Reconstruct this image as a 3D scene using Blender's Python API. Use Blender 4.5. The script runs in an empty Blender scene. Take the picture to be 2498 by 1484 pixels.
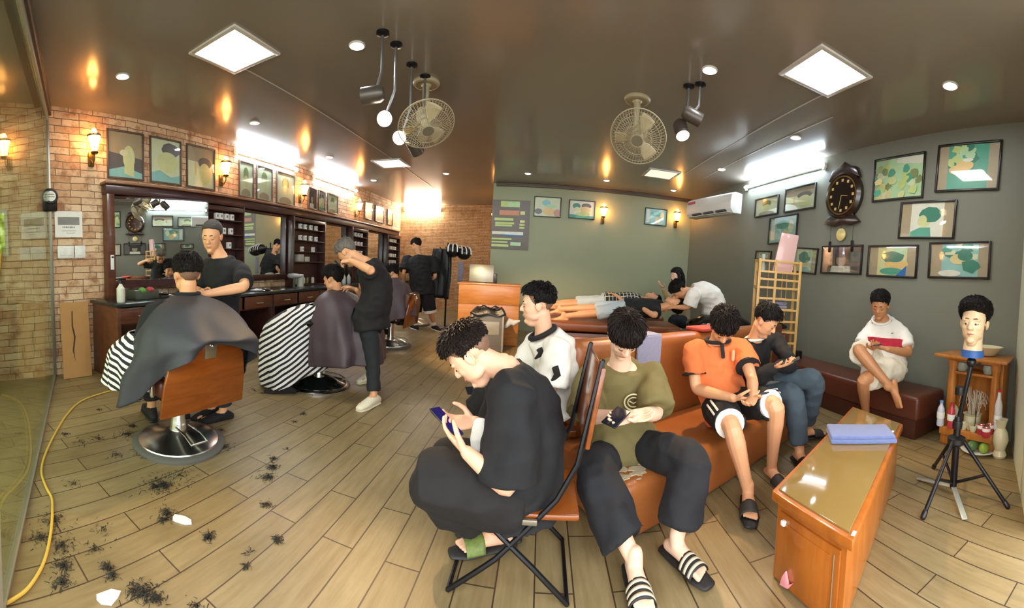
import bpy, bmesh, math, random
from mathutils import Vector, Matrix, noise
V = Vector
R = math.radians
PI = math.pi
rnd = random.Random(7)
scene = bpy.context.scene
COL = scene.collection

# ------------------------------------------------------------------ camera model of the phone panorama
FOC, CX, CY, PITCH, ROLL, EYE = 961.4, 1324.7, 707.7, -0.05106, -0.0547, 1.28
IMG_W, IMG_H = 2498, 1484
CAM_ROT = Matrix.Rotation(ROLL, 3, 'Y') @ Matrix.Rotation(PITCH, 3, 'X') @ Matrix.Rotation(PI / 2, 3, 'X')


def ray(px, py):
    th, v = (px - CX) / FOC, (CY - py) / FOC
    x, y, z = math.sin(th), math.cos(th), v
    c, s = math.cos(PITCH), math.sin(PITCH)
    y, z = c * y - s * z, s * y + c * z
    c, s = math.cos(ROLL), math.sin(ROLL)
    x, z = c * x + s * z, -s * x + c * z
    return V((x, y, z))


def at(px, py, x=None, y=None, z=None, r=None):
    """The point of the place seen at a pixel, on a plane or at a horizontal distance r."""
    d = ray(px, py)
    if z is not None:
        t = (z - EYE) / d.z
    elif x is not None:
        t = x / d.x
    elif y is not None:
        t = y / d.y
    else:
        t = r / math.hypot(d.x, d.y)
    return V((d.x * t, d.y * t, d.z * t + EYE))


def az(a):
    return V((math.sin(R(a)), math.cos(R(a)), 0))


# ------------------------------------------------------------------ object helpers
def tag(o, label=None, cat=None, group=None, kind=None):
    for k, v in (('label', label), ('category', cat), ('group', group), ('kind', kind)):
        if v:
            o[k] = v
    return o


def thing(name, label, cat, loc=(0, 0, 0), rz=0.0, group=None):
    o = bpy.data.objects.new(name, None)
    o.empty_display_size = 0.1
    COL.objects.link(o)
    o.location = loc
    o.rotation_euler = (0, 0, rz)
    return tag(o, label, cat, group)


def link_mesh(name, me, mat, parent=None, world=False):
    o = bpy.data.objects.new(name, me)
    COL.objects.link(o)
    if mat:
        me.materials.append(mat)
    if parent:
        o.parent = parent
        if world:
            m = Matrix.Identity(4)
            chain = []
            p = parent
            while p:
                chain.append(p)
                p = p.parent
            for q in reversed(chain):
                m = m @ q.matrix_basis
            o.matrix_basis = m.inverted()
    return o


def dup(root, loc, rz=None, label=None, group=None, rot=None):
    r = root.copy()
    COL.objects.link(r)
    r.location = loc
    if rz is not None:
        r.rotation_euler = (0, 0, rz)
    if rot is not None:
        r.rotation_euler = rot
    if label:
        r['label'] = label
    if group:
        r['group'] = group
    for ch in list(root.children):
        c = ch.copy()
        COL.objects.link(c)
        c.parent = r
        for g in list(ch.children):
            d = g.copy()
            COL.objects.link(d)
            d.parent = c
    return r


class MB:
    """Collects shapes in one mesh."""

    def __init__(self):
        self.bm = bmesh.new()

    def _add(self, tmp, M=None):
        if M is not None:
            bmesh.ops.transform(tmp, matrix=M, verts=tmp.verts)
        me = bpy.data.meshes.new('tmp')
        tmp.to_mesh(me)
        tmp.free()
        self.bm.from_mesh(me)
        bpy.data.meshes.remove(me)
        return self

    def box(self, c, s, M=None, bev=0.0, seg=2):
        t = bmesh.new()
        bmesh.ops.create_cube(t, size=1.0)
        bmesh.ops.scale(t, vec=V(s), verts=t.verts)
        if bev > 0:
            bmesh.ops.bevel(t, geom=list(t.edges), offset=min(bev, min(s) * 0.49), segments=seg, profile=0.5, affect='EDGES')
        bmesh.ops.translate(t, vec=V(c), verts=t.verts)
        return self._add(t, M)

    def bar(self, a, b, w, h=None, up=(0, 0, 1), bev=0.0):
        a, b = V(a), V(b)
        d = b - a
        L = d.length
        x = d.normalized()
        u = V(up)
        y = u.cross(x)
        if y.length < 1e-4:
            y = V((1, 0, 0)).cross(x)
        y.normalize()
        z = x.cross(y)
        M = Matrix((x, y, z)).transposed().to_4x4()
        M.translation = (a + b) / 2
        return self.box((0, 0, 0), (L, w, h or w), M, bev)

    def cyl(self, a, b, r1, r2=None, n=20):
        return self.tube([a, b], [r1, r1 if r2 is None else r2], n=n, cap='flat')

    def sph(self, c, r, M=None, nu=16, nv=10):
        t = bmesh.new()
        bmesh.ops.create_uvsphere(t, u_segments=nu, v_segments=nv, radius=1.0)
        rr = r if hasattr(r, '__len__') else (r, r, r)
        bmesh.ops.scale(t, vec=V(rr), verts=t.verts)
        X = Matrix.Translation(V(c))
        if M is not None:
            X = X @ M.to_4x4()
        return self._add(t, X)

    def tube(self, pts, radii, n=12, side=None, cap='round', closed=False):
        """A tube along pts; a radius is a number or (half width along side, half depth)."""
        pts = [V(p) for p in pts]
        m = len(pts)
        if not hasattr(radii, '__len__'):
            radii = [radii] * m
        bm = self.bm
        rings = []
        prev = None
        tans = []
        for i in range(m):
            if closed:
                t = pts[(i + 1) % m] - pts[i - 1]
            else:
                t = pts[min(i + 1, m - 1)] - pts[max(i - 1, 0)]
            if t.length < 1e-7:
                t = V((0, 0, 1))
            tans.append(t.normalized())
        sd = V(side) if side is not None and not isinstance(side, list) else None
        P2, R2, T2, S2 = [], [], [], []
        for i in range(m):
            s0 = side[i] if isinstance(side, list) else sd
            t = tans[i]
            if s0 is None:
                if prev is None:
                    s0 = V((1, 0, 0)) if abs(t.x) < 0.8 else V((0, 1, 0))
                else:
                    s0 = prev
            s = V(s0) - t * V(s0).dot(t)
            if s.length < 1e-5:
                s = t.orthogonal()
            s.normalize()
            prev = s
            r = radii[i]
            r = (r, r) if not hasattr(r, '__len__') else r
            P2.append(pts[i]); R2.append(r); T2.append(t); S2.append(s)
        if cap == 'round' and not closed:
            for e, sg in ((0, -1), (-1, 1)):
                rr = min(R2[e])
                ext = []
                for k, (f, g) in enumerate(((0.6, 0.8), (0.9, 0.436))):
                    ext.append((P2[e] + T2[e] * sg * rr * f, (R2[e][0] * g, R2[e][1] * g), T2[e], S2[e]))
                if e == 0:
                    ext.reverse()
                    P2 = [q[0] for q in ext] + P2; R2 = [q[1] for q in ext] + R2
                    T2 = [q[2] for q in ext] + T2; S2 = [q[3] for q in ext] + S2
                else:
                    P2 += [q[0] for q in ext]; R2 += [q[1] for q in ext]
                    T2 += [q[2] for q in ext]; S2 += [q[3] for q in ext]
        for p, r, t, s in zip(P2, R2, T2, S2):
            u = t.cross(s)
            rings.append([bm.verts.new(p + s * (r[0] * math.cos(2 * PI * k / n)) + u * (r[1] * math.sin(2 * PI * k / n))) for k in range(n)])
        L = len(rings)
        for i in range(L if closed else L - 1):
            a, b = rings[i], rings[(i + 1) % L]
            for k in range(n):
                bm.faces.new((a[k], a[(k + 1) % n], b[(k + 1) % n], b[k]))
        if not closed:
            bm.faces.new(list(reversed(rings[0])))
            bm.faces.new(rings[-1])
        return self

    def lathe(self, prof, c=(0, 0, 0), n=28, M=None, closed=False):
        """prof: (radius, height) pairs turned about z."""
        t = bmesh.new()
        rings = []
        for r, z in prof:
            if r < 1e-6:
                rings.append([t.verts.new((0, 0, z))])
            else:
                rings.append([t.verts.new((r * math.cos(2 * PI * k / n), r * math.sin(2 * PI * k / n), z)) for k in range(n)])
        loop = len(rings[0]) > 1 and len(rings[-1]) > 1          # an open profile closes on itself: a ring
        for a, b in zip(rings, rings[1:] + rings[:1] if loop else rings[1:]):
            if len(a) == 1 and len(b) == 1:
                continue
            for k in range(n):
                if len(a) == 1:
                    t.faces.new((a[0], b[k], b[(k + 1) % n]))
                elif len(b) == 1:
                    t.faces.new((a[k], a[(k + 1) % n], b[0]))
                else:
                    t.faces.new((a[k], a[(k + 1) % n], b[(k + 1) % n], b[k]))
        if len(rings[0]) > 1 and not loop:
            t.faces.new(list(reversed(rings[0])))
        if len(rings[-1]) > 1 and not loop:
            t.faces.new(rings[-1])
        X = Matrix.Translation(V(c))
        if M is not None:
            X = X @ M.to_4x4()
        bmesh.ops.recalc_face_normals(t, faces=t.faces)
        return self._add(t, X)

    def prism(self, poly, z0, z1, M=None, bev=0.0):
        t = bmesh.new()
        a = [t.verts.new((p[0], p[1], z0)) for p in poly]
        b = [t.verts.new((p[0], p[1], z1)) for p in poly]
        n = len(poly)
        t.faces.new(list(reversed(a)))
        t.faces.new(b)
        for k in range(n):
            t.faces.new((a[k], a[(k + 1) % n], b[(k + 1) % n], b[k]))
        bmesh.ops.recalc_face_normals(t, faces=t.faces)
        if bev > 0:
            bmesh.ops.bevel(t, geom=list(t.edges), offset=bev, segments=2, profile=0.5, affect='EDGES')
        return self._add(t, M)

    def grid(self, f, nu, nv, wrap=False):
        """A surface f(i/nu, j/nv) -> point."""
        bm = self.bm
        rows = []
        for j in range(nv + 1):
            rows.append([bm.verts.new(f(i / nu, j / nv)) for i in range(nu if wrap else nu + 1)])
        for j in range(nv):
            for i in range(nu):
                a, b = rows[j], rows[j + 1]
                i2 = (i + 1) % nu if wrap else i + 1
                bm.faces.new((a[i], a[i2], b[i2], b[i]))
        return self

    def mesh(self, name, smooth=True, angle=35):
        me = bpy.data.meshes.new(name)
        self.bm.to_mesh(me)
        self.bm.free()
        if smooth:
            for p in me.polygons:
                p.use_smooth = True
            try:
                me.set_sharp_from_angle(angle=R(angle))
            except Exception:
                pass
        return me

    def build(self, name, mat, parent=None, smooth=True, angle=35, solid=0.0, world=False, sub=0):
        me = self.mesh(name, smooth, angle)
        o = link_mesh(name, me, mat, parent, world)
        if solid:
            md = o.modifiers.new('thickness', 'SOLIDIFY')
            md.thickness = solid
            md.offset = 0
        if sub:
            md = o.modifiers.new('smooth', 'SUBSURF')
            md.levels = sub
            md.render_levels = sub
        return o


def fuse(mb, name, mat, parent, voxel, smooth=4, world=True, decimate=None, wrinkle=0.0, wscale=9.0, seed=0.0):
    """Unite the shapes of mb into one continuous skin."""
    me = bpy.data.meshes.new(name)
    bmesh.ops.recalc_face_normals(mb.bm, faces=mb.bm.faces)
    mb.bm.to_mesh(me)
    mb.bm.free()
    o = link_mesh(name, me, mat, parent, world)
    md = o.modifiers.new('r', 'REMESH')
    md.mode = 'VOXEL'
    md.voxel_size = voxel
    if smooth:
        md = o.modifiers.new('s', 'SMOOTH')
        md.factor = 0.5
        md.iterations = smooth
    if decimate:
        md = o.modifiers.new('d', 'DECIMATE')
        md.ratio = decimate
    FUSED.append((o, mat, wrinkle, wscale, seed))
    return o


FUSED = []


def settle():
    """Apply the uniting modifiers of every fused surface in one evaluation."""
    dg = bpy.context.evaluated_depsgraph_get()
    done = [(o, bpy.data.meshes.new_from_object(o.evaluated_get(dg)), a) for o, *a in FUSED]
    for o, me2, (mt, wrinkle, wscale, seed) in done:
        old = o.data
        o.modifiers.clear()
        nm = old.name
        if wrinkle:
            n = len(me2.vertices)
            co, no = [0.0] * (3 * n), [0.0] * (3 * n)
            me2.vertices.foreach_get('co', co)
            me2.vertex_normals.foreach_get('vector', no)
            for i in range(0, 3 * n, 3):
                q = V(co[i:i + 3]) * wscale + V((seed, seed * 1.7, 0))
                a = noise.noise(V((q.x, q.y, q.z * 0.45))) + 0.5 * noise.noise(q * 2.3)
                # sharper creases running across the cloth
                a += 1.3 * (0.3 - abs(noise.noise(V((q.x * .7 + q.z * .5, q.y * .7, q.z * 1.1 - q.x * .4)))))
                for j in range(3):
                    co[i + j] += no[i + j] * a * wrinkle
            me2.vertices.foreach_set('co', co)
        for p in me2.polygons:
            p.use_smooth = True
        me2.materials.clear()
        me2.materials.append(mt)
        o.data = me2
        bpy.data.meshes.remove(old)
        me2.name = nm


# ------------------------------------------------------------------ materials
MATS = {}


def hexc(h):
    h = h.lstrip('#')
    c = [int(h[i:i + 2], 16) / 255 for i in (0, 2, 4)]
    return tuple(x / 12.92 if x <= 0.04045 else ((x + 0.055) / 1.055) ** 2.4 for x in c) + (1,)


def new_mat(name):
    m = bpy.data.materials.new(name)
    m.use_nodes = True
    nt = m.node_tree
    b = nt.nodes['Principled BSDF']
    return m, nt, b


def N(nt, t, **kw):
    n = nt.nodes.new(t)
    for k, v in kw.items():
        if k in n.inputs.keys():
            n.inputs[k].default_value = v
        else:
            setattr(n, k, v)
    return n


def mat(name, color, rough=0.5, metal=0.0, var=0.12, nscale=14.0, bump=0.0, bscale=60.0, spec=None, coat=0.0, sheen=0.0, trans=0.0, stretch=(1, 1, 1)):
    """A plain surface with a little procedural variation."""
    if name in MATS:
        return MATS[name]
    m, nt, b = new_mat(name)
    c = hexc(color) if isinstance(color, str) else color
    tc = N(nt, 'ShaderNodeTexCoord')
    mp = N(nt, 'ShaderNodeMapping')
    mp.inputs['Scale'].default_value = stretch
    nt.links.new(tc.outputs['Object'], mp.inputs['Vector'])
    nz = N(nt, 'ShaderNodeTexNoise', Scale=nscale, Detail=4.0)
    nt.links.new(mp.outputs[0], nz.inputs['Vector'])
    mx = N(nt, 'ShaderNodeMix', data_type='RGBA')
    d = tuple(max(0, x * (1 - var)) for x in c[:3]) + (1,)
    l = tuple(min(1, x * (1 + var)) for x in c[:3]) + (1,)
    mx.inputs[6].default_value = d
    mx.inputs[7].default_value = l
    nt.links.new(nz.outputs['Fac'], mx.inputs[0])
    nt.links.new(mx.outputs[2], b.inputs['Base Color'])
    b.inputs['Roughness'].default_value = rough
    b.inputs['Metallic'].default_value = metal
    if spec is not None:
        b.inputs['Specular IOR Level'].default_value = spec
    if coat:
        b.inputs['Coat Weight'].default_value = coat
        b.inputs['Coat Roughness'].default_value = 0.08
    if sheen:
        b.inputs['Sheen Weight'].default_value = sheen
    if trans:
        b.inputs['Transmission Weight'].default_value = trans
    if bump:
        nb = N(nt, 'ShaderNodeTexNoise', Scale=bscale, Detail=5.0)
        nt.links.new(mp.outputs[0], nb.inputs['Vector'])
        bp = N(nt, 'ShaderNodeBump', Strength=bump, Distance=0.01)
        nt.links.new(nb.outputs['Fac'], bp.inputs['Height'])
        nt.links.new(bp.outputs[0], b.inputs['Normal'])
    MATS[name] = m
    return m


def glow(name, color, strength):
    if name in MATS:
        return MATS[name]
    m, nt, b = new_mat(name)
    nt.nodes.remove(b)
    e = N(nt, 'ShaderNodeEmission')
    e.inputs['Color'].default_value = hexc(color)
    e.inputs['Strength'].default_value = strength
    nt.links.new(e.outputs[0], nt.nodes['Material Output'].inputs['Surface'])
    MATS[name] = m
    return m


def glass_mat(name, tint='#f4fbf6', rough=0.0, refl=1.0):
    """A thin clear pane: see-through with the pane's own reflections."""
    if name in MATS:
        return MATS[name]
    m, nt, b = new_mat(name)
    nt.nodes.remove(b)
    t = N(nt, 'ShaderNodeBsdfTransparent')
    t.inputs['Color'].default_value = hexc(tint)
    g = N(nt, 'ShaderNodeBsdfGlossy')
    g.inputs['Roughness'].default_value = rough
    f = N(nt, 'ShaderNodeFresnel', IOR=1.5)
    mul = N(nt, 'ShaderNodeMath', operation='MULTIPLY')
    mul.inputs[1].default_value = refl
    mx = N(nt, 'ShaderNodeMixShader')
    nt.links.new(f.outputs[0], mul.inputs[0])
    nt.links.new(mul.outputs[0], mx.inputs[0])
    nt.links.new(t.outputs[0], mx.inputs[1])
    nt.links.new(g.outputs[0], mx.inputs[2])
    nt.links.new(mx.outputs[0], nt.nodes['Material Output'].inputs['Surface'])
    MATS[name] = m
    return m


def brick_mat(name, axis, bw, rh, c1, c2, c3, mortar, msize=0.006, bump=0.6):
    m, nt, b = new_mat(name)
    tc = N(nt, 'ShaderNodeTexCoord')
    sp = N(nt, 'ShaderNodeSeparateXYZ')
    nt.links.new(tc.outputs['Object'], sp.inputs[0])
    # uneven joints
    nz = N(nt, 'ShaderNodeTexNoise', Scale=7.0, Detail=3.0)
    nt.links.new(tc.outputs['Object'], nz.inputs['Vector'])
    wob = N(nt, 'ShaderNodeMath', operation='MULTIPLY_ADD')
    nt.links.new(nz.outputs['Fac'], wob.inputs[0])
    wob.inputs[1].default_value = 0.022
    nt.links.new(sp.outputs['Z'], wob.inputs[2])
    cb = N(nt, 'ShaderNodeCombineXYZ')
    nt.links.new(sp.outputs[axis], cb.inputs['X'])
    nt.links.new(wob.outputs[0], cb.inputs['Y'])
    br = N(nt, 'ShaderNodeTexBrick')
    br.offset = 0.43
    br.squash = 0.7
    br.squash_frequency = 3
    br.inputs['Scale'].default_value = 1.0
    br.inputs['Brick Width'].default_value = bw
    br.inputs['Row Height'].default_value = rh
    br.inputs['Mortar Size'].default_value = msize
    br.inputs['Mortar Smooth'].default_value = 0.25
    br.inputs['Color1'].default_value = hexc(c1)
    br.inputs['Color2'].default_value = hexc(c2)
    br.inputs['Mortar'].default_value = hexc(mortar)
    nt.links.new(cb.outputs[0], br.inputs['Vector'])
    n2 = N(nt, 'ShaderNodeTexNoise', Scale=5.5, Detail=6.0, Roughness=0.7)
    nt.links.new(tc.outputs['Object'], n2.inputs['Vector'])
    rp = N(nt, 'ShaderNodeMapRange')
    rp.inputs['From Min'].default_value = 0.48
    rp.inputs['From Max'].default_value = 0.66
    nt.links.new(n2.outputs['Fac'], rp.inputs[0])
    mx = N(nt, 'ShaderNodeMix', data_type='RGBA')
    nt.links.new(rp.outputs[0], mx.inputs[0])
    nt.links.new(br.outputs['Color'], mx.inputs[6])
    mx.inputs[7].default_value = hexc(c3)
    m2 = N(nt, 'ShaderNodeMix', data_type='RGBA')
    nt.links.new(br.outputs['Fac'], m2.inputs[0])
    nt.links.new(mx.outputs[2], m2.inputs[6])
    m2.inputs[7].default_value = hexc(mortar)
    nt.links.new(m2.outputs[2], b.inputs['Base Color'])
    b.inputs['Roughness'].default_value = 0.85
    ht = N(nt, 'ShaderNodeMath', operation='MULTIPLY_ADD')
    nt.links.new(br.outputs['Fac'], ht.inputs[0])
    ht.inputs[1].default_value = -1.0
    nt.links.new(n2.outputs['Fac'], ht.inputs[2])
    bp = N(nt, 'ShaderNodeBump', Strength=bump, Distance=0.02)
    nt.links.new(ht.outputs[0], bp.inputs['Height'])
    nt.links.new(bp.outputs[0], b.inputs['Normal'])
    MATS[name] = m
    return m


def plank_mat(name):
    m, nt, b = new_mat(name)
    tc = N(nt, 'ShaderNodeTexCoord')
    sp = N(nt, 'ShaderNodeSeparateXYZ')
    nt.links.new(tc.outputs['Object'], sp.inputs[0])
    cb = N(nt, 'ShaderNodeCombineXYZ')
    sh = N(nt, 'ShaderNodeMath', operation='ADD')
    sh.inputs[1].default_value = -0.035
    nt.links.new(sp.outputs['X'], sh.inputs[0])
    nt.links.new(sp.outputs['Y'], cb.inputs['X'])
    nt.links.new(sh.outputs[0], cb.inputs['Y'])
    br = N(nt, 'ShaderNodeTexBrick')
    br.offset = 0.37
    br.inputs['Scale'].default_value = 1.0
    br.inputs['Brick Width'].default_value = 0.92
    br.inputs['Row Height'].default_value = 0.157
    br.inputs['Mortar Size'].default_value = 0.0035
    br.inputs['Mortar Smooth'].default_value = 0.1
    br.inputs['Color1'].default_value = hexc('#9d8961')
    br.inputs['Color2'].default_value = hexc('#8f7b55')
    br.inputs['Mortar'].default_value = hexc('#4a3a28')
    nt.links.new(cb.outputs[0], br.inputs['Vector'])
    mp = N(nt, 'ShaderNodeMapping')
    mp.inputs['Scale'].default_value = (14, 1.6, 1)
    nt.links.new(tc.outputs['Object'], mp.inputs['Vector'])
    gr = N(nt, 'ShaderNodeTexNoise', Scale=2.2, Detail=7.0, Roughness=0.65)
    nt.links.new(mp.outputs[0], gr.inputs['Vector'])
    bl = N(nt, 'ShaderNodeTexNoise', Scale=1.7, Detail=5.0)
    nt.links.new(tc.outputs['Object'], bl.inputs['Vector'])
    mx = N(nt, 'ShaderNodeMix', data_type='RGBA', blend_type='MULTIPLY')
    rp = N(nt, 'ShaderNodeValToRGB')
    rp.color_ramp.elements[0].position = 0.3
    rp.color_ramp.elements[0].color = (0.72, 0.68, 0.62, 1)
    rp.color_ramp.elements[1].position = 0.62
    rp.color_ramp.elements[1].color = (1, 1, 1, 1)
    nt.links.new(gr.outputs['Fac'], rp.inputs[0])
    mx.inputs[0].default_value = 1.0
    nt.links.new(br.outputs['Color'], mx.inputs[6])
    nt.links.new(rp.outputs[0], mx.inputs[7])
    r2 = N(nt, 'ShaderNodeValToRGB')
    r2.color_ramp.elements[0].position = 0.35
    r2.color_ramp.elements[0].color = (0.80, 0.82, 0.80, 1)
    r2.color_ramp.elements[1].position = 0.6
    r2.color_ramp.elements[1].color = (1, 1, 1, 1)
    nt.links.new(bl.outputs['Fac'], r2.inputs[0])
    m3 = N(nt, 'ShaderNodeMix', data_type='RGBA', blend_type='MULTIPLY')
    m3.inputs[0].default_value = 1.0
    nt.links.new(mx.outputs[2], m3.inputs[6])
    nt.links.new(r2.outputs[0], m3.inputs[7])
    nt.links.new(m3.outputs[2], b.inputs['Base Color'])
    b.inputs['Roughness'].default_value = 0.42
    bp = N(nt, 'ShaderNodeBump', Strength=0.25, Distance=0.004)
    inv = N(nt, 'ShaderNodeMath', operation='MULTIPLY_ADD')
    nt.links.new(br.outputs['Fac'], inv.inputs[0])
    inv.inputs[1].default_value = -2.0
    nt.links.new(gr.outputs['Fac'], inv.inputs[2])
    nt.links.new(inv.outputs[0], bp.inputs['Height'])
    nt.links.new(bp.outputs[0], b.inputs['Normal'])
    return m


def wood_mat(name, c1, c2, scale=(2, 14, 14), rough=0.35, coat=0.3):
    if name in MATS:
        return MATS[name]
    m, nt, b = new_mat(name)
    tc = N(nt, 'ShaderNodeTexCoord')
    mp = N(nt, 'ShaderNodeMapping')
    mp.inputs['Scale'].default_value = scale
    nt.links.new(tc.outputs['Object'], mp.inputs['Vector'])
    nz = N(nt, 'ShaderNodeTexNoise', Scale=1.6, Detail=8.0, Roughness=0.6, Distortion=0.6)
    nt.links.new(mp.outputs[0], nz.inputs['Vector'])
    rp = N(nt, 'ShaderNodeValToRGB')
    rp.color_ramp.elements[0].position = 0.3
    rp.color_ramp.elements[0].color = hexc(c1)
    rp.color_ramp.elements[1].position = 0.7
    rp.color_ramp.elements[1].color = hexc(c2)
    nt.links.new(nz.outputs['Fac'], rp.inputs[0])
    nt.links.new(rp.outputs[0], b.inputs['Base Color'])
    b.inputs['Roughness'].default_value = rough
    b.inputs['Coat Weight'].default_value = coat
    b.inputs['Coat Roughness'].default_value = 0.12
    MATS[name] = m
    return m


def stripe_mat(name, c1, c2, vec, period, duty=0.5, rough=0.8):
    """Woven stripes across direction vec (object space)."""
    m, nt, b = new_mat(name)
    tc = N(nt, 'ShaderNodeTexCoord')
    dp = N(nt, 'ShaderNodeVectorMath', operation='DOT_PRODUCT')
    dp.inputs[1].default_value = V(vec) / period
    nt.links.new(tc.outputs['Object'], dp.inputs[0])
    nz = N(nt, 'ShaderNodeTexNoise', Scale=3.0)
    nt.links.new(tc.outputs['Object'], nz.inputs['Vector'])
    ad = N(nt, 'ShaderNodeMath', operation='MULTIPLY_ADD')
    nt.links.new(nz.outputs['Fac'], ad.inputs[0])
    ad.inputs[1].default_value = 1.2
    nt.links.new(dp.outputs['Value'], ad.inputs[2])
    fr = N(nt, 'ShaderNodeMath', operation='FRACT')
    nt.links.new(ad.outputs[0], fr.inputs[0])
    gt = N(nt, 'ShaderNodeMath', operation='GREATER_THAN')
    gt.inputs[1].default_value = duty
    nt.links.new(fr.outputs[0], gt.inputs[0])
    mx = N(nt, 'ShaderNodeMix', data_type='RGBA')
    nt.links.new(gt.outputs[0], mx.inputs[0])
    mx.inputs[6].default_value = hexc(c1)
    mx.inputs[7].default_value = hexc(c2)
    nt.links.new(mx.outputs[2], b.inputs['Base Color'])
    b.inputs['Roughness'].default_value = rough
    MATS[name] = m
    return m


def check_mat(name, c1, c2, sc):
    m, nt, b = new_mat(name)
    tc = N(nt, 'ShaderNodeTexCoord')
    ch = N(nt, 'ShaderNodeTexBrick')
    ch.offset = 0
    ch.inputs['Scale'].default_value = sc
    ch.inputs['Brick Width'].default_value = 0.5
    ch.inputs['Row Height'].default_value = 0.5
    ch.inputs['Mortar Size'].default_value = 0.05
    ch.inputs['Color1'].default_value = hexc(c1)
    ch.inputs['Color2'].default_value = hexc(c1)
    ch.inputs['Mortar'].default_value = hexc(c2)
    nt.links.new(tc.outputs['Object'], ch.inputs['Vector'])
    nt.links.new(ch.outputs['Color'], b.inputs['Base Color'])
    b.inputs['Roughness'].default_value = 0.85
    return m


M = dict(
    ceiling=None,
    darkwood=wood_mat('dark red wood', '#2a1413', '#4a2620', (10, 1.5, 10), 0.35, 0.3),
    drawer=wood_mat('brown wood', '#4e2a1c', '#6e3f28', (10, 1.5, 10), 0.35, 0.3),
    worktop=mat('slate worktop', '#2b2d2c', 0.22, var=0.25, nscale=30),
    chrome=mat('chrome', '#e6e6e2', 0.24, 1.0, var=0.02),
    steel=mat('brushed steel', '#b9b7b0', 0.3, 1.0, var=0.08),
    blackmetal=mat('black metal', '#17171a', 0.35, 0.4, var=0.1),
    blackplastic=mat('black plastic', '#141416', 0.35, var=0.1),
    white=mat('white plastic', '#ecece6', 0.4, var=0.03),
    cream=mat('cream plastic', '#cfc9ae', 0.45, var=0.05),
    paper=mat('white paper', '#f1efe6', 0.8, var=0.04),
    mark=mat('grey print', '#8f8f8c', 0.8, var=0.05),
    leather=mat('tan leather', '#9a5a2c', 0.3, var=0.18, nscale=5, bump=0.12, bscale=180),
    leather2=mat('brown leather', '#7a4426', 0.32, var=0.18, nscale=5, bump=0.12, bscale=180),
    leather3=mat('chestnut leather', '#5e3222', 0.3, var=0.18, nscale=5, bump=0.12, bscale=180),
    blackleather=mat('black leather', '#15120f', 0.22, var=0.2, nscale=6, bump=0.1),
    orangewood=wood_mat('orange wood', '#9a5316', '#b96a22', (9, 9, 1.4), 0.3, 0.5),
    chairwood=wood_mat('chair back wood', '#6b3309', '#86430f', (2, 2, 12), 0.25, 0.5),
    altarwood=wood_mat('altar wood', '#a35f22', '#c98235', (12, 12, 2), 0.4, 0.3),
    bamboo=wood_mat('pale bamboo', '#cf9f55', '#e2b76c', (14, 14, 2), 0.45, 0.2),
    deskwood=wood_mat('desk wood', '#b8702e', '#d08b48', (2, 14, 14), 0.35, 0.3),
    cardboard=mat('cardboard', '#b98a55', 0.9, var=0.08),
    rubber=mat('grey rubber', '#5a5851', 0.6, var=0.1),
    bluetowel=mat('blue terry towel', '#6a79ad', 0.95, var=0.18, nscale=40, bump=0.7, bscale=260, sheen=0.4),
    lilactowel=mat('lilac terry towel', '#8f8ca0', 0.95, var=0.15, nscale=40, bump=0.6, bscale=260, sheen=0.4),
)
# ------------------------------------------------------------------ the setting
XL, YB, YR, ZC = -4.2, 8.1, 11.0, 3.0      # left wall, back wall, alcove wall, ceiling


def RW(y):
    return 3.5 - 0.05 * y                   # the right wall leans in a little towards the back


def struct(name, mb, m, smooth=False):
    return tag(mb.build(name, m, smooth=smooth), kind='structure')


struct('floor', MB().prism([(XL - .1, -1.0), (3.7, -1.0), (3.7, YR + .1), (XL - .1, YR + .1)], -.06, 0), plank_mat('plank floor'))
m_ceil = mat('glossy brown ceiling', '#92897c', 0.17, var=0.1, nscale=0.6, spec=0.6)
struct('ceiling', MB().prism([(XL - .1, -.4), (3.7, -.4), (3.7, YR + .1), (XL - .1, YR + .1)], ZC, ZC + .08), m_ceil)
m_brick = brick_mat('tumbled brick', 'Y', .30, .078, '#ecd0aa', '#cfa57c', '#ab7553', '#86694e', .005)
m_ledge = brick_mat('ledge stone', 'X', .34, .042, '#efc697', '#dfad7c', '#c8946a', '#86603f', .004, 0.8)
struct('wall_left', MB().box((XL - .06, 4.9, 1.5), (.12, 12.4, 3.0)), m_brick)
m_green = mat('olive green wall paint', '#a3a988', 0.55, var=0.06, nscale=1.2, bump=0.03, bscale=200)
m_grey = mat('grey green wall paint', '#787a6c', 0.55, var=0.06, nscale=1.2, bump=0.03, bscale=200)
struct('wall_back', MB().box((1.05, YB + .06, 1.5), (4.3, .12, 3.0)), m_green)
struct('wall_alcove', MB().box(((XL - 1.1) / 2, YR + .05, 1.5), (XL * -1 - 1.1, .1, 3.0)), m_ledge)
struct('wall_alcove_side', MB().box((-1.04, (YB + .121 + YR) / 2, 1.5), (.12, YR - YB - .122, 3.0)), m_green)
b = MB()
y0, y1 = 1.2, YB + .12
b.prism([(RW(y0), y0), (RW(y0) + .1, y0), (RW(y1) + .1, y1), (RW(y1), y1)], 0, 3.0)
struct('wall_right', b, m_grey)
# slim cornice over the back wall and the alcove opening
m_trim = mat('brown painted trim', '#5d5344', 0.4, var=0.06)
struct('trim_1', MB().box((1.02, YB - .03, 2.965), (4.12, .06, .06), bev=.008).box((1.02, YB - .055, 2.985), (4.12, .05, .025), bev=.005), m_trim)
for k, (x, y0, y1) in enumerate(((-2.53, 2.4, 8.6), (2.19, 2.6, 6.2), (2.55, 3.0, 6.2))):
    struct('trim_%d' % (k + 3), MB().box((x, (y0 + y1) / 2, ZC - .002), (.014, y1 - y0, .004)), mat('ceiling seam strip', '#b9b4a8', .3, var=.1))
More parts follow.
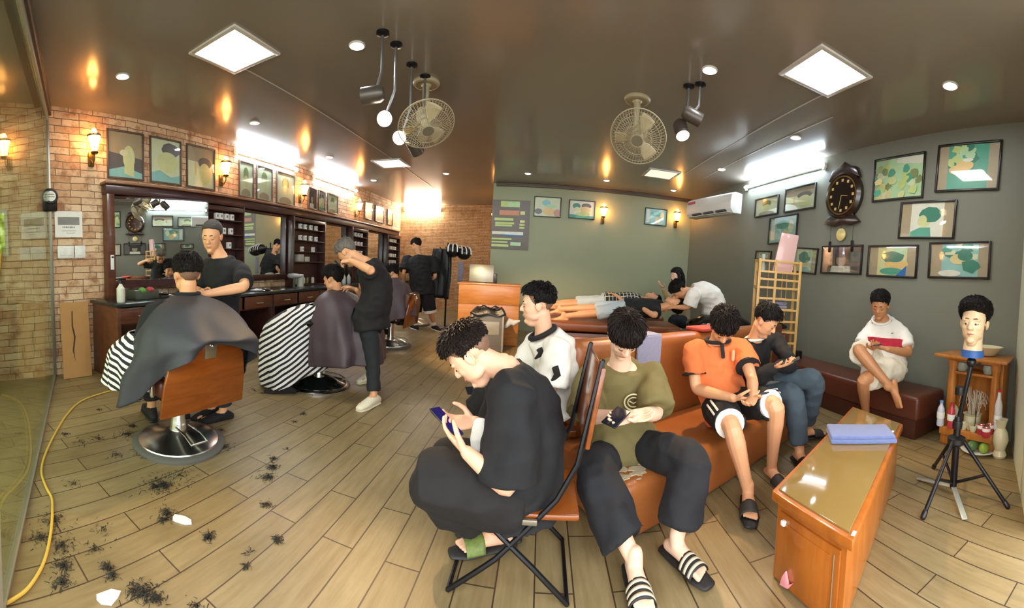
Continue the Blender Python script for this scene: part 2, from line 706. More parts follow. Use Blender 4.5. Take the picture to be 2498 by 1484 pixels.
# shop front: clear glass on the left, painted panel on the right, open doorway between (behind the photographer)
gA, gB = V((XL, 1.42, 0)), V((-1.3, .2, 0))
gd = (gB - gA).normalized()
gn = V((-gd.y, gd.x, 0))
frm = mat('worn aluminium', '#a8a69a', 0.35, 0.7, var=0.08)
w1 = tag(MB().bar(gA + gd * .03 + V((0, 0, 1.42)), gB + V((0, 0, 1.42)), .012, 2.80, up=(0, 0, 1)).build('window_1', glass_mat('clear shop glass', '#e3ead8', 0.0, .5), smooth=False), kind='structure')
b = MB()
b.bar(gA + gd * .02, gA + gd * .02 + V((0, 0, 2.86)), .035, .035, up=(0, 1, 0), bev=.004)
b.bar(gA + V((0, 0, 2.86)), gB + V((0, 0, 2.86)), .04, .05, bev=.004)
b.bar(gA + V((0, 0, .012)), gB + V((0, 0, .012)), .03, .022)
b.bar(gB + V((0, 0, .0)), gB + V((0, 0, 2.86)), .04, .04, up=(0, 1, 0), bev=.004)
b.build('window_frame', frm, w1)
struct('trim_2', MB().bar(gA + V((0, 0, 2.94)) - gn * .03, gB + V((0, 0, 2.94)) - gn * .03, .16, .11, bev=.01), mat('dark door head', '#4a4034', 0.4, var=.1))
fa, fb = V((RW(1.28), 1.30, 0)), V((2.15, .68, 0))
m_front = mat('pale front paint', '#cdd2b8', 0.5, var=0.05, nscale=2)
fd = (fb - fa).normalized()
fm = (fa + fb) / 2
struct('wall_front', MB().bar(fa + V((0, 0, 1.5)) - fd.cross(V((0, 0, 1))) * .06, fb + V((0, 0, 1.5)) - fd.cross(V((0, 0, 1))) * .06, .1, 3.0), m_front)
# pavement and the world outside the shop front
struct('ground_outside', MB().prism([(-9, -6), (6, -6), (6, -1.0), (-9, -1.0)], -.08, -.02), mat('pavement', '#8d8678', 0.8, var=.15, nscale=6))
# ------------------------------------------------------------------ lamps
g_panel = glow('panel light', '#fffdf6', 9.0)
g_panel_dim = glow('panel light low', '#f4edd6', 1.1)
g_panel_off = glow('panel light faint', '#d8d2b4', 0.45)
g_down = glow('downlight', '#eaf3ff', 42.0)
g_tube = glow('tube light', '#dcecff', 26.0)
g_lamp = glow('lantern glow', '#ffab58', 12.0)
g_spot = glow('spot lens', '#fff0d8', 14.0)
g_warm = glow('spot lens warm', '#ffd79a', 4.0)
m_panelframe = mat('lamp trim', '#cfcac0', 0.4, var=.03)


def ceiling_panel(px, g, label):
    q = [at(*p, z=ZC) for p in px]
    c = sum(q, V((0, 0, 0))) / 4
    t = thing('ceiling_panel_light', label, 'ceiling light', (c.x, c.y, ZC), 0, 'square ceiling panel lights')
    b = MB()
    w = .27
    for s in (-1, 1):
        b.box((s * (w - .02), 0, -.008), (.04, 2 * w, .016), bev=.003)
        b.box((0, s * (w - .02), -.008), (2 * w - .08, .04, .016), bev=.003)
    b.build('trim_ring', m_panelframe, t)
    MB().box((0, 0, -.005), (.46, .46, .008)).build('diffuser', g, t)


ceiling_panel([(567, 55), (645, 112), (583, 181), (495, 138)], g_panel, 'bright square panel light in the ceiling above the first barber chair')
ceiling_panel([(2043, 104), (2098, 190), (1989, 235), (1929, 172)], g_panel, 'bright square panel light in the ceiling above the waiting bench by the clock')
ceiling_panel([(917, 394), (971, 385), (987, 403), (944, 410)], g_panel_dim, 'small-looking lit square panel light in the ceiling far above the last barber chairs')
ceiling_panel([(1573, 428), (1604, 408), (1648, 421), (1624, 438)], g_panel_off, 'dim cream square panel light in the ceiling above the massage beds')

DL = [((299, 185), 'round downlight in the ceiling nearest the brick wall with the meter'),
      ((621, 299), 'round downlight in the ceiling over the first wall tube light'),
      ((804, 383), 'round downlight in the ceiling over the second wall tube light'),
      ((912, 440), 'round downlight farthest along the row above the mirrors'),
      ((871, 110), 'large bright round downlight in the ceiling in front of the spotlight cluster'),
      ((1731, 170), 'large bright round downlight in the ceiling in front of the pair of spotlights'),
      ((2318, 208), 'round downlight in the ceiling above the topmost black framed haircut photos'),
      ((1941, 335), 'round downlight in the ceiling just above the right wall tube light'),
      ((1760, 413), 'round downlight in the ceiling between the tube light and the air conditioner'),
      ((1643, 464), 'round downlight in the ceiling corner left of the air conditioner'),
      ((1480, 440), 'round downlight in the ceiling above the lantern in the middle of the green wall'),
      ((1288, 423), 'round downlight in the ceiling above the price board on the green wall'),
      ((1088, 423), 'round downlight in the ceiling in front of the alcove of stacked stone')]
mb = MB()
mb.lathe([(.058, 0), (.066, 0), (.066, -.006), (.058, -.012), (.046, -.008)], n=24)
dl_me = mb.mesh('trim_ring')
dl_me.materials.append(m_panelframe)
mb = MB()
mb.lathe([(0, -.004), (.046, -.004), (.046, -.009), (.03, -.014), (0, -.016)], n=24)
dl_lens = mb.mesh('lens')
dl_lens.materials.append(g_down)
for px, lab in DL:
    p = at(*px, z=ZC)
    t = thing('downlight', lab, 'downlight', (p.x, p.y, ZC), 0, 'round ceiling downlights')
    for nm, me in (('trim_ring', dl_me), ('lens', dl_lens)):
        o = bpy.data.objects.new(nm, me)
        COL.objects.link(o)
        o.parent = t


def tube_light(a, b, out, label, g=None):
    """Fluorescent batten between wall points a and b; out points into the room."""
    a, b, out = V(a), V(b), V(out)
    c = (a + b) / 2
    t = thing('tube_light', label, 'tube light', c, 0, 'fluorescent tube lights high on the walls')
    a, b = a - c, b - c
    d = (b - a).normalized()
    MB().bar(a, b, .05, .04, bev=.006).build('mounting_batten', M['white'], t)
    MB().tube([a + out * .045 + d * .05, b + out * .045 - d * .05], .019, n=12).build('tube', g or g_tube, t)
    for e, s in ((a, 1), (b, -1)):
        MB().bar(e + d * s * .01, e + d * s * .05, .04, .09, bev=.004).build('end_cap', M['white'], t)


tube_light((XL + .03, 4.2, 2.88), (XL + .03, 5.76, 2.88), (1, 0, 0), 'glaring tube light high on the brick wall over the second mirror')
tube_light((XL + .03, 6.28, 2.88), (XL + .03, 8.05, 2.88), (1, 0, 0), 'glaring tube light high on the brick wall over the third mirror')
tube_light((RW(3.95) - .03, 3.92, 2.87), (RW(5.8) - .03, 5.85, 2.87), (-1, 0, 0), 'glaring tube light high on the right wall beside the pendulum clock')
tube_light((-4.1, YR - .03, 2.86), (-2.95, YR - .03, 2.86), (0, -1, 0), 'glaring tube light at the top of the stone alcove wall', glow('bright tube light', '#fff6e6', 60.0))


def sconce(p, out_az, label):
    t = thing('wall_lantern', label, 'wall lamp', p, -R(out_az) + PI, 'warm glowing wall lanterns')   # local -y points out of the wall... turned to out_az
    MB().box((0, -.012, -.19), (.07, .024, .16), bev=.008).build('wall_plate', brass, t)
    MB().tube([(0, -.02, -.2), (0, -.07, -.25), (0, -.11, -.2), (0, -.11, -.14)], .008, n=8).build('arm', brass, t)
    MB().lathe([(0, -.15), (.035, -.15), (.045, -.135), (.04, -.125), (0, -.125)], (0, -.11, 0), 16).build('socket', brass, t)
    MB().lathe([(.036, -.125), (.078, .03), (.084, .04), (.0, .042)], (0, -.11, 0), 6).build('glass_shade', g_lamp, t)
    b = MB()
    for k in range(6):
        a = k * PI / 3
        b.tube([(.038 * math.cos(a), -.11 + .038 * math.sin(a), -.125), (.081 * math.cos(a), -.11 + .081 * math.sin(a), .035)], .0035, n=6)
    b.lathe([(.084, .036), (.09, .04), (.09, .05), (.05, .075)], (0, -.11, 0), 6)
    b.build('cage', brass, t)
    MB().lathe([(.05, .06), (.035, .10), (.022, .125), (0, .135)], (0, -.11, 0), 6).build('crown_glass', g_lamp, t)


brass = mat('aged brass', '#6e5428', 0.4, 0.7, var=.15)
for px, lab in (((229, 343), 'glowing lantern on the bare brick left of the first framed photo'),
                ((550, 405), 'glowing lantern on the brick between the first and second photo groups'),
                ((742, 458), 'glowing lantern on the brick between the two tube lights'),
                ((876, 500), 'glowing lantern on the brick past the second tube light')):
    p = at(*px, x=XL + .1)
    sconce((XL, p.y, p.z), 90, lab)
for px, lab in (((1473, 513), 'glowing lantern on the green wall right of the two framed pictures'),
                ((1652, 525), 'glowing lantern on the green wall near the air conditioner corner')):
    p = at(*px, y=YB - .1)
    sconce((p.x, YB, p.z), 180, lab)
sconce((-1.1, 9.3, 2.5), -90, 'lantern on the side wall inside the stone alcove')


def spot(base, head, aim, g, label, size=1.0, beam=0):
    """Ceiling spotlight: rose at base, can at head, pointing along aim."""
    base, head, aim = V(base), V(head), V(aim).normalized()
    t = thing('spotlight', label, 'spotlight', base, 0, 'black ceiling spotlights')
    h = head - base
    MB().lathe([(0, 0), (.05, 0), (.05, -.015), (.02, -.025), (0, -.025)], n=20).build('rose', M['blackmetal'], t)
    MB().tube([(0, 0, -.02), (0, 0, h.z * .6), h - aim * .03], .011, n=8).build('stem', mat('grey metal', '#8d8d8c', .3, .8), t)
    r = .062 * size
    q = V((0, 0, 1)).rotation_difference(aim).to_matrix()
    MB().lathe([(0, -.10), (r * .7, -.10), (r, -.07), (r, .07), (r * .93, .07), (r * .93, .055), (0, .055)], h, 24, q).build('can', mat('smoked can', '#544c44', .35, .3), t)
    MB().lathe([(0, .056), (r * .92, .056), (r * .9, .064), (0, .066)], h, 24, q).build('lens', g, t)
    if beam:
        ld = bpy.data.lights.new('spot_beam', 'SPOT')
        ld.energy = beam
        ld.color = (1.0, .66, .34)
        ld.spot_size = R(62)
        ld.spot_blend = .5
        ld.shadow_soft_size = .04
        lo = bpy.data.objects.new('spot_beam', ld)
        COL.objects.link(lo)
        lo.parent = t
        lo.location = h + aim * .075
        lo.rotation_euler = V((0, 0, -1)).rotation_difference(aim).to_euler()


def tocam(p):
    return (V((0, 0, EYE)) - V(p)).normalized()


for px, r, aim, g, lab, beam in (((905, 232), 3.05, (-1, -.15, -.05), g_warm, 'black ceiling spotlight turned towards the mirrors, its rim lit', 0),
                           ((938, 290), 3.2, None, g_spot, 'ceiling spotlight shining straight at the viewer, left of the turning fan', 80),
                           ((978, 332), 3.5, (.15, -1, -.6), g_spot, 'small ceiling spotlight lit just below the left fan', 60),
                           ((1012, 358), 3.7, (.3, .8, -.72), g_warm, 'lowest ceiling spotlight of the cluster under the left fan', 110),
                           ((1692, 285), 3.45, (1, -.1, -.35), g_warm, 'ceiling spotlight turned to the right wall, upper of the pair by the right fan', 0),
                           ((1662, 318), 3.5, (.1, -.6, -1), g_spot, 'ceiling spotlight shining down, lower of the pair by the right fan', 60)):
    p = at(*px, r=r)
    a = aim or tocam(p)
    spot((p.x + .06, p.y + .05, ZC), p, a, g, lab, 1.0, beam)


def orbit_fan(base, head, aim, label, spin):
    base, head, aim = V(base), V(head), V(aim).normalized()
    t = thing('ceiling_fan', label, 'fan', base, 0, 'caged oscillating ceiling fans')
    fm_ = mat('aged cream plastic', '#a89c7c', .4, var=.06)
    h = head - base
    MB().lathe([(0, 0), (.125, 0), (.13, -.015), (.12, -.03), (.10, -.036), (.105, -.03), (.05, -.03), (.04, -.05), (0, -.05)], n=32).build('ceiling_mount', fm_, t)
    MB().tube([(0, 0, -.04), (0, 0, h.z * .55), h - aim * .14], [.036, .026, .03], n=14).build('stem', fm_, t)
    q = V((0, 0, 1)).rotation_difference(aim).to_matrix()
    MB().lathe([(0, -.17), (.05, -.165), (.065, -.12), (.065, -.06), (.045, -.04), (0, -.04)], h, 24, q).build('motor', fm_, t)
    b = MB()
    Rr = .235
    prof = [(.05, .075), (.12, .07), (.19, .045), (Rr, 0.0), (.19, -.045), (.11, -.06), (.06, -.055)]
    for k in range(54):
        a = 2 * PI * k / 54
        b.tube([h + q @ V((pr * math.cos(a), pr * math.sin(a), pz)) for pr, pz in prof], .0016, n=4, cap='flat')
    for pr, pz, rr in ((Rr, 0, .005), (.19, .045, .002), (.12, .07, .002), (.05, .075, .003), (.19, -.045, .002), (.11, -.06, .003)):
        b.tube([h + q @ V((pr * math.cos(2 * PI * k / 40), pr * math.sin(2 * PI * k / 40), pz)) for k in range(40)], rr, n=6, closed=True)
    b.build('cage', fm_, t)
    MB().lathe([(0, .08), (.045, .08), (.05, .074), (0, .07)], h, 24, q).build('badge', mat('grey badge', '#6d6650', .5), t)
    MB().lathe([(0, .045), (.03, .045), (.04, .02), (.04, -.03), (0, -.03)], h, 20, q).build('hub', fm_, t)
    for k in range(3):
        a0 = 2 * PI * k / 3 + spin
        b = MB()

        def f(u, v):
            rr = .035 + .165 * v
            wid = (.25 + .75 * math.sin(min(1, v * 1.15) * PI * .62)) * .62
            a = a0 + (u - .5) * wid * (1.6 - .55 * v)
            return h + q @ V((rr * math.cos(a), rr * math.sin(a), (.5 - u) * .05))
        b.grid(f, 8, 8)
        b.build('blade', mat('fan blade', '#b9ab86', .4), t, solid=.003)


pb = at(1555, 240, z=ZC)
ph = at(1557, 335, r=3.35)
orbit_fan(pb, ph, tocam(ph) + V((-.15, 0, -.55)), 'cream caged fan hanging from the ceiling left of two spotlights', .7)
pb = at(1040, 200, z=ZC)
ph = at(1040, 305, r=3.3)
orbit_fan(pb, ph, tocam(ph) * .7 + V((.35, 0, -1.0)), 'cream caged fan hanging from the ceiling beside the spotlight cluster', .2)
# ------------------------------------------------------------------ pictures
PIC = {k: mat('print ' + k, v, .35, var=.14, nscale=9) for k, v in dict(
    mint='#bfe6b2', pale='#e3ecc0', lime='#cbe08c', teal='#58b093', deep='#3a8a72', skin='#e8d998', straw='#dfe3a2', tan='#b3a684',
    grey='#6d6a66', dark='#3a3838', white='#eef0dc', blue='#2f77c4', sea='#9ad2c8', rose='#dc9c7c', peach='#f2cd7e', sky='#8fd0d6', olive='#8b9a63').items()}  # print tints carry the lamp glare: washed pale, yellow and green
m_frame = mat('black picture frame', '#1d1a18', .3, var=.08)
m_frame_b = mat('brown picture frame', '#5a4a3e', .35, var=.08)
m_picglass = glass_mat('picture glass', '#ffffff', 0.03, 0.4)


def blob(cx, cz, rx, rz, n=18, jag=.0, seed=0, a0=0, a1=2 * PI):
    r_ = random.Random(seed)
    out = []
    for k in range(n):
        a = a0 + (a1 - a0) * k / n
        j = 1 + r_.uniform(-jag, jag)
        out.append((cx + rx * j * math.cos(a), cz + rz * j * math.sin(a)))
    return out


def clip(poly, w, h):
    return [(max(-w, min(w, x)), max(-h, min(h, z))) for x, z in poly]


def print_mesh(shapes, w, h):
    """Flat coloured print: shapes = [(material key, polygon)] in half-size units, later ones on top."""
    bm = bmesh.new()
    keys = []
    for i, (k, poly) in enumerate(shapes):
        if k not in keys:
            keys.append(k)
        pts = [(x * w / 2, z * h / 2) for x, z in clip(poly, 1, 1)]
        vs = [bm.verts.new((x, -.0004 * i, z)) for x, z in pts]
        try:
            f = bm.faces.new(vs)
            f.material_index = keys.index(k)
        except ValueError:
            pass
    bmesh.ops.triangulate(bm, faces=bm.faces)
    me = bpy.data.meshes.new('print')
    bm.to_mesh(me)
    bm.free()
    for k in keys:
        me.materials.append(PIC[k])
    return me


SQ = [(-1, -1), (1, -1), (1, 1), (-1, 1)]


def portrait(kind, seed):
    r_ = random.Random(seed)
    s = []
    if kind == 'side':            # head in profile between two bands
        s = [('tan', SQ), ('white', [(-.62, -1), (.62, -1), (.62, 1), (-.62, 1)]),
             ('teal', [(-.62, -1), (-.6, -.7), (-.25, -.45), (.15, -.45), (.2, -1)]),
             ('straw', blob(-.1, -.1, .26, .34)), ('deep', blob(.12, .3, .42, .46, jag=.05, seed=seed)), ('straw', blob(-.16, -.02, .17, .3))]
    elif kind == 'back':          # back of a head
        s = [('tan', SQ), ('pale', [(-.66, -1), (.6, -1), (.6, 1), (-.66, 1)]), ('sea', [(-.6, -1), (-.5, -.6), (.3, -.55), (.6, -.9), (.6, -1)]),
             ('skin', blob(0, -.15, .34, .42)), ('deep', blob(0, .28, .5, .5, jag=.06, seed=seed)), ('mint', blob(.45, .6, .2, .3, jag=.2, seed=seed + 1))]
    elif kind == 'chair':         # person lying back, foliage behind
        s = [('tan', SQ), ('teal', [(-.68, -1), (.66, -1), (.66, 1), (-.68, 1)])]
        for k in range(14):
            s.append((('mint', 'lime', 'deep')[k % 3], clip(blob(r_.uniform(-.6, .6), r_.uniform(.1, .95), .16, .2, 9, .35, seed + k), .67, 1)))
        s += [('peach', blob(-.1, .05, .3, .24)), ('peach', blob(-.38, -.12, .24, .2)), ('white', blob(0, .3, .18, .08)), ('mint', blob(.4, -.35, .22, .2)), ('teal', blob(.4, -.35, .13, .12))]
    elif kind == 'crowd':
        s = [('mint', SQ), ('white', [(-.1, .75), (1, .55), (1, .95), (-.1, 1)])]
        for k in range(34):
            s.append((('lime', 'olive', 'straw', 'teal', 'pale', 'skin')[k % 6], blob(r_.uniform(-.95, .95), r_.uniform(-.95, .6), .15, .2, 8, .35, seed + k)))
    elif kind == 'cap':
        s = [('tan', SQ), ('straw', [(-.62, -1), (.62, -1), (.62, 1), (-.62, 1)]), ('mint', blob(.35, .7, .3, .4, 10, .3, seed)), ('peach', blob(.2, -.2, .5, .3)),
             ('deep', blob(0, .3, .5, .38, jag=.1, seed=seed)), ('teal', blob(0, -.7, .5, .25)), ('blue', [(.2, -1), (.62, -.3), (.62, -1)])]
    elif kind == 'room':
        s = [('tan', SQ), ('sea', [(-.6, -1), (.66, -1), (.66, 1), (-.6, 1)])]
        for k in range(12):
            s.append((('mint', 'deep', 'pale', 'teal')[k % 4], clip(blob(r_.uniform(-.5, .6), r_.uniform(.2, .95), .2, .16, 8, .4, seed + k), .64, 1)))
        s += [('skin', blob(0, .05, .3, .32)), ('deep', blob(.22, .25, .26, .3)), ('deep', blob(.4, -.4, .3, .4, 10, .2, seed)), ('white', blob(-.3, -.8, .4, .2))]
    elif kind == 'dark':
        s = [('grey', SQ), ('dark', [(-.6, -.6), (.5, -.6), (.5, .8), (-.6, .8)]), ('white', [(-.55, -1), (.5, -1), (.45, -.5), (-.5, -.5)]), ('tan', blob(0, -.05, .27, .45)), ('dark', blob(0, .45, .36, .3))]
    elif kind == 'beard':         # brown backed portrait seen on the brick wall
        s = [('grey', SQ), ('tan', [(-1, .1), (1, -.1), (1, 1), (-1, 1)]), ('sea', [(-1, -1), (1, -1), (1, -.75), (-.1, -.5), (-1, -.7)]), ('straw', blob(.2, -.1, .36, .55)), ('straw', [(-.1, -.8), (.5, -.95), (.5, -.2), (-.05, -.2)]), ('pale', blob(-.1, .1, .25, .14)), ('pale', [(.28, .3), (.36, .3), (.5, -.2), (.45, -.2)])]
    elif kind == 'hood':
        s = [('pale', SQ), ('grey', blob(.35, .55, .62, .34, jag=.06, seed=seed)), ('straw', blob(.15, -.05, .75, .5)), ('sea', [(-1, -1), (1, -1), (1, -.6), (.3, -.75), (-.4, -.45), (-1, -.6)])]
    elif kind == 'haze':
        s = [('pale', SQ), ('tan', [(-1, .3), (1, .2), (1, 1), (-1, 1)]), ('grey', blob(.3, .25, .5, .3)), ('straw', blob(.3, -.3, .45, .55)), ('peach', blob(-.4, -.1, .08, .35))]
    elif kind == 'faded':  # pale colours paint in the tube light glare over the print
        s = [('pale', SQ), ('olive', blob(.0, .35, .4, .4)), ('straw', blob(.0, -.1, .36, .35)), ('tan', blob(0, -.85, .7, .3))]
    elif kind == 'two':
        s = [('white', SQ), ('deep', blob(-.45, .4, .32, .35)), ('grey', blob(.35, .45, .4, .32)), ('straw', blob(-.4, 0, .25, .3)), ('skin', blob(.3, 0, .42, .4)), ('teal', [(-1, -1), (1, -1), (1, -.7), (-1, -.6)]), ('lime', blob(.1, -.5, .6, .25))]
    elif kind == 'bright':
        s = [('pale', SQ), ('sky', blob(-.1, .45, .34, .3)), ('mint', blob(.3, .1, .5, .2)), ('peach', blob(.15, -.5, .5, .4)), ('rose', blob(.8, -.6, .3, .4)), ('grey', blob(-.7, -.5, .3, .3))]
    else:
        s = [('sea', SQ), ('white', [(-.9, -.8), (-.6, -.8), (-.6, .9), (-.9, .9)]), ('teal', blob(0, .4, .5, .35)), ('skin', blob(.2, -.45, .28, .4)), ('pale', blob(.6, .2, .2, .5))]
    return s


def picture(label, c, w, h, rz, kind, seed=1, group=None, m=None, tilt=0.0, fw=.022):
    t = thing('picture_frame', label, 'picture', c, rz, group)
    t.rotation_euler = (0, tilt, rz)
    b = MB()
    for s in (-1, 1):
        b.box((s * (w - fw) / 2, -.012, 0), (fw, .022, h), bev=.003)
        b.box((0, -.012, s * (h - fw) / 2), (w - 2 * fw, .022, fw), bev=.003)
    b.build('frame', m or m_frame, t)
    me = print_mesh(portrait(kind, seed), w - 2 * fw, h - 2 * fw)
    o = link_mesh('print', me, None, t)
    o.location = (0, -.005, 0)
    MB().box((0, -.018, 0), (w - 2 * fw, .002, h - 2 * fw)).build('glazing', m_picglass, t, smooth=False)
    return t


LG = 'haircut photos on the brick wall'
for px, kind, lab in (([(258, 305), (350, 440)], 'beard', 'framed photo of a bearded man in profile, first in the row on the brick'),
                      ([(363, 330), (441, 452)], 'hood', 'framed photo with a big grey haircut and teal collar, second on the brick'),
                      ([(453, 352), (523, 465)], 'haze', 'framed hazy photo just left of the second lantern'),
                      ([(581, 395), (617, 482)], 'faded', 'framed faded photo just right of the second lantern'),
                      ([(624, 400), (663, 492)], 'faded', 'framed faded photo in the middle of the second group of three'),
                      ([(673, 422), (717, 508)], 'faded', 'framed faded photo just left of the third lantern')):
    a, bb = at(*px[0], x=XL), at(*px[1], x=XL)
    z1, z0 = 2.83, 2.26
    if px[0][0] > 500:
        z1, z0 = 2.78, 2.24
    picture(lab, (XL + .002, (a.y + bb.y) / 2, (z0 + z1) / 2), bb.y - a.y, z1 - z0, PI / 2, kind, int(px[0][0]), LG, m_frame_b)
for y0, y1, kind, lab in ((6.14, 6.44, 'dark', 'framed dark photo just right of the third lantern'),
                          (6.5, 6.76, 'two', 'framed photo under the middle of the second tube light'),
                          (6.84, 7.26, 'faded', 'wide framed photo under the far end of the second tube light'),
                          (8.55, 9.0, 'room', 'framed pale blue photo just past the fourth lantern'),
                          (9.15, 9.72, 'other', 'framed pale blue photo between two others at the far end of the brick wall'),
                          (9.95, 10.35, 'bright', 'small bright framed photo nearest the alcove corner')):
    z0, z1 = (2.26, 2.66) if y0 < 8 else (2.32, 2.74)
    picture(lab, (XL + .002, (y0 + y1) / 2, (z0 + z1) / 2), y1 - y0, z1 - z0, PI / 2, kind, int(y0 * 10), LG, m_frame_b)

RG = 'haircut photos on the grey right wall'
for px, kind, lab, tilt in (([(2139, 393), (2251, 482)], 'crowd', 'black framed photo of a crowd, left of the topmost frame', 0.0),
                            ([(2293, 360), (2437, 462)], 'chair', 'black framed photo of a man lying back, highest frame on the right wall', 0.02),
                            ([(2202, 497), (2328, 582)], 'side', 'black framed photo of a man in profile with swept dark hair', 0.02),
                            ([(2124, 600), (2235, 680)], 'cap', 'black framed photo of dark hair above a blue corner', 0.0),
                            ([(2273, 591), (2413, 684)], 'room', 'black framed photo in the low row, above the mannequin head', -.02),
                            ([(2011, 601), (2100, 671)], 'dark', 'black framed black and white photo of a man in white', 0.0),
                            ([(1936, 606), (1991, 668)], 'back', 'framed photo of the back of a head beside the bamboo rack', 0.06),
                            ([(1881, 532), (1941, 592)], 'other', 'framed pale photo above the pink box on the rack', 0.0),
                            ([(1920, 463), (1987, 508)], 'haze', 'framed hazy photo under the near end of the right tube light', 0.0),
                            ([(1846, 488), (1896, 522)], 'faded', 'framed hazy photo under the far end of the right tube light', 0.0),
                            ([(1846, 613), (1880, 634)], 'back', 'framed photo half hidden behind the top of the bamboo rack', 0.05)):
    x = RW(3.0)
    a, bb = at(*px[0], x=x), at(*px[1], x=x)
    yc = (a.y + bb.y) / 2
    k = RW(yc) / x
    w, h = abs(a.y - bb.y) * k, abs(a.z - bb.z) * k
    zc = EYE + ((a.z + bb.z) / 2 - EYE) * k
    picture(lab, (RW(yc * k) - .004, yc * k, zc), w, h, -PI / 2 + .05, kind, int(px[0][0]), RG, m_frame, tilt)
BG = 'framed pictures on the green wall'
for px, kind, lab in (([(1304, 479), (1367, 532)], 'bright', 'framed picture with sky blue and orange, right of the price board'),
                      ([(1389, 487), (1450, 537)], 'two', 'framed picture of two dark haircuts, left of the middle lantern'),
                      ([(1574, 506), (1625, 553)], 'other', 'framed blue-green picture near the air conditioner corner')):
    a, bb = at(*px[0], y=YB), at(*px[1], y=YB)
    picture(lab, ((a.x + bb.x) / 2, YB - .002, (a.z + bb.z) / 2), bb.x - a.x, a.z - bb.z, 0, kind, int(px[0][0]), BG, m_frame, .0, .016)

# price board: blurred rows of green, red and yellow writing on grey
a, bb = at(1202, 487, y=YB), at(1288, 611, y=YB)
t = thing('price_board', 'tall grey price board with blurred coloured rows at the edge of the green wall', 'sign', ((a.x + bb.x) / 2, YB, (a.z + bb.z) / 2))
w, h = bb.x - a.x, a.z - bb.z
MB().box((0, -.008, 0), (w, .014, h), bev=.003).build('hanging_board', mat('board grey', '#857f78', .5), t)
S = []
for k, x0, x1, z0, z1 in (('lime', -.55, .45, .72, .95), ('mint', -.2, .45, .74, .9), ('rose', -.6, .45, .38, .58), ('straw', .5, .75, .42, .56), ('rose', -.1, .45, .42, .52),
                          ('lime', -.85, .15, .16, .27), ('straw', .5, .75, .1, .2), ('lime', -.8, .2, .02, .1), ('lime', -.8, .1, -.07, 0), ('lime', .48, .75, -.02, .06), ('lime', .48, .75, -.14, -.07),
                          ('white', -.95, .7, -.4, -.28), ('blue', -.4, .7, -.46, -.4), ('lime', -.95, .1, -.62, -.55), ('lime', -.95, -.1, -.74, -.68), ('mint', .05, .6, -.84, -.7), ('lime', -.95, -.05, -.9, -.8)):
    S.append((k, [(x0, z0), (x1, z0), (x1, z1), (x0, z1)]))
o = link_mesh('rows', print_mesh(S, w, h), None, t)
o.location = (0, -.0155, 0)

# electricity meter, calendar and switches on the bare brick
p = at(122, 480, x=XL + .05)
t = thing('electricity_meter', 'round black electricity meter with a white dial on the brick wall', 'meter', (XL, p.y, p.z), PI / 2)
MB().box((0, -.03, -.06), (.17, .06, .2), bev=.02).lathe([(0, 0), (.088, 0), (.088, .07), (.075, .085), (0, .085)], (0, 0, 0), 28, Matrix.Rotation(PI / 2, 3, 'X')).build('case', M['blackplastic'], t)
MB().prism(blob(0, 0, .055, .055, 20), .084, .09, Matrix.Rotation(PI / 2, 4, 'X')).build('dial', M['paper'], t)
MB().box((0, -.091, .018), (.06, .002, .012)).box((0, -.091, -.008), (.075, .002, .008)).build('print_lines', M['mark'], t)
a, bb = at(132, 515, x=XL + .01), at(201, 579, x=XL + .01)
t = thing('calendar_sheet', 'white paper notice with a grey picture band under the meter', 'notice', (XL + .012, (a.y + bb.y) / 2, (a.z + bb.z) / 2), PI / 2)
w, h = bb.y - a.y, a.z - bb.z
MB().box((0, -.004, 0), (w, .006, h)).build('sheet', M['paper'], t)
MB().box((0, -.008, .035), (w * .78, .002, h * .3)).build('picture_band', mat('grey photo', '#8c8a86', .7, var=.3), t)
b = MB()
for k in range(9):
    b.box((-.07 + k * .0165 + (k % 3) * .002, -.008, -.035), (.011, .002, .016))
b.box((0, -.008, -.075), (.16, .002, .004)).box((.02, -.008, -.1), (.1, .002, .004))
b.build('lettering', M['mark'], t)
for y0, y1, n, lab in ((1.49, 1.69, 2, 'double white light switch plate on the brick under the paper notice'), (1.70, 1.83, 1, 'single white light switch plate nearest the mirror frame')):
    t = thing('light_switch', lab, 'light switch', (XL + .01, (y0 + y1) / 2, 1.40), PI / 2, 'white switch plates on the brick')
    MB().box((0, -.006, 0), (y1 - y0, .012, .14), bev=.004).build('plate', M['white'], t)
    for k in range(n):
        MB().box(((k - (n - 1) / 2) * .09, -.014, 0), (.05, .008, .08), bev=.003).build('rocker', M['paper'], t)
# broom outside the glass, stand-in window for the green reflection, wooden board
t = thing('broom', 'broom with a yellow handle leaning on the brick outside the glass', 'broom', (-3.9, .72, 0))
MB().tube([(.1, -.12, .18), (-.22, .12, 1.42)], .013, n=10).build('handle', mat('yellow stick', '#d9a637', .4), t)
MB().tube([(.13, -.14, .24), (.15, -.16, .01)], [(.05, .02), (.15, .03)], n=12, side=(0, 1, 0)).build('brush', mat('straw brush', '#b08848', .9, bump=.5), t)
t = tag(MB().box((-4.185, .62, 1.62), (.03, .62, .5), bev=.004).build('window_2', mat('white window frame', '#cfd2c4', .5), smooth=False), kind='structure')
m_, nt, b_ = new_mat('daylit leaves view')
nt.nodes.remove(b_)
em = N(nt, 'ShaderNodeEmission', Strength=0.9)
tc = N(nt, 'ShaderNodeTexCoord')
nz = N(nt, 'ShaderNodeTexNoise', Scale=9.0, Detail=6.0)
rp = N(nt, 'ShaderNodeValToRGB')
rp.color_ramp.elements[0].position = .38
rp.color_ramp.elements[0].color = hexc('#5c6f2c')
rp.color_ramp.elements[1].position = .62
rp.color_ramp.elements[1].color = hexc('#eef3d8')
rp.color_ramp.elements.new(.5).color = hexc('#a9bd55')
nt.links.new(tc.outputs['Object'], nz.inputs['Vector'])
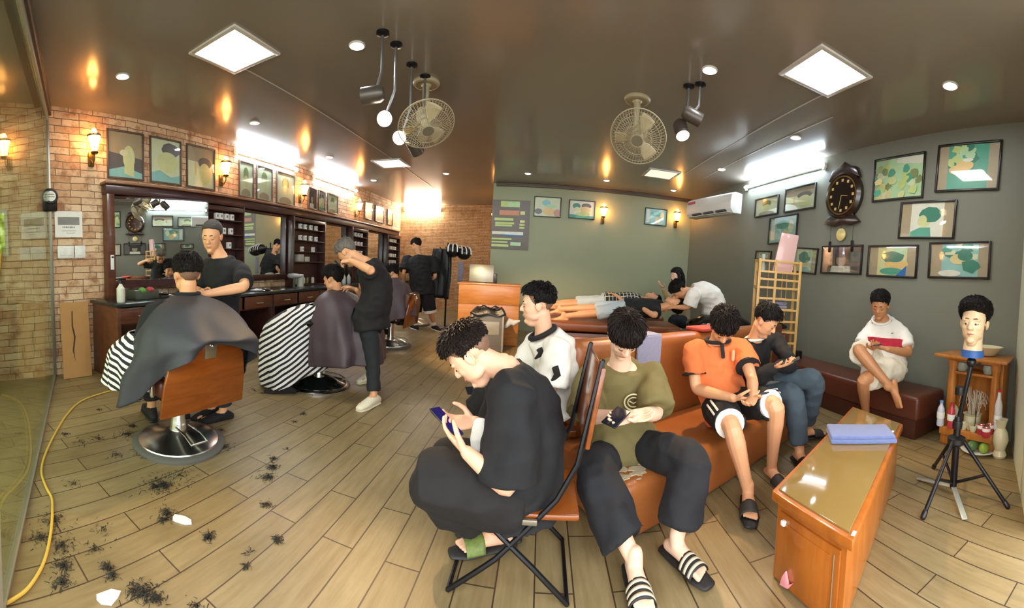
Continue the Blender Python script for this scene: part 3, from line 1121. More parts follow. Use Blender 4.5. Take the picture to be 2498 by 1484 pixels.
nt.links.new(nz.outputs['Fac'], rp.inputs[0])
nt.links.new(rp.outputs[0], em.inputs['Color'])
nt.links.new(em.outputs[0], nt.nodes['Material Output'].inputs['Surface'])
MB().box((-4.168, .62, 1.62), (.006, .54, .42)).build('window_pane', m_, t, smooth=False)  # added pane: leaf-coloured emission glows in place of the reflected greenery
t = thing('wooden_crate', 'low orange plank crate on the ground outside the glass', 'crate', (-3.95, -.05, 0), .1)
b = MB()
for k in range(5):
    b.box((0, 0, .09 + k * .16), (.3, .9, .14), bev=.008)
b.build('planks', mat('orange boards', '#d08a3c', .6, var=.15), t)
for s in (-1, 1):
    MB().box((.16, s * .4, .42), (.03, .06, .84), bev=.004).build('corner_post', mat('orange boards', '#d08a3c'), t)
# cardboard
a, bb = at(178, 938, z=0), at(233, 932, z=0)
t = tag(MB().prism([(-.17, 0), (.17, 0), (.175, .83), (-.16, .84)], -.006, .006, Matrix.Rotation(R(84), 4, 'X')).build('cardboard_sheet', M['cardboard'], smooth=False), 'tall brown cardboard sheet with a dark slit leaning on the brick', 'cardboard')
t.location = (-3.99, 1.62, .004)
t.rotation_euler = (0, 0, PI / 2)
b = MB()
b.prism([(-.02, .18), (-.045, .3), (-.02, .45), (-.04, .58), (-.03, .74), (-.018, .74), (-.025, .58), (.0, .45), (-.03, .3)], .0065, .0085, Matrix.Rotation(R(84), 4, 'X'))
b.build('slit', mat('dark slit', '#4a3420', .9), t, smooth=False)

# wall clock with pendulum
p = at(2056, 478, x=RW(3.5) - .05)
t = thing('pendulum_clock', 'dark carved pendulum clock with a round black dial on the right wall', 'clock', (RW(p.y) - .004, p.y, p.z), -PI / 2 + .05)
cw = wood_mat('clock wood', '#1c1310', '#34231a', (6, 6, 6), .25, .5)
RX = Matrix.Rotation(PI / 2, 3, 'X')
b = MB()
b.lathe([(0, 0), (.30, 0), (.30, .05), (.26, .085), (.24, .06), (0, .06)], (0, 0, 0), 40, RX)
b.prism([(-.12, .26), (-.26, .2), (-.2, .33), (-.08, .36), (0, .42), (.08, .36), (.2, .33), (.26, .2), (.12, .26)], 0, .06, Matrix.Rotation(PI / 2, 4, 'X'), .008)
b.prism([(-.2, -.24), (-.3, -.33), (-.14, -.37), (0, -.34), (.14, -.37), (.3, -.33), (.2, -.24), (0, -.2)], 0, .06, Matrix.Rotation(PI / 2, 4, 'X'), .008)
b.build('case', cw, t)
MB().lathe([(.22, .0605), (.245, .062), (.24, .075), (.225, .075)], (0, 0, 0), 40, RX).build('bezel', brass, t)
MB().lathe([(0, .06), (.23, .06), (.23, .064), (0, .064)], (0, 0, 0), 40, RX).build('dial', mat('black dial', '#241b16', .12), t)
for k in range(12):
    a = k * PI / 6
    MB().box((.185 * math.sin(a), -.067, .185 * math.cos(a)), (.034, .004, .034), bev=.001).build('numeral_plate', mat('gilt plate', '#c7a869', .4), t)
MB().bar((0, -.07, 0), (.1, -.07, -.015), .012, .004).build('hour_hand', mat('gilt plate', '#c7a869'), t)
MB().bar((0, -.073, 0), (-.03, -.073, -.16), .008, .004).build('minute_hand', mat('gilt plate', '#c7a869'), t)
pd = MB().tube([(0, -.03, -.34), (0, -.03, -.40)], .005, n=6).build('pendulum_rod', brass, t)
MB().lathe([(0, 0), (.075, 0), (.078, .012), (.06, .02), (0, .022)], (0, -.02, -.475), 28, RX).build('pendulum_bob', mat('pale gold', '#e0cf8c', .3, .3), pd)
for s in (-1, 1):
    MB().tube([(s * .19, -.02, -.56), (s * .19, -.02, -.68)], [(.022, .012), (.018, .012)], n=10).build('hanging_weight', M['blackmetal'], t)
    MB().tube([(s * .19, -.02, -.37), (s * .19, -.02, -.56)], .0025, n=5).build('weight_chain', M['blackmetal'], t)

# air conditioner
pl, pr = at(1687, 513, r=6.75), at(1796, 494, r=5.85)
c = (pl + pr) / 2
d = (pr - pl)
L = d.length * 1.0
yaw = math.atan2(d.y, d.x)
t = thing('air_conditioner', 'white wall air conditioner with a red sticker in the back corner', 'air conditioner', c, yaw)
b = MB()
sec = [(.12, .15), (-.02, .16), (-.09, .12), (-.11, .0), (-.10, -.10), (-.04, -.16), (.12, -.15)]
for (ya, za), (yb2, zb) in zip(sec, sec[1:]):
    pass
b.prism([(y, z) for y, z in sec], -L / 2, L / 2, Matrix(((0, 0, 1, 0), (1, 0, 0, 0), (0, 1, 0, 0), (0, 0, 0, 1))), .012)
b.build('casing', M['white'], t)
for k in (-1, 0, 1):
    MB().box((k * L * .27 + .03, -.088, -.118), (L * .2, .05, .03), Matrix.Rotation(0, 4, 'X'), bev=.004).build('air_slot', mat('dark slot', '#4a4a48', .5), t)
MB().bar((-L * .44, -.075, -.148), (L * .46, -.075, -.148), .07, .008).build('flap', M['white'], t)
MB().box((-L * .38, -.107, .08), (L * .17, .006, .04)).build('sticker', mat('red sticker', '#c9566a', .5), t)
MB().box((-L * .1, .2, 0), (L * .5, .16, .16), bev=.01).build('mounting_box', mat('grey bracket', '#6b6e68', .6), t)
# ------------------------------------------------------------------ mirror wall: mirrors, shelf columns, worktop, drawers
m_mirror, nt_, b_ = new_mat('silvered mirror')
nt_.nodes.remove(b_)
gl = N(nt_, 'ShaderNodeBsdfGlossy')
gl.inputs['Color'].default_value = (.86, .9, .88, 1)
gl.inputs['Roughness'].default_value = 0.0
nt_.links.new(gl.outputs[0], nt_.nodes['Material Output'].inputs['Surface'])
XF = XL + .05
t = thing('cornice_shelf', 'long dark wooden ledge above the row of mirrors', 'shelf', (XL, 6.34, 2.06))
MB().box((.06, 0, .055), (.12, 8.56, .11), bev=.006).build('fascia', M['darkwood'], t)
MB().box((.08, 0, .125), (.16, 8.6, .03), bev=.008).build('ledge', wood_mat('ledge wood', '#7b5238', '#94684a', (10, 1.5, 10), .4, .2), t)
MIR = [(2.18, 3.49), (4.28, 5.46), (6.54, 7.62), (8.45, 9.64)]
ML = ['first large mirror nearest the shop front, behind the customer in the grey cape', 'second large mirror, behind the standing barber in black', 'third large mirror, beside the bent grey-haired barber', 'fourth large mirror, farthest along the counter']
for (y0, y1), lab in zip(MIR, ML):
    t = thing('wall_mirror', lab, 'mirror', (XL, (y0 + y1) / 2, 1.51), 0, 'mirrors along the counter')
    w, h = y1 - y0, 1.09
    b = MB()
    if y0 < 3:        # this one is set at an angle, its far edge standing out from the wall
        dep = .25
        MB().prism([(.03, -w / 2 + .02), (.03 + dep, w / 2 - .03), (.02 + dep, w / 2 - .03), (.02, -w / 2 + .02)], -h / 2 + .08, h / 2 - .02).build('glass', m_mirror, t, smooth=False)
        b.prism([(0, -w / 2), (.02, -w / 2), (.02 + dep, w / 2 - .02), (0, w / 2 - .02)], -h / 2, h / 2)
        b.prism([(0, -w / 2), (.06, -w / 2), (.06 + dep, w / 2 - .02), (0, w / 2 - .02)], -h / 2, -h / 2 + .09)
    else:
        MB().box((.03, 0, 0), (.012, w - .02, h - .02)).build('glass', m_mirror, t, smooth=False)
    b.box((.012, 0, 0), (.024, w - .004, h), bev=.002)
    b.box((.04, 0, -h / 2 + .045), (.06, w - .004, .09), bev=.006)
    b.box((.035, 0, h / 2 - .02), (.05, w - .004, .04), bev=.004)
    b.build('frame', M['darkwood'], t)
COLS = [(3.51, 4.26, 'first'), (5.48, 6.52, 'second'), (7.64, 8.43, 'third'), (9.66, 10.55, 'fourth')]
m_colback = wood_mat('column back', '#39201f', '#542e2c', (10, 1.5, 10), .4, .2)
SHELF_Z = [1.27, 1.45, 1.65, 1.85]
for y0, y1, nth in COLS:
    t = thing('shelf_column', nth + ' dark wooden shelf column from the shop front, standing between mirrors', 'shelf', (XL, (y0 + y1) / 2, .84), 0, 'shelf columns between the mirrors')
    w, h = y1 - y0, 1.21
    MB().box((.012, 0, h / 2), (.02, w - .01, h)).build('back_panel', m_colback, t)
    for s in (-1, 1):
        MB().box((.10, s * (w / 2 - .016), h / 2), (.17, .025, h), bev=.003).build('side_panel', M['darkwood'], t)
    for z in [.02] + [q - .84 for q in SHELF_Z]:
        MB().box((.10, 0, z - .008), (.16, w - .06, .016), bev=.002).build('shelf', M['darkwood'], t)
    MB().box((.105, 0, h - .05), (.16, w - .06, .06), bev=.003).build('top_rail', M['darkwood'], t)
# white cartons on the shelves
cart = MB().box((0, 0, .045), (.05, .062, .09), bev=.002).mesh('carton')
cart.materials.append(M['paper'])
mk = MB().box((.0262, 0, .05), (.001, .03, .035)).mesh('printed_mark')
mk.materials.append(M['mark'])
first = None


def carton(y, z, label, group):
    t = thing('product_carton', label, 'carton', (XL + .12, y, z), 0, group)
    for nm, me in (('box', cart), ('printed_mark', mk)):
        o = bpy.data.objects.new(nm, me)
        COL.objects.link(o)
        o.parent = t


for (y0, y1, nth), rows in zip(COLS, (((4, 3), (3, 2), (2, 1), (1, 0)), ((4, 3), (4, 2), (2, 1), (0, 0)), ((3, 3), (3, 2), (3, 1), (0, 0)), ((4, 3), (4, 2), (4, 1), (4, 0)))):
    for cnt, sh in rows:
        g = 'white cartons on the %s shelf column, %s shelf' % (nth, ('lowest', 'second lowest', 'second highest', 'top')[sh])
        for k in range(cnt):
            pos = y0 + .16 + (y1 - y0 - .32) * ((k + .5) / max(cnt, 1)) + (.03 if k == 0 and cnt == 4 else 0)
            carton(pos, SHELF_Z[sh], 'small white carton on the %s shelf of the %s column from the shop front' % (('lowest', 'second lowest', 'second highest', 'top')[sh], nth), g)
# things on the lowest shelf of the second column
for k, (yy, hh, ww) in enumerate(((5.75, .13, .16), (5.95, .09, .13))):
    tag(MB().box((0, 0, hh / 2), (.11, ww, hh), bev=.008).build('storage_tub', mat('clear grey plastic', '#b9b8ab', .3, var=.08)), ('taller' if k == 0 else 'shorter') + ' pale plastic tub on the second shelf column', 'tub', 'pale tubs on the second shelf column').location = (XL + .11, yy, SHELF_Z[0])
for k, yy in enumerate((5.66, 5.78, 5.9, 6.02, 6.2)):
    t = thing('product_bottle', 'small jar at the foot of the second shelf column', 'bottle', (XL + .11, yy, .872), 0, 'jars at the foot of the second shelf column')
    MB().lathe([(0, 0), (.03, 0), (.032, .01), (.032, .09), (.02, .11), (0, .11)], n=16).build('jar', mat('olive jar', '#6d6a3e', .3) if k % 2 else mat('cream plastic', '#cfc9ae'), t)
    MB().lathe([(0, .11), (.022, .11), (.022, .135), (0, .135)], n=16).build('cap', M['blackplastic'], t)
# end jamb with a socket strip
t = tag(MB().box((XL + .06, 2.12, 1.45), (.12, .1, 1.22), bev=.004).build('mirror_end_post', M['drawer']), 'brown wooden end post of the mirror row beside the bare brick', 'post')
t = thing('wall_socket', 'narrow white socket strip on the brown end post', 'socket', (XL + .125, 2.12, 1.27), PI / 2)
MB().box((0, -.006, 0), (.045, .012, .17), bev=.004).build('plate', M['white'], t)
MB().box((0, -.014, .06), (.03, .006, .018), bev=.002).build('slot', M['blackplastic'], t)

# worktop and drawer units
tag(MB().box((XL + .335, 6.24, .822), (.67, 8.72, .036), bev=.006).build('worktop', M['worktop']), 'long dark slate worktop running under the mirrors', 'worktop')
XW = XL + .64
UY = [1.9 + k * 1.24 for k in range(8)]
un = ('first', 'second', 'third', 'fourth', 'fifth', 'sixth', 'seventh')
for k in range(7):
    y0, y1 = UY[k] + .004, UY[k + 1] - .004
    t = thing('drawer_unit', un[k] + ' drawer unit under the worktop counting from the shop front', 'drawer unit', (XL, (y0 + y1) / 2, 0), 0, 'drawer units under the worktop')
    w = y1 - y0
    b = MB()
    for s in (-1, 1):
        b.box((.33, s * (w / 2 - .02), .4), (.62, .04, .8), bev=.003)
    b.box((.03, 0, .4), (.02, w - .08, .8))
    b.box((.31, 0, .615), (.57, w - .08, .02))
    b.box((.2, 0, .05), (.3, w - .08, .1))
    b.build('carcass', M['drawer'] if k == 0 else M['darkwood'], t)
    for s in (-1, 1):
        d = MB().box((.635, s * w / 4, .71), (.02, w / 2 - .05, .165), bev=.006).box((.646, s * w / 4, .71), (.006, w / 2 - .13, .10), bev=.003).build('drawer', M['drawer'], t)
        MB().tube([(.645, s * w / 4 - .06, .70), (.672, s * w / 4 - .05, .70), (.672, s * w / 4 + .05, .70), (.645, s * w / 4 + .06, .70)], .006, n=8).build('handle', M['chrome'], d)

# things lying on the worktop
TOP = .841


def on_top(px, py):
    p = at(px, py, z=TOP)
    return V((max(XL + .16, min(XL + .62, p.x)), p.y, TOP))


t = thing('spray_bottle', 'clear spray bottle at the mirror end nearest the brick', 'bottle', (XL + .5, 2.02, TOP))
MB().lathe([(0, 0), (.042, 0), (.045, .01), (.045, .15), (.02, .185), (.018, .2), (0, .2)], n=20).build('body', mat('frosted plastic', '#dcdccb', .15, var=.03), t)
MB().lathe([(0, .2), (.02, .2), (.02, .235), (0, .235)], n=14).box((.0, .02, .25), (.03, .09, .03), bev=.008).build('trigger', M['blackplastic'], t)
t = thing('spray_bottle', 'slimmer clear bottle with a black pump right behind the first spray bottle', 'bottle', (XL + .38, 2.1, TOP))
MB().lathe([(0, 0), (.035, 0), (.036, .01), (.036, .14), (.018, .16), (0, .16)], n=18).build('body', mat('frosted plastic', '#dcdccb'), t)
MB().lathe([(0, .16), (.015, .16), (.012, .21), (.03, .215), (.03, .225), (0, .225)], n=14).build('pump', M['blackplastic'], t)
t = thing('storage_box', 'clear plastic box with red and green odds and ends on the worktop', 'box', (XL + .3, 2.42, TOP), .1)
MB().box((0, 0, .055), (.2, .34, .11), bev=.01).build('box', mat('smoky clear plastic', '#50564a', .15, var=.3, nscale=12), t)
MB().sph((.06, .06, .1), (.05, .06, .04)).build('red_sachet', mat('red sachet', '#b1363a', .5), t)
MB().sph((.07, -.06, .1), (.04, .05, .04)).build('green_sachet', mat('green sachet', '#5d9a3c', .5), t)


def clipper(p, rz, label, dark=True):
    t = thing('hair_clipper', label, 'hair clipper', p, rz, 'hair clippers on the worktop')
    MB().tube([(-.09, 0, .02), (-.04, 0, .022), (.05, 0, .024), (.075, 0, .02)], [(.018, .014), (.022, .018), (.02, .017), (.017, .01)], n=12, side=(0, 1, 0)).build('body', M['blackplastic'] if dark else mat('silver plastic', '#a8a8a6', .3, .5), t)
    MB().box((.095, 0, .018), (.03, .036, .008), bev=.002).build('blade', M['chrome'], t)
    MB().box((-.01, 0, .041), (.03, .012, .006), bev=.002).build('switch', M['chrome'], t)


for px, py, rz, dk, lab in ((395, 722, .9, True, 'dark hair clipper on the worktop in front of the first mirror'),
                            (612, 708, .5, True, 'nearest black clipper on the worktop right of the standing barber'),
                            (628, 712, .7, False, 'silver clipper lying among the black ones on the worktop'),
                            (648, 711, .3, True, 'black clipper lying farthest right in the row past the standing barber')):
    clipper(on_top(px, py), rz, lab, dk)
for px, py, rz, lab in ((357, 727, .4, 'white card lying on the worktop by the plastic box'), (378, 716, .2, 'white card on the worktop closest to the first mirror'), (690, 706, .3, 'white card at the far end of the row of clippers')):
    o = tag(MB().box((0, 0, .002), (.055, .09, .004)).build('paper_card', M['paper'], smooth=False), lab, 'card', 'white cards on the worktop')
    o.location = on_top(px, py)
    o.rotation_euler = (0, 0, rz)
for px, py, rz, lab in ((670, 703, 1.2, 'black comb on the worktop beside the second column'), (420, 719, 1.0, 'black comb on the worktop beside the dark clipper')):
    b = MB()
    b.box((0, .012, .004), (.17, .012, .006), bev=.002)
    for k in range(30):
        b.box((-.08 + k * .0055, -.006, .004), (.002, .026, .004))
    o = tag(b.build('comb', M['blackplastic'], smooth=False), lab, 'comb', 'combs on the worktop')
    o.location = on_top(px, py)
    o.rotation_euler = (0, 0, rz)
t = thing('hair_dryer', 'grey hair dryer standing on the worktop by the second shelf column', 'hair dryer', (XL + .3, 5.35, TOP), .3)
MB().tube([(0, 0, 0), (0, 0, .12), (.02, 0, .17)], [.022, .02, .03], n=12).build('handle', M['rubber'], t)
MB().tube([(-.08, 0, .19), (-.03, 0, .19), (.07, 0, .19), (.12, 0, .19)], [.04, .045, .035, .025], n=16).build('barrel', mat('grey dryer', '#9a9a94', .35), t)
t = thing('soap_dispenser', 'clear grey canister on the worktop beside the hair dryer', 'canister', (XL + .28, 5.56, TOP))
MB().lathe([(0, 0), (.06, 0), (.06, .17), (.05, .19), (0, .19)], n=20).build('body', mat('clear grey plastic', '#b9b8ab'), t)
MB().lathe([(0, .19), (.055, .19), (.055, .21), (0, .215)], n=20).build('lid', M['white'], t)
for k, yy in enumerate((6.9, 7.1)):
    t = thing('spray_bottle', ('nearer' if k == 0 else 'farther') + ' glass bottle on the worktop under the third mirror', 'bottle', (XL + .4, yy, TOP))
    MB().lathe([(0, 0), (.04, 0), (.042, .01), (.042, .13), (.018, .17), (.016, .19), (0, .19)], n=18).build('body', mat('pale glassware', '#a9b0a6', .1), t)
    MB().lathe([(0, .19), (.018, .19), (.018, .22), (0, .22)], n=12).build('cap', M['blackplastic'], t)


# ------------------------------------------------------------------ barber chairs (local: sitter looks along +x)
def barber_chair(c, rz, label, dark_base=False):
    t = thing('barber_chair', label, 'barber chair', (c[0], c[1], 0), rz, 'barber chairs facing the mirrors')
    bm_ = mat('black enamel base', '#1b211d', .12, .3) if dark_base else M['chrome']
    base = MB().lathe([(.0, .03), (.285, .03), (.28, .04), (.2, .062), (.1, .085), (.07, .10), (0, .10)], n=48).build('base_disc', bm_, t)
    MB().lathe([(.27, 0), (.325, 0), (.328, .018), (.31, .03), (.275, .034), (.27, .02)], n=48).build('rim', M['rubber'] if not dark_base else M['chrome'], base)
    MB().lathe([(0, .09), (.06, .09), (.055, .16), (.05, .18), (.05, .38), (0, .38)], n=24).build('pedestal', M['chrome'], t)
    MB().tube([(-.06, .05, .14), (-.2, .06, .13), (-.27, .06, .10), (-.27, -.06, .10), (-.2, -.06, .13), (-.06, -.05, .14)], .008, n=8).build('foot_lever', M['chrome'], t)
    MB().box((.02, 0, .40), (.40, .44, .03), bev=.006).build('seat_plate', M['blackmetal'], t)
    MB().box((.03, 0, .475), (.50, .52, .12), bev=.035, seg=3).build('seat_cushion', M['leather3'], t)
    Mx = Matrix.Translation((-.27, 0, .40)) @ Matrix.Rotation(R(-9), 4, 'Y')
    # wooden outer back: hexagonal panel
    MB().prism([(-.31, -.05), (-.30, .15), (-.27, .30), (-.13, .44), (.13, .44), (.27, .30), (.30, .15), (.31, -.05)], -.07, -.045, Mx @ Matrix(((0, 0, 1, 0), (1, 0, 0, 0), (0, 1, 0, 0), (0, 0, 0, 1))), .006).build('back_panel', M['chairwood'], t)
    MB().box((.0, 0, .25), (.09, .48, .40), Mx, bev=.035, seg=3).build('back_cushion', M['leather3'], t)
    pl_ = MB().box((-.078, 0, .36), (.012, .085, .12), Mx, bev=.003).build('bracket_plate', M['steel'], t)
    MB().sph(Mx @ V((-.088, 0, .385)), .012).build('bolt', M['chrome'], pl_)
    for s in (-1, 1):
        a = MB().tube([(-.2, s * .30, .45), (-.2, s * .30, .64), (.16, s * .30, .66), (.2, s * .30, .60), (.18, s * .30, .44)], .016, n=10).build('armrest', M['chrome'], t)
        MB().box((-.02, s * .30, .685), (.34, .06, .05), bev=.018).build('arm_pad', M['blackleather'], a)
    f = MB().tube([(.2, .16, .4), (.42, .16, .22), (.5, .16, .16), (.5, -.16, .16), (.42, -.16, .22), (.2, -.16, .4)], .014, n=10).build('footrest', M['chrome'], t)
    MB().box((.53, 0, .18), (.10, .34, .02), Matrix.Rotation(0, 4, 'Y'), bev=.006).build('foot_plate', M['steel'], f)
    return t


barber_chair((-2.16, 1.62), PI - .12, 'chrome based barber chair nearest the glass, brown wooden back panel towards us')
barber_chair((-2.13, 3.38), PI + .05, 'barber chair with a dark base under the customer in the striped cloth', True)
barber_chair((-2.25, 5.62), PI, 'barber chair under the customer in the purple cape behind the bent barber', False)
barber_chair((-2.62, 7.9), PI, 'farthest barber chair beyond the legs of the barber in shorts', False)
# ------------------------------------------------------------------ sofa, massage beds, bench
SD = V((.88, .475, 0)).normalized()            # along the sofa front
SB = V((-SD.y, SD.x, 0))                       # towards its back
S0 = V((.57, 1.80, 0))                         # front corner of the sofa under the torn patch
srz = math.atan2(SD.y, SD.x)
t = thing('leather_sofa', 'tan leather waiting sofa with a torn seat, three young men sitting on it', 'sofa', S0, srz)
m_torn = mat('bare sofa fabric', '#b9a888', .9, var=.3, nscale=20)
MB().box((.96, .30, .155), (2.26, .60, .29), bev=.05, seg=4).build('seat', M['leather'], t)
b = MB()
b.box((1.17, .71, .445), (2.46, .18, .83), bev=.07, seg=4)
b.build('backrest', M['leather'], t)
MB().box((.96, .3, .012), (2.1, .5, .02)).build('plinth', M['blackmetal'], t)
r_ = random.Random(3)
b = MB()
for k in range(26):
    u, v_ = r_.uniform(-.17, .17), r_.uniform(.06, .28)
    b.prism(blob(-.06 + u, v_, r_.uniform(.015, .055), r_.uniform(.01, .035), 11, .45, 40 + k), .2985, .3006 + .00025 * k)
for u, v_ in ((.20, .03), (.24, .035), (.42, .04), (-.05, .028)):
    b.prism(blob(u, v_, .016, .006, 8, .3, int(u * 100) + 90), .298, .3005)
tp_ = b.build('torn_patch', m_torn, t, smooth=False)
tp_['kind'] = 'stuff'
o = tag(MB().box((0, 0, .01), (.22, .24, .02), bev=.008).box((0, -.115, -.17), (.22, .022, .36), bev=.008).build('towel', M['lilactowel']), 'lilac towel hanging over the sofa back behind the olive shirt man', 'towel')
o.location = S0 + SD * .52 + SB * .71 + V((0, 0, .865))
o.rotation_euler = (0, 0, srz)
o = tag(MB().box((0, 0, .014), (.34, .19, .028), bev=.01).build('cloth', mat('red folded cloth', '#b5483c', .9, var=.1), None), 'red folded cloth on top of the sofa back behind the orange shirt man', 'cloth')
o.location = S0 + SD * 1.3 + SB * .71 + V((0, 0, .862))
o.rotation_euler = (0, 0, srz)


def massage_bed(c, L, w, h, rz, label):
    t = thing('massage_bed', label, 'massage bed', c, rz, 'leather massage beds by the green wall')
    MB().box((0, 0, h - .06), (L, w, .12), bev=.035, seg=3).build('mattress', M['leather2'], t)
    MB().box((0, 0, (h - .14) / 2), (L - .1, w - .08, h - .14), bev=.01).build('base', M['leather3'], t)
    MB().box((-L * .1, -w / 2 + .03, (h - .2) / 2 + .02), (L * .36, .03, h - .22), bev=.005).build('side_panel', M['orangewood'], t)
    return t


massage_bed((.95, 5.22, 0), 1.78, .62, .64, -.05, 'brown leather massage bed carrying the man in black, nearer to us')
massage_bed((.9, 5.98, 0), 1.9, .62, .68, -.05, 'brown leather massage bed behind, carrying the man in the checked shirt')
t = thing('low_couch', 'low brown leather couch between the sofa back and the massage beds', 'couch', (1.15, 4.2, 0), .12)
MB().box((0, 0, .25), (1.7, .62, .5), bev=.05, seg=3).build('seat', M['leather2'], t)
MB().box((.62, .1, .56), (.45, .5, .16), bev=.05, seg=3).build('bolster', M['leather2'], t)
t = thing('wash_basin_headrest', 'glossy black leather washing headrest behind the orange shirt man', 'headrest', (2.36, 4.86, 0), -.1)
MB().box((0, 0, .29), (.72, .4, .56), bev=.03).build('stand', M['blackleather'], t)
MB().tube([(-.36, 0, .66), (-.2, 0, .70), (.0, 0, .70), (.22, 0, .72), (.4, 0, .68)], [(.2, .09), (.24, .12), (.22, .10), (.26, .13), (.2, .08)], n=18, side=(0, 1, 0)).build('pad', mat('glossy black vinyl', '#191714', .12, var=.3, nscale=6, bump=.3, bscale=14), t)

# bench along the right wall
t = thing('leather_bench', 'long brown leather bench along the right wall under the framed photos', 'bench', (RW(3.4) - .27, 3.42, 0), .05)
MB().box((0, 0, .27), (.50, 2.9, .225), bev=.04, seg=4).build('seat', M['leather3'], t)
MB().box((.0, 0, .085), (.48, 2.86, .165), bev=.01).build('base', mat('dark leather base', '#45241a', .35, var=.15), t)
t = thing('sofa_arm', 'chestnut padded leather arm panel leaning by the bamboo rack', 'arm panel', (2.44, 3.72, 0), .5)
MB().box((0, 0, .42), (.5, .14, .84), bev=.05, seg=3).build('pad', M['leather3'], t)
MB().box((.28, -.06, .36), (.10, .10, .72), Matrix.Rotation(.0, 4, 'Y'), bev=.03).build('side_pad', M['leather3'], t)

# bamboo rack and what it holds
pa, pb_ = at(1834, 840, r=4.75), at(1933, 838, r=4.95)
rc = (pa + pb_) / 2
rz = math.atan2((pb_ - pa).y, (pb_ - pa).x) - .12
Wd = (V((pb_.x, pb_.y, 0)) - V((pa.x, pa.y, 0))).length
RH = 1.20
t = thing('bamboo_rack', 'pale bamboo shelf rack standing in the corner behind the man in the black jacket', 'rack', (rc.x, rc.y, .386), rz)
Dd = .24
for sx in (-1, 1):
    for sy in (-1, 1):
        MB().box((sx * (Wd / 2 - .016), sy * (Dd / 2 - .016), RH / 2), (.032, .032, RH), bev=.003).build('post', M['bamboo'], t)
RZ = [.06, .33, .6, .86, 1.05]
for z in RZ:
    b = MB()
    for k in range(6):
        b.box((0, -Dd / 2 + .035 + k * (Dd - .07) / 5, z), (Wd - .03, .03, .012))
    b.build('shelf', M['bamboo'], t)
for z in [.06, .2, .33, .46, .6, .73, .86, .96, 1.05, RH - .02]:
    MB().box((0, -Dd / 2 + .012, z), (Wd - .03, .018, .026), bev=.002).build('front_rail', M['bamboo'], t)
for sx in (-1, 1):
    for z in (RH - .02, .86, .33):
        MB().box((sx * (Wd / 2 - .012), 0, z), (.02, Dd - .04, .03)).build('side_rail', M['bamboo'], t)
for x in (-.5, -.2, .22, .36):
    MB().box((x * Wd * .8, Dd / 2 - .01, RH / 2), (.011, .011, RH - .05)).build('back_slat', M['bamboo'], t)
MB().box((-Wd * .1, -Dd / 2 + .012, .86), (.03, .02, .68)).build('middle_post', M['bamboo'], t)
RM = Matrix.Translation((rc.x, rc.y, .386)) @ Matrix.Rotation(rz, 4, 'Z')
o = tag(MB().prism([(-.13, 0), (.11, 0), (.17, .47), (-.05, .48)], -.02, .02, Matrix.Rotation(PI / 2, 4, 'X'), .004).build('pink_box', mat('glossy pink card', '#e6bdb9', .15, var=.03)), 'pink glossy box leaning on the top shelf of the bamboo rack', 'box')
o.matrix_world = RM @ Matrix.Translation((.06, .0, 1.062))
o = tag(MB().prism([(-.11, 0), (.11, 0), (.165, .46), (-.03, .46)], -.012, .012, Matrix.Rotation(PI / 2, 4, 'X'), .003).build('white_box', M['paper']), 'thin white box behind the pink box on the bamboo rack', 'box')
o.matrix_world = RM @ Matrix.Translation((.085, .052, 1.062))
t = thing('glass_vase', 'small clear glass vase on the top left corner of the bamboo rack', 'vase', RM @ V((-Wd / 2 + .07, -.02, 1.062)))
MB().lathe([(0, 0), (.03, 0), (.035, .05), (.02, .1), (.03, .2), (.028, .2), (.016, .1), (.028, .05), (0, .01)], n=16).build('vase', mat('pale glassware', '#a9b0a6', .1), t)
for k, dz in enumerate((0, .045, .09)):
    o = tag(MB().box((0, 0, .02), (.2 - k * .012, .17, .04), bev=.016).build('towel', M['lilactowel']), ('bottom', 'middle', 'top')[k] + ' towel of the lilac pile on the bamboo rack', 'towel', 'folded lilac towels on the rack')
    o.matrix_world = RM @ Matrix.Translation((.03, 0, .613 + dz)) @ Matrix.Rotation(.06 * k, 4, 'Z')
o = tag(MB().tube([(-.1, 0, .05), (0, 0, .06), (.08, .02, .04)], [(.06, .04), (.08, .055), (.05, .03)], n=14, side=(0, 1, 0)).build('bag', M['blackleather']), 'small black bag on a middle shelf of the bamboo rack', 'bag')
o.matrix_world = RM @ Matrix.Translation((.06, 0, .345))
t = thing('small_stool', 'small dark stool foot at the right foot of the bamboo rack on the bench', 'block', RM @ V((Wd / 2 + .07, -.02, 0)))
MB().box((0, 0, .05), (.07, .07, .1), bev=.01).build('block', M['blackmetal'], t)

# glass topped coffee table
k_ = (EYE - .38) / (EYE - .45)
tc_ = [V((x * k_, y * k_, .38)) for x, y in ((2.08, 2.03), (2.06, 1.47), (.97, .87), (.94, 1.30))]
cc = sum(tc_, V((0, 0, 0))) / 4
lx = ((tc_[1] - tc_[2]) + (tc_[0] - tc_[3]))
trz = math.atan2(lx.y, lx.x)
TL, TW, TH = lx.length / 2, .47, .385
t = thing('coffee_table', 'long orange wood cabinet table with a glass top, blue towel lying on it', 'table', (cc.x, cc.y, 0), trz)
TI = (Matrix.Translation((cc.x, cc.y, 0)) @ Matrix.Rotation(trz, 4, 'Z')).inverted()
TQ = [TI @ V(p) for p in ((1.05, .95, 0), (2.22, 1.62, 0), (2.22, 2.12, 0), (.995, 1.395, 0))]
TC = sum(TQ, V((0, 0, 0))) / 4


def quad(ins):
    out = []
    for k, p in enumerate(TQ):
        a, b_ = (TQ[k - 1] - p).normalized(), (TQ[(k + 1) % 4] - p).normalized()
        q = p + (a + b_) * ins
        out.append((q.x, q.y))
    return out


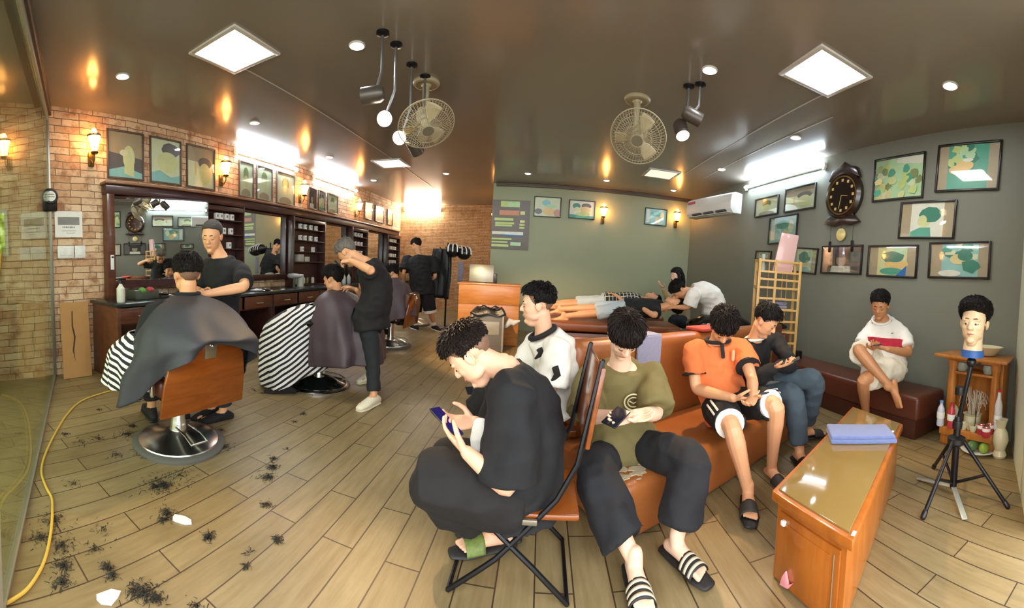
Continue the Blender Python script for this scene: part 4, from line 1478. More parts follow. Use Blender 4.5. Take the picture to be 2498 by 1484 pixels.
MB().prism(quad(0), TH - .045, TH, None, .010).build('top_frame', M['orangewood'], t)
MB().prism(quad(.028), TH - .001, TH + .008, None, .002).build('glass_top', mat('glass over wood', '#8a7140', .07, var=.12, nscale=3, spec=.8), t)
MB().prism(quad(.03), .005, TH - .046, None, .004).build('body', M['orangewood'], t)
e0, e1 = V((*quad(.03)[0], 0)), V((*quad(.03)[3], 0))
ed = (e1 - e0)
EW = ed.length
ed.normalize()
EM = Matrix.Translation((e0 + e1) / 2) @ Matrix.Rotation(math.atan2(ed.y, ed.x) - PI / 2, 4, 'Z')
d = MB().box((-.004, 0, (TH - .05) / 2), (.012, EW - .05, TH - .1), EM, bev=.003).box((-.011, 0, (TH - .05) / 2), (.006, EW - .14, TH - .17), EM, bev=.002).build('door', M['orangewood'], t)
MB().box((-.016, EW / 2 - .06, TH - .11), (.02, .022, .022), EM, bev=.004).build('knob', M['white'], d)
MB().bar(EM @ V((-.012, -EW / 2 + .05, TH - .10)), EM @ V((-.012, -EW / 2 + .05, .05)), .004, .004, up=(1, 0, 0)).build('edge_strip', M['chrome'], d)
TM = Matrix.Translation((cc.x, cc.y, 0)) @ Matrix.Rotation(trz, 4, 'Z')
o = tag(MB().prism([(0, 0), (.05, .012), (.075, .05), (.05, .03), (.03, .075), (.01, .04)], 0, .012, Matrix.Rotation(PI / 2, 4, 'X'), .003).build('cloth_scrap', mat('pink cloth', '#f09aa0', .8, var=.08)), 'pink cloth corner sticking out under the coffee table door', 'cloth')
o.matrix_world = TM @ EM @ Matrix.Translation((-.014, EW / 2 - .07, .02)) @ Matrix.Rotation(-PI / 2, 4, 'Z')
q = [at(*p, z=TH) for p in ((2024, 1042), (2170, 1042), (2172, 1110), (2030, 1098))]
qc = sum(q, V((0, 0, 0))) / 4
t = thing('towel', 'folded blue terry towel lying on the glass coffee table', 'towel', (qc.x, qc.y, TH + .0085), math.atan2((q[1] - q[0]).y, (q[1] - q[0]).x))
MB().box((0, 0, .012), (.40, .22, .024), bev=.01, seg=3).build('lower_fold', M['bluetowel'], t)
MB().box((-.004, .006, .034), (.39, .21, .022), bev=.01, seg=3).build('upper_fold', M['bluetowel'], t)
for px, lab in (((2178, 1053), 'tiny white paper bit on the glass near the towel'), ((2083, 1302), 'tiny white paper bit at the near corner of the glass table')):
    p = at(*px, z=TH + .01)
    o = tag(MB().box((0, 0, .001), (.03, .014, .002)).build('paper_bit', M['paper'], smooth=False), lab, 'paper', 'paper bits on the table')
    o.location = (p.x, p.y, TH + .009)
    o.rotation_euler = (0, 0, .5)

# folding chair (foreground): sitter looks along -x
t = thing('folding_chair', 'brown folding chair with black legs under the man in the black shirt', 'folding chair', (0, 0, 0))
SZ = .36
for y, nm in ((1.44, 'near'), (1.80, 'far')):
    MB().tube([(-.30, y, .012), (-.12, y, .17), (.10, y, .42), (.17, y, .56), (.24, y, .95)], .011, n=8).build('leg', M['blackmetal'], t)
    MB().tube([(.16, y, .012), (.02, y, .15), (-.20, y, SZ - .015)], .011, n=8).build('leg', M['blackmetal'], t)
MB().tube([(-.30, 1.44, .015), (-.30, 1.80, .015)], .009, n=8).build('foot_bar', M['blackmetal'], t)
MB().tube([(.16, 1.44, .015), (.16, 1.80, .015)], .009, n=8).build('foot_bar', M['blackmetal'], t)
MB().box((-.01, 1.62, SZ - .01), (.40, .37, .025), bev=.01).build('seat', M['chairwood'], t)
MB().bar((-.21, 1.42, SZ - .02), (.03, 1.42, SZ - .02), .014, .022, bev=.004).build('seat_rail', mat('worn steel', '#8f8676', .4, .7), t)
MB().bar((.20, 1.62, .62), (.245, 1.62, .93), .40, .02, up=(1, 0, 0), bev=.008).build('backrest', M['chairwood'], t)
# stool under the man in white
t = thing('wooden_stool', 'low wooden stool hidden under the man in the white shirt', 'stool', (.08, 2.42, 0))
MB().box((0, 0, .33), (.34, .34, .04), bev=.01).build('seat', M['chairwood'], t)
for sx in (-1, 1):
    for sy in (-1, 1):
        MB().bar((sx * .14, sy * .14, 0), (sx * .12, sy * .12, .31), .03, .03, up=(0, 1, 0)).build('leg', M['chairwood'], t)

# desk, metal box, bin, coats
dc = V((-.88, 6.62, 0))
t = thing('reception_desk', 'pale wooden reception desk in front of the green wall', 'desk', dc, .1)
MB().box((0, 0, .43), (1.0, .5, .86), bev=.006).build('carcass', M['deskwood'], t)
MB().box((0, -.258, .83), (1.0, .02, .32), Matrix.Identity(4), bev=.004).build('upper_panel', M['deskwood'], t)
MB().box((0, -.256, .33), (1.0, .016, .64), bev=.004).build('lower_panel', M['deskwood'], t)
MB().box((0, -.01, .995), (1.04, .54, .03), bev=.006).build('desk_top', M['deskwood'], t)
MB().box((0, .2, .92), (1.0, .1, .13)).build('back_board', M['deskwood'], t)
t = thing('computer_screen', 'grey metal back of a screen standing on the reception desk', 'screen', dc + V((-.16, .02, 1.01)), .1)
MB().box((0, 0, .16), (.42, .03, .3), Matrix.Rotation(-.1, 4, 'X'), bev=.008).build('panel', mat('dull metal', '#a09c8d', .35, .6), t)
MB().box((0, .06, .01), (.2, .14, .02), bev=.004).build('foot', M['blackplastic'], t)
MB().box((.24, .02, .08), (.06, .08, .16), bev=.006).build('side_box', M['blackplastic'], t)
t = thing('waste_bin', 'grey rubbish bin with a black bag in front of the reception desk', 'bin', (-.80, 6.02, 0), .06)
MB().prism([(-.24, -.17), (.24, -.17), (.24, .17), (-.24, .17)], 0, .6, None, .02).build('body', mat('grey bin', '#6d675f', .45, var=.1), t)
MB().box((0, -.172, .36), (.36, .01, .2), bev=.004).build('label_dent', mat('worn grey', '#989283', .3), t)
for s in (-1, 1):
    MB().box((s * .235, -.165, .3), (.03, .03, .6), bev=.005).build('corner_strip', mat('worn grey', '#989283'), t)
b = MB()
b.grid(lambda u, v_: V((math.copysign(min(.27, abs(.36 * math.cos(2 * PI * u))), math.cos(2 * PI * u)) * (1 - .55 * v_), math.copysign(min(.2, abs(.28 * math.sin(2 * PI * u))), math.sin(2 * PI * u)) * (1 - .55 * v_), .55 + .1 * math.sin(v_ * 2.6) + .02 * math.sin(u * 44) + .03 * noise.noise(V((u * 9, v_ * 5, 1))))), 40, 8, True)
b.build('bin_liner', mat('black bin bag', '#1d1a17', .3, bump=.3), t, solid=.004)
o = tag(MB().tube([(.0, 0, .05), (.06, -.01, .12), (.12, 0, .1), (.2, -.02, .14)], [.04, .06, .05, .015], n=12).build('plastic_bag', mat('white plastic bag', '#cfd0cc', .35, bump=.6, bscale=20)), 'crumpled white plastic bag hooked on the right of the bin', 'bag')
o.location = (-.52, 6.0, .34)
t = thing('coat_stand', 'metal coat stand by the stone alcove carrying a black jacket and helmets', 'coat stand', (-1.92, 7.75, 0))
MB().tube([(0, 0, .02), (0, 0, 1.72)], .018, n=10).build('pole', M['blackmetal'], t)
MB().lathe([(0, 0), (.2, 0), (.2, .02), (.05, .04), (0, .04)], n=24).build('base', M['blackmetal'], t)
for a in (0, 1.57, 3.14, 4.71):
    MB().tube([(0, 0, 1.6), (.12 * math.cos(a), .12 * math.sin(a), 1.58), (.17 * math.cos(a), .17 * math.sin(a), 1.64)], .009, n=8).build('hook', M['blackmetal'], t)
b = MB()


def jk(u, v_):
    a = 2 * PI * u
    w = .16 + .06 * math.sin(min(1, v_ * 1.6) * PI / 2)
    return V((-.1 + w * math.cos(a) * (1 - .25 * v_) + .02 * math.sin(7 * a + 3 * v_), .09 * math.sin(a) + .015 * math.sin(9 * a), 1.60 - .98 * v_ + .02 * math.sin(3 * a) * v_))


b.grid(jk, 40, 16, True)
o = tag(b.build('jacket', mat('black nylon', '#15161a', .5, bump=.2), None, solid=.006), 'long black jacket hanging from the coat stand beside the stone alcove', 'jacket')
o.location = (-1.92, 7.66, 0)
o = tag(MB().tube([(0, 0, .36), (.02, -.01, .2), (.0, -.02, 0)], [(.05, .02), (.06, .025), (.05, .02)], n=12, side=(1, 0, 0)).build('towel', M['lilactowel']), 'pale towel hanging from the coat stand right of the black jacket', 'towel')
o.name = 'hanging_towel'
o.location = (-1.62, 7.6, .98)
for k, (px, py) in enumerate(((1105, 612), (1132, 618))):
    p = at(px, py, r=7.75)
    t = thing('helmet', ('left' if k == 0 else 'right') + ' one of two black helmets with white stripes on the coat stand', 'helmet', p, .2 + k * .3, 'striped helmets on the coat stand')
    MB().sph((0, 0, 0), (.14, .17, .13), nu=24, nv=14).build('shell', M['blackplastic'], t)
    for s in (-1, 0, 1):
        MB().tube([(s * .06 + .03 * math.cos(a) * s, -.172 * math.cos(a), .134 * math.sin(a) + .0) for a in [R(q) for q in range(-10, 150, 16)]], [(.012, .004)] * 10, n=8, side=(1, 0, 0)).build('stripe', M['white'], t)

# cable, paper, hair on the floor
pts = [at(*p, z=.008) for p in ((297, 948), (255, 958), (200, 978), (165, 1010), (138, 1052), (112, 1105), (101, 1150), (112, 1188), (126, 1215), (128, 1245), (124, 1300), (108, 1370), (72, 1432), (30, 1465), (-10, 1484))]
sm = []
for i in range(len(pts) - 1):
    p0, p1, p2, p3 = pts[max(i - 1, 0)], pts[i], pts[i + 1], pts[min(i + 2, len(pts) - 1)]
    for k in range(5):
        u = k / 5
        q = .5 * ((2 * p1) + (p2 - p0) * u + (2 * p0 - 5 * p1 + 4 * p2 - p3) * u * u + (3 * p1 - p0 - 3 * p2 + p3) * u ** 3)
        sm.append(V((q.x, q.y, .009)))
tag(MB().tube(sm, .0075, n=8).build('power_cable', mat('yellow cable', '#d8b24a', .4, var=.05)), 'yellow power cable snaking over the floor along the glass', 'cable')
for k, (px, rz, lab) in enumerate((((442, 1268), .3, 'crumpled white paper scrap on the floor in front of the first barber chair'), ((265, 1458), 1.1, 'white paper scrap on the floor at the lower left, nearest to us'), ((430, 974), .5, 'tiny white paper scrap on the floor by the yellow cable'))):
    p = at(*px, z=.003)
    r_ = random.Random(k)
    o = tag(MB().prism(blob(0, 0, .05 if k < 2 else .02, .03 if k < 2 else .012, 9, .35, k), 0, .006).build('paper_scrap', M['paper'], smooth=False), lab, 'paper', 'paper scraps on the floor')
    o.location = (p.x, p.y, .001)
    o.rotation_euler = (0, 0, rz)
r_ = random.Random(11)
bm = bmesh.new()
CL = [((400, 1185), .13, 260), ((380, 1188), .10, 120), ((665, 1140), .05, 150), ((655, 1165), .06, 150), ((668, 1120), .04, 60), ((410, 1252), .05, 120), ((400, 1268), .05, 90), ((512, 1308), .035, 90), ((505, 1315), .03, 50),
      ((262, 1385), .03, 90), ((275, 1405), .03, 60), ((676, 1318), .03, 90), ((150, 1330), .10, 150), ((100, 1310), .08, 100), ((155, 1380), .05, 110), ((150, 1420), .06, 120), ((650, 1232), .035, 80), ((350, 1450), .07, 160),
      ((330, 1440), .06, 80), ((380, 1462), .06, 90), ((610, 1345), .04, 16), ((600, 1382), .02, 40), ((310, 1060), .10, 150), ((325, 1040), .05, 90), ((545, 1090), .07, 120), ((350, 1110), .07, 80), ((240, 1000), .03, 30), ((160, 1060), .05, 50),
      ((285, 1110), .06, 50), ((540, 1050), .04, 60), ((620, 952), .06, 50), ((640, 960), .04, 40), ((740, 1010), .05, 60), ((870, 880), .05, 40), ((875, 865), .05, 40), ((720, 1030), .04, 30), ((1030, 940), .02, 4), ((240, 1070), .06, 60), ((130, 1270), .09, 110),
      ((250, 1290), .08, 40), ((700, 1095), .015, 14), ((480, 1480), .05, 40), ((440, 1160), .12, 80), ((230, 1340), .05, 40), ((180, 1180), .08, 40), ((200, 1080), .08, 40)]
for px, rad, n in CL:
    c = at(*px, z=.002)
    for k in range(n):
        rr, a = rad * abs(r_.gauss(0, .5)), r_.uniform(0, 2 * PI)
        x, y = c.x + rr * math.cos(a), c.y + rr * math.sin(a)
        z = r_.uniform(.002, .012)
        d, L = r_.uniform(0, 2 * PI), r_.uniform(.006, .03)
        w = r_.uniform(.0008, .0028)
        cu = r_.uniform(-1.2, 1.2)
        prev = None
        for s in range(4):
            aa = d + cu * s / 3
            nx, ny = -math.sin(aa), math.cos(aa)
            ww = w * (1 - .25 * s)
            v1 = bm.verts.new((x + nx * ww, y + ny * ww, z))
            v2 = bm.verts.new((x - nx * ww, y - ny * ww, z + .001))
            if prev:
                bm.faces.new((prev[0], v1, v2, prev[1]))
            prev = (v1, v2)
            x += math.cos(aa) * L / 3
            y += math.sin(aa) * L / 3
            z = max(.002, z - .002)
me = bpy.data.meshes.new('hair_clippings')
bm.to_mesh(me)
bm.free()
tag(link_mesh('hair_clippings', me, mat('cut black hair', '#1b1915', .6)), 'dark tufts of cut hair scattered over the plank floor', 'hair', None, 'stuff')

# mannequin head on its tripod
tp = at(2325, 1190, z=.05)
th_ = at(2372, 868, r=math.hypot(tp.x, tp.y))
t = thing('tripod_stand', 'black tripod stand with metal feet carrying the mannequin head', 'tripod', (tp.x, tp.y, 0))
hgt = .86
hx = V((th_.x - tp.x, th_.y - tp.y, 0)) * .0
MB().tube([(0, 0, .06), (0, 0, .5)], .024, n=14).build('lower_tube', M['blackmetal'], t)
TO = V((.03, -.055, 0))
MB().tube([(0, 0, .45), TO + V((0, 0, hgt))], .017, n=14).build('upper_tube', M['blackmetal'], t)
for z in (.46, .68):
    cl = MB().lathe([(0, -.025), (.032, -.025), (.034, 0), (.032, .025), (0, .025)], (0, 0, z), 18).build('clamp_collar', M['blackplastic'], t)
    MB().tube([(.03, 0, z), (.065, .01, z)], [.008, .012], n=8).build('clamp_knob', M['blackplastic'], cl)
MB().lathe([(0, -.03), (.045, -.03), (.06, -.015), (.06, .015), (.03, .03), (0, .03)], (0, 0, .36), 20).build('leg_hub', M['blackplastic'], t)
for px in ((2252, 1262), (2458, 1236), (2256, 1110)):
    f = at(*px, z=.012)
    e = V((f.x - tp.x, f.y - tp.y, 0))
    if e.length > .40:
        e = e.normalized() * .40
    e.z = .012
    u = V((e.x, e.y, 0)).normalized()
    top = u * .05 + V((0, 0, .36))
    l_ = MB().tube([top, e], .013, n=10).build('leg', M['blackmetal'], t)
    MB().tube([e + (top - e).normalized() * .03, e], .017, n=10).build('rubber_foot', M['blackplastic'], l_)
    MB().tube([u * .02 + V((0, 0, .09)), top.lerp(e, .52)], .010, n=8).build('brace', M['blackmetal'], t)
for px in ((2236, 1166), (2357, 1276)):
    f = at(*px, z=.01)
    e = V((f.x - tp.x, f.y - tp.y, 0))
    e = e.normalized() * min(.3, e.length)
    MB().bar(V((0, 0, .06)), e + V((0, 0, .012)), .035, .012, bev=.004).build('metal_foot', mat('pale metal', '#c3c4b4', .3, .5), t)
MB().sph(TO + V((0, 0, hgt + .01)), .034).build('ball_joint', M['blackplastic'], t)
MB().tube([TO + V((0, 0, hgt)), TO + V((.05, -.02, hgt - .01)), TO + V((.07, -.025, hgt - .01))], [.008, .008, .014], n=8).build('tilt_handle', M['blackplastic'], t)
TRI = V((tp.x + .03, tp.y - .055, hgt + .03))

# small altar cabinet with offerings
fl, fr_ = V((3.06, 1.86, 0)), V((3.02, 1.42, 0))
ac = V((3.20, 1.555, 0))
t = thing('altar_cabinet', 'small carved wooden altar cabinet on the floor in the right corner', 'altar', ac, -PI / 2 + .12)
AH, AW, AD = .78, .52, .30            # local x along the wall, -y into the room
MB().box((0, 0, .05), (AW, AD, .10), bev=.01).box((0, -.08, .13), (AW - .04, AD, .06), bev=.01).build('plinth', M['altarwood'], t)
for s in (-1, 1):
    MB().lathe([(0, .15), (.045, .15), (.05, .18), (.035, .22), (.042, .35), (.042, .5), (.034, .62), (.045, .66), (.045, .70), (0, .70)], (s * (AW / 2 - .06), -.1, 0), 16).build('pillar', M['altarwood'], t)
    MB().box((s * (AW / 2 - .02), .04, .42), (.03, AD - .1, .6), bev=.004).build('side_wall', M['altarwood'], t)
MB().box((0, AD / 2 - .03, .42), (AW - .04, .02, .6)).build('back_wall', M['altarwood'], t)
MB().box((0, -.02, .59), (AW - .08, AD - .08, .02), bev=.003).build('inner_shelf', M['altarwood'], t)
MB().box((0, 0, .70), (AW - .02, AD, .03), bev=.004).build('lintel', M['altarwood'], t)
MB().prism([(-.33, -.24), (.33, -.24), (.29, .18), (-.29, .18)], .715, .74, None, .006).build('roof_board', M['altarwood'], t)
t.scale = (1, 1, 1.07)
AM = Matrix.Translation(ac) @ Matrix.Rotation(-PI / 2 + .12, 4, 'Z') @ Matrix.Scale(1.07, 4, V((0, 0, 1)))


def altar_item(name, label, cat, loc, parts, group=None, rz=0):
    t = thing(name, label, cat, AM @ V(loc), rz, group)
    for nm, b, m in parts:
        b.build(nm, m, t)
    return t


cer = mat('cream ceramic', '#ddd6b0', .25, var=.06)
altar_item('ceramic_bowl', 'large cream bowl on top of the altar cabinet behind the mannequin neck', 'bowl', (.08, .0, .741), [('bowl', MB().lathe([(0, 0), (.06, 0), (.075, .01), (.13, .075), (.14, .08), (.125, .08), (.06, .02), (0, .02)], n=32), cer)])
for k, x in enumerate((-.13, .12)):
    altar_item('glass_bowl', ('left' if k == 0 else 'right') + ' pale glass bowl of ash on the inner altar shelf', 'bowl', (x, -.06, .601), [('bowl', MB().lathe([(0, 0), (.04, 0), (.055, .03), (.05, .075), (.03, .085), (0, .08)], n=20), mat('grey glassware', '#9aa295', .2, var=.25, nscale=30))], 'glass bowls on the altar shelf')
altar_item('incense_pot', 'cream pot full of curled incense stick ends in the altar', 'pot', (.0, -.06, .16), [
    ('pot', MB().lathe([(0, 0), (.06, 0), (.08, .04), (.075, .10), (.085, .11), (.07, .11), (0, .09)], n=24), cer)])
r_ = random.Random(5)
b = MB()
for k in range(46):
    a, rr = r_.uniform(0, 2 * PI), r_.uniform(.0, .05)
    x, y = rr * math.cos(a), rr * math.sin(a)
    hh = r_.uniform(.12, .24)
    ce, cr = r_.uniform(.3, .9), r_.uniform(.02, .06)
    b.tube([(x, y, .09), (x * 1.5, y * 1.5, .09 + hh * .6), (x * 1.7 + cr * .4 * math.cos(a), y * 1.7 + cr * .4 * math.sin(a), .09 + hh), (x * 1.7 + cr * math.cos(a), y * 1.7 + cr * math.sin(a), .09 + hh * .94), (x * 1.7 + cr * 1.3 * math.cos(a), y * 1.7 + cr * 1.3 * math.sin(a), .09 + hh * ce)], .0022, n=4)
o = b.build('incense_curls', mat('pale incense ash', '#d9cdb4', .8))
o.parent = bpy.data.objects['incense_pot']
o['kind'] = 'stuff'
for k, (x, cc_, lab) in enumerate(((-.24, '#cfd4dd', 'clear water bottle with a blue cap at the left foot of the altar'), (-.14, '#c8404a', 'red drink bottle beside the blue capped bottle'), (.26, '#d9d6d2', 'tall pale bottle standing against the right altar pillar'))):
    z0 = .16 if k < 2 else .2
    altar_item('drink_bottle', lab, 'bottle', (x, -.21 if k < 2 else -.16, z0 - .0), [
        ('bottle', MB().lathe([(0, 0), (.03, 0), (.034, .01), (.031, .06), (.034, .11), (.03, .15), (.014, .18), (.013, .195), (0, .195)] if k < 2 else [(0, 0), (.032, 0), (.034, .01), (.034, .2), (.016, .27), (.014, .31), (0, .31)], n=18), mat('bottle %d' % k, cc_, .15, var=.08)),
        ('label_band', MB().lathe([(.0345, .065), (.0355, .068), (.0355, .115), (.0345, .118)], n=18), M['paper']),
        ('cap', MB().lathe([(0, .195), (.016, .195), (.016, .215), (0, .215)] if k < 2 else [(0, .31), (.016, .31), (.016, .33), (0, .33)], n=14), mat('blue cap', '#7ba0d6', .4) if k == 0 else mat('red cap', '#c0303a', .4))], 'drink bottles around the altar')
for k, (x, y) in enumerate(((.14, -.22), (.20, -.27), (.20, -.17))):
    altar_item('drink_can', ('left', 'front', 'rear')[k] + ' of the three red and white cans on the altar step', 'can', (x, y, .161), [
        ('can', MB().lathe([(0, 0), (.03, 0), (.034, .006), (.034, .075), (.03, .085), (0, .085)], n=20), mat('red can', '#c43a44', .3, .2)),
        ('white_top', MB().lathe([(.0343, .05), (.035, .052), (.035, .074), (.0343, .076)], n=20), M['paper']),
        ('lid', MB().lathe([(0, .085), (.029, .085), (.028, .09), (0, .09)], n=20), M['chrome'])], 'red and white cans on the altar')
altar_item('ceramic_vase', 'cream carved vase at the right foot of the altar', 'vase', (.30, -.18, .0), [('vase', MB().lathe([(0, 0), (.05, 0), (.06, .02), (.045, .06), (.07, .14), (.06, .2), (.035, .24), (.05, .30), (.055, .31), (.04, .31), (.03, .25), (0, .2)], n=24), cer)])
for k, (x, y) in enumerate(((-.03, -.19), (.06, -.2), (.015, -.16))):
    altar_item('offering_cup', ('left', 'right', 'rear')[k] + ' of three small cream cups in front of the incense pot', 'cup', (x, y, .161), [('cup', MB().lathe([(0, 0), (.022, 0), (.034, .03), (.038, .055), (.032, .055), (.026, .02), (0, .015)], n=20), cer)], 'cream offering cups')
altar_item('wooden_spoon', 'dark wooden spoon standing in the offering cups', 'spoon', (.075, -.205, .17), [('spoon', MB().tube([(0, 0, .01), (.01, 0, .12), (.012, 0, .16)], [(.005, .004), (.006, .004), (.017, .006)], n=10, side=(1, 0, 0)), mat('dark wood', '#3a2a1e', .5))])
altar_item('paper_plate', 'white plate leaning inside the altar behind the bottles', 'plate', (-.18, -.08, .17), [('plate', MB().lathe([(0, 0), (.05, 0), (.075, .012), (.075, .016), (.05, .006), (0, .006)], (0, 0, .08), 24, Matrix.Rotation(R(70), 3, 'X')), cer)])
FP = AM.inverted() @ at(2388, 1094, z=.03)
altar_item('fruit_plate', 'white plate with green fruit on the floor before the altar', 'plate', (FP.x, FP.y, .0), [
    ('plate', MB().lathe([(0, 0), (.08, 0), (.09, .01), (.155, .03), (.16, .034), (.15, .034), (.09, .018), (0, .014)], n=36), M['white'])])
for k, (x, y, z, c_, lab) in enumerate(((-.05, -.37, .058, '#5f7d43', 'dark green mango at the back left of the fruit plate'), (.05, -.36, .06, '#64833f', 'dark green mango at the back right of the fruit plate'), (-.01, -.46, .06, '#587a45', 'dark green mango at the front left of the fruit plate'), (.09, -.46, .056, '#8aa83a', 'yellowish green mango at the front right of the fruit plate'), (.03, -.41, .115, '#56733c', 'dark green mango on top of the fruit pile'))):
    altar_item('mango', lab, 'fruit', (FP.x - .03 + x, FP.y + .41 + y, z), [('fruit', MB().sph((0, 0, 0), (.042, .056, .042), Matrix.Rotation(.6 * k, 3, 'Z'), 20, 14), mat('mango %d' % k, c_, .35, var=.18, nscale=20)), ('stem', MB().tube([(0, 0, .04), (.002, 0, .052)], .004, n=6), M['altarwood'])], 'green mangoes on the plate')
# ------------------------------------------------------------------ people
def skin_mat(name, c, var=.08):
    m = mat(name, c, .48, var=var, nscale=10, bump=.05, bscale=220)
    bs = m.node_tree.nodes['Principled BSDF']
    bs.inputs['Subsurface Weight'].default_value = .12
    bs.inputs['Subsurface Radius'].default_value = (.012, .005, .003)
    return m


def hair_mat(name, c, rough=.5, **kw):
    m = mat(name, c, rough, var=.3, nscale=60, bump=.9, bscale=90, stretch=(1, 1, .25), spec=.18)
    return m


SK = dict(a=skin_mat('warm skin', '#d99f73'), b=skin_mat('light skin', '#e3b190'), c=skin_mat('tan skin', '#c58a5c'), d=skin_mat('pale skin', '#e8bfa2'))
m_hair = hair_mat('black hair', '#120e0b')
m_hair2 = hair_mat('brown black hair', '#1c130e')
m_hairg = hair_mat('ash grey hair', '#6d675e')
m_fade = mat('clipped stubble', '#7a5a45', .6, var=.35, nscale=120)
m_lip = mat('lips', '#b5685a', .5)
m_eye = mat('closed eye line', '#2b1c16', .5)


def lerp(a, b, u):
    return a + (b - a) * u


def interp(tab, u):
    """Smooth value from (u, value or tuple) rows."""
    for (u0, v0), (u1, v1) in zip(tab, tab[1:]):
        if u <= u1:
            k = max(0, min(1, (u - u0) / (u1 - u0)))
            k = k * k * (3 - 2 * k)
            if hasattr(v0, '__len__'):
                return tuple(a + (b - a) * k for a, b in zip(v0, v1))
            return v0 + (v1 - v0) * k
    return tab[-1][1]


class Human:
    def __init__(self, J, s=1.0, slump=.05, face=None, chest=None, build=1.0):
        self.J = {k: V(v) for k, v in J.items()}
        J = self.J
        self.s, self.bw = s, build
        dn = (J['nk'] - J['pel']).normalized() * (.018 * s)
        J['shL'] = J['shL'] - dn
        J['shR'] = J['shR'] - dn
        self.lat_s = (J['shR'] - J['shL']).normalized()          # towards the person's right
        hl = J['hpR'] - J['hpL']
        self.lat_h = hl.normalized() if hl.length > 1e-4 else self.lat_s
        up = (J['nk'] - J['pel']).normalized()
        self.fw_s = up.cross(self.lat_s) * 1.0
        # forward = up x right ... keep it on the side given by chest
        self.fw_s.normalize()
        if chest is not None and self.fw_s.dot(V(chest)) < 0:
            self.fw_s = -self.fw_s
        fh = up.cross(self.lat_h)
        fh.normalize()
        if fh.dot(self.fw_s) < 0 and abs(fh.dot(self.fw_s)) > .3:
            fh = -fh
        self.fw_h = fh
        self.slump = slump
        # head frame
        f = V(face[0]) if face else self.fw_s
        f = f.normalized()
        u = V(face[1]) if face and len(face) > 1 else V((0, 0, 1))
        r = f.cross(u).normalized()
        u = r.cross(f).normalized()
        self.hf, self.hu, self.hr = f, u, r
        Mh = Matrix((r, f, u)).transposed().to_4x4()              # local x right, y face, z up
        Mh = Mh @ Matrix.Scale(s, 4)
        Mh.translation = J['hd']
        self.Mh = Mh

    # spine curve, u = 0 pelvis .. 1 neck base
    def spine(self, u):
        J = self.J
        p = J['pel'].lerp(J['nk'], u)
        back = -(self.fw_h.lerp(self.fw_s, max(0, min(1, u)))).normalized()
        return p + back * self.slump * math.sin(max(0, min(1, u)) * PI)

    def side(self, u):
        return self.lat_h.lerp(self.lat_s, max(0, min(1, u))).normalized()

    def torso(self, mb, prof, u0, u1, n=9, grow=0.0, cap='round', seg=20):
        us = [u0 + (u1 - u0) * k / (n - 1) for k in range(n)]
        pts = [self.spine(u) for u in us]
        rad = []
        for u in us:
            a, b = interp(prof, u)
            rad.append(((a * self.bw + grow) * self.s, (b * self.bw + grow) * self.s))
        mb.tube(pts, rad, n=seg, side=[self.side(u) for u in us], cap=cap)

    BODY = [(-.16, (.11, .09)), (0, (.155, .105)), (.3, (.135, .09)), (.55, (.15, .105)), (.78, (.17, .105)), (.92, (.14, .08)), (1.0, (.075, .065)), (1.1, (.06, .06))]

    def arm_pts(self, S):
        J = self.J
        return J['sh' + S], J['el' + S], J['wr' + S]

    def limb(self, mb, pts, radii, n=12, sub=5):
        P, Q = [], []
        for i in range(len(pts) - 1):
            for k in range(sub):
                u = k / sub
                P.append(pts[i].lerp(pts[i + 1], u))
                Q.append(lerp(radii[i], radii[i + 1], u))
        P.append(pts[-1]); Q.append(radii[-1])
        # soften the bends
        for _ in range(2):
            P2 = list(P)
            for i in range(1, len(P) - 1):
                P2[i] = P[i] * .5 + (P[i - 1] + P[i + 1]) * .25
            P = P2
        mb.tube(P, Q, n=n)

    def hand(self, mb, S, dirv=None, palm=None, curl=.5, spread=1.0, thumb=1.0, len_=1.0):
        """palm and five fingers; palm = direction the palm faces."""
        s = self.s * len_
        w = self.J['wr' + S]
        d = V(dirv).normalized() if dirv is not None else (w - self.J['el' + S]).normalized()
        pn = V(palm) if palm is not None else V((0, 0, -1))
        pn = (pn - d * pn.dot(d)).normalized()
        ac = d.cross(pn)                                         # across the knuckles
        if S == 'L':
            ac = -ac                                             # ac points to the thumb side
        k = w + d * .088 * s
        mb.tube([w - d * .01 * s, w + d * .025 * s, w + d * .06 * s, k], [(.026 * s, .019 * s), (.034 * s, .016 * s), (.04 * s, .0145 * s), (.039 * s, .012 * s)], n=14, side=ac)
        tips = []
        for i, (L, off, r) in enumerate(((.074, .029, .0085), (.082, .010, .0088), (.076, -.010, .0085), (.06, -.028, .0075))):
            p = k + ac * off * s * 1.0 - d * (.004 if i in (0, 2) else .012 if i == 3 else 0) * s
            ang = curl * (.75 + .12 * i)
            dd = (d + ac * (off * 2.2 * spread)).normalized()
            P, rad = [p - dd * .012 * s, p], [r * s * 1.05, r * s * 1.05]
            a = 0
            for f_, la in ((.46, .55), (.30, .8), (.24, .6)):
                a += ang * la
                v = (dd * math.cos(a) + pn * math.sin(a))
                p = p + v * L * f_ * s
                P.append(p); rad.append(rad[-1] * .93)
            mb.tube(P, rad, n=10)
            tips.append(p)
        b0 = w + d * .022 * s + ac * .026 * s + pn * .006 * s
        t1 = b0 + (d * .55 + ac * .8 * thumb + pn * .35).normalized() * .042 * s
        t2 = t1 + (d * .85 + ac * .25 * thumb + pn * .5).normalized() * .032 * s
        t3 = t2 + (d * .9 - ac * .05 + pn * .45).normalized() * .024 * s
        mb.tube([b0, t1, t2, t3], [.014 * s, .0115 * s, .0098 * s, .008 * s], n=10)
        return k, d, pn, ac, tips

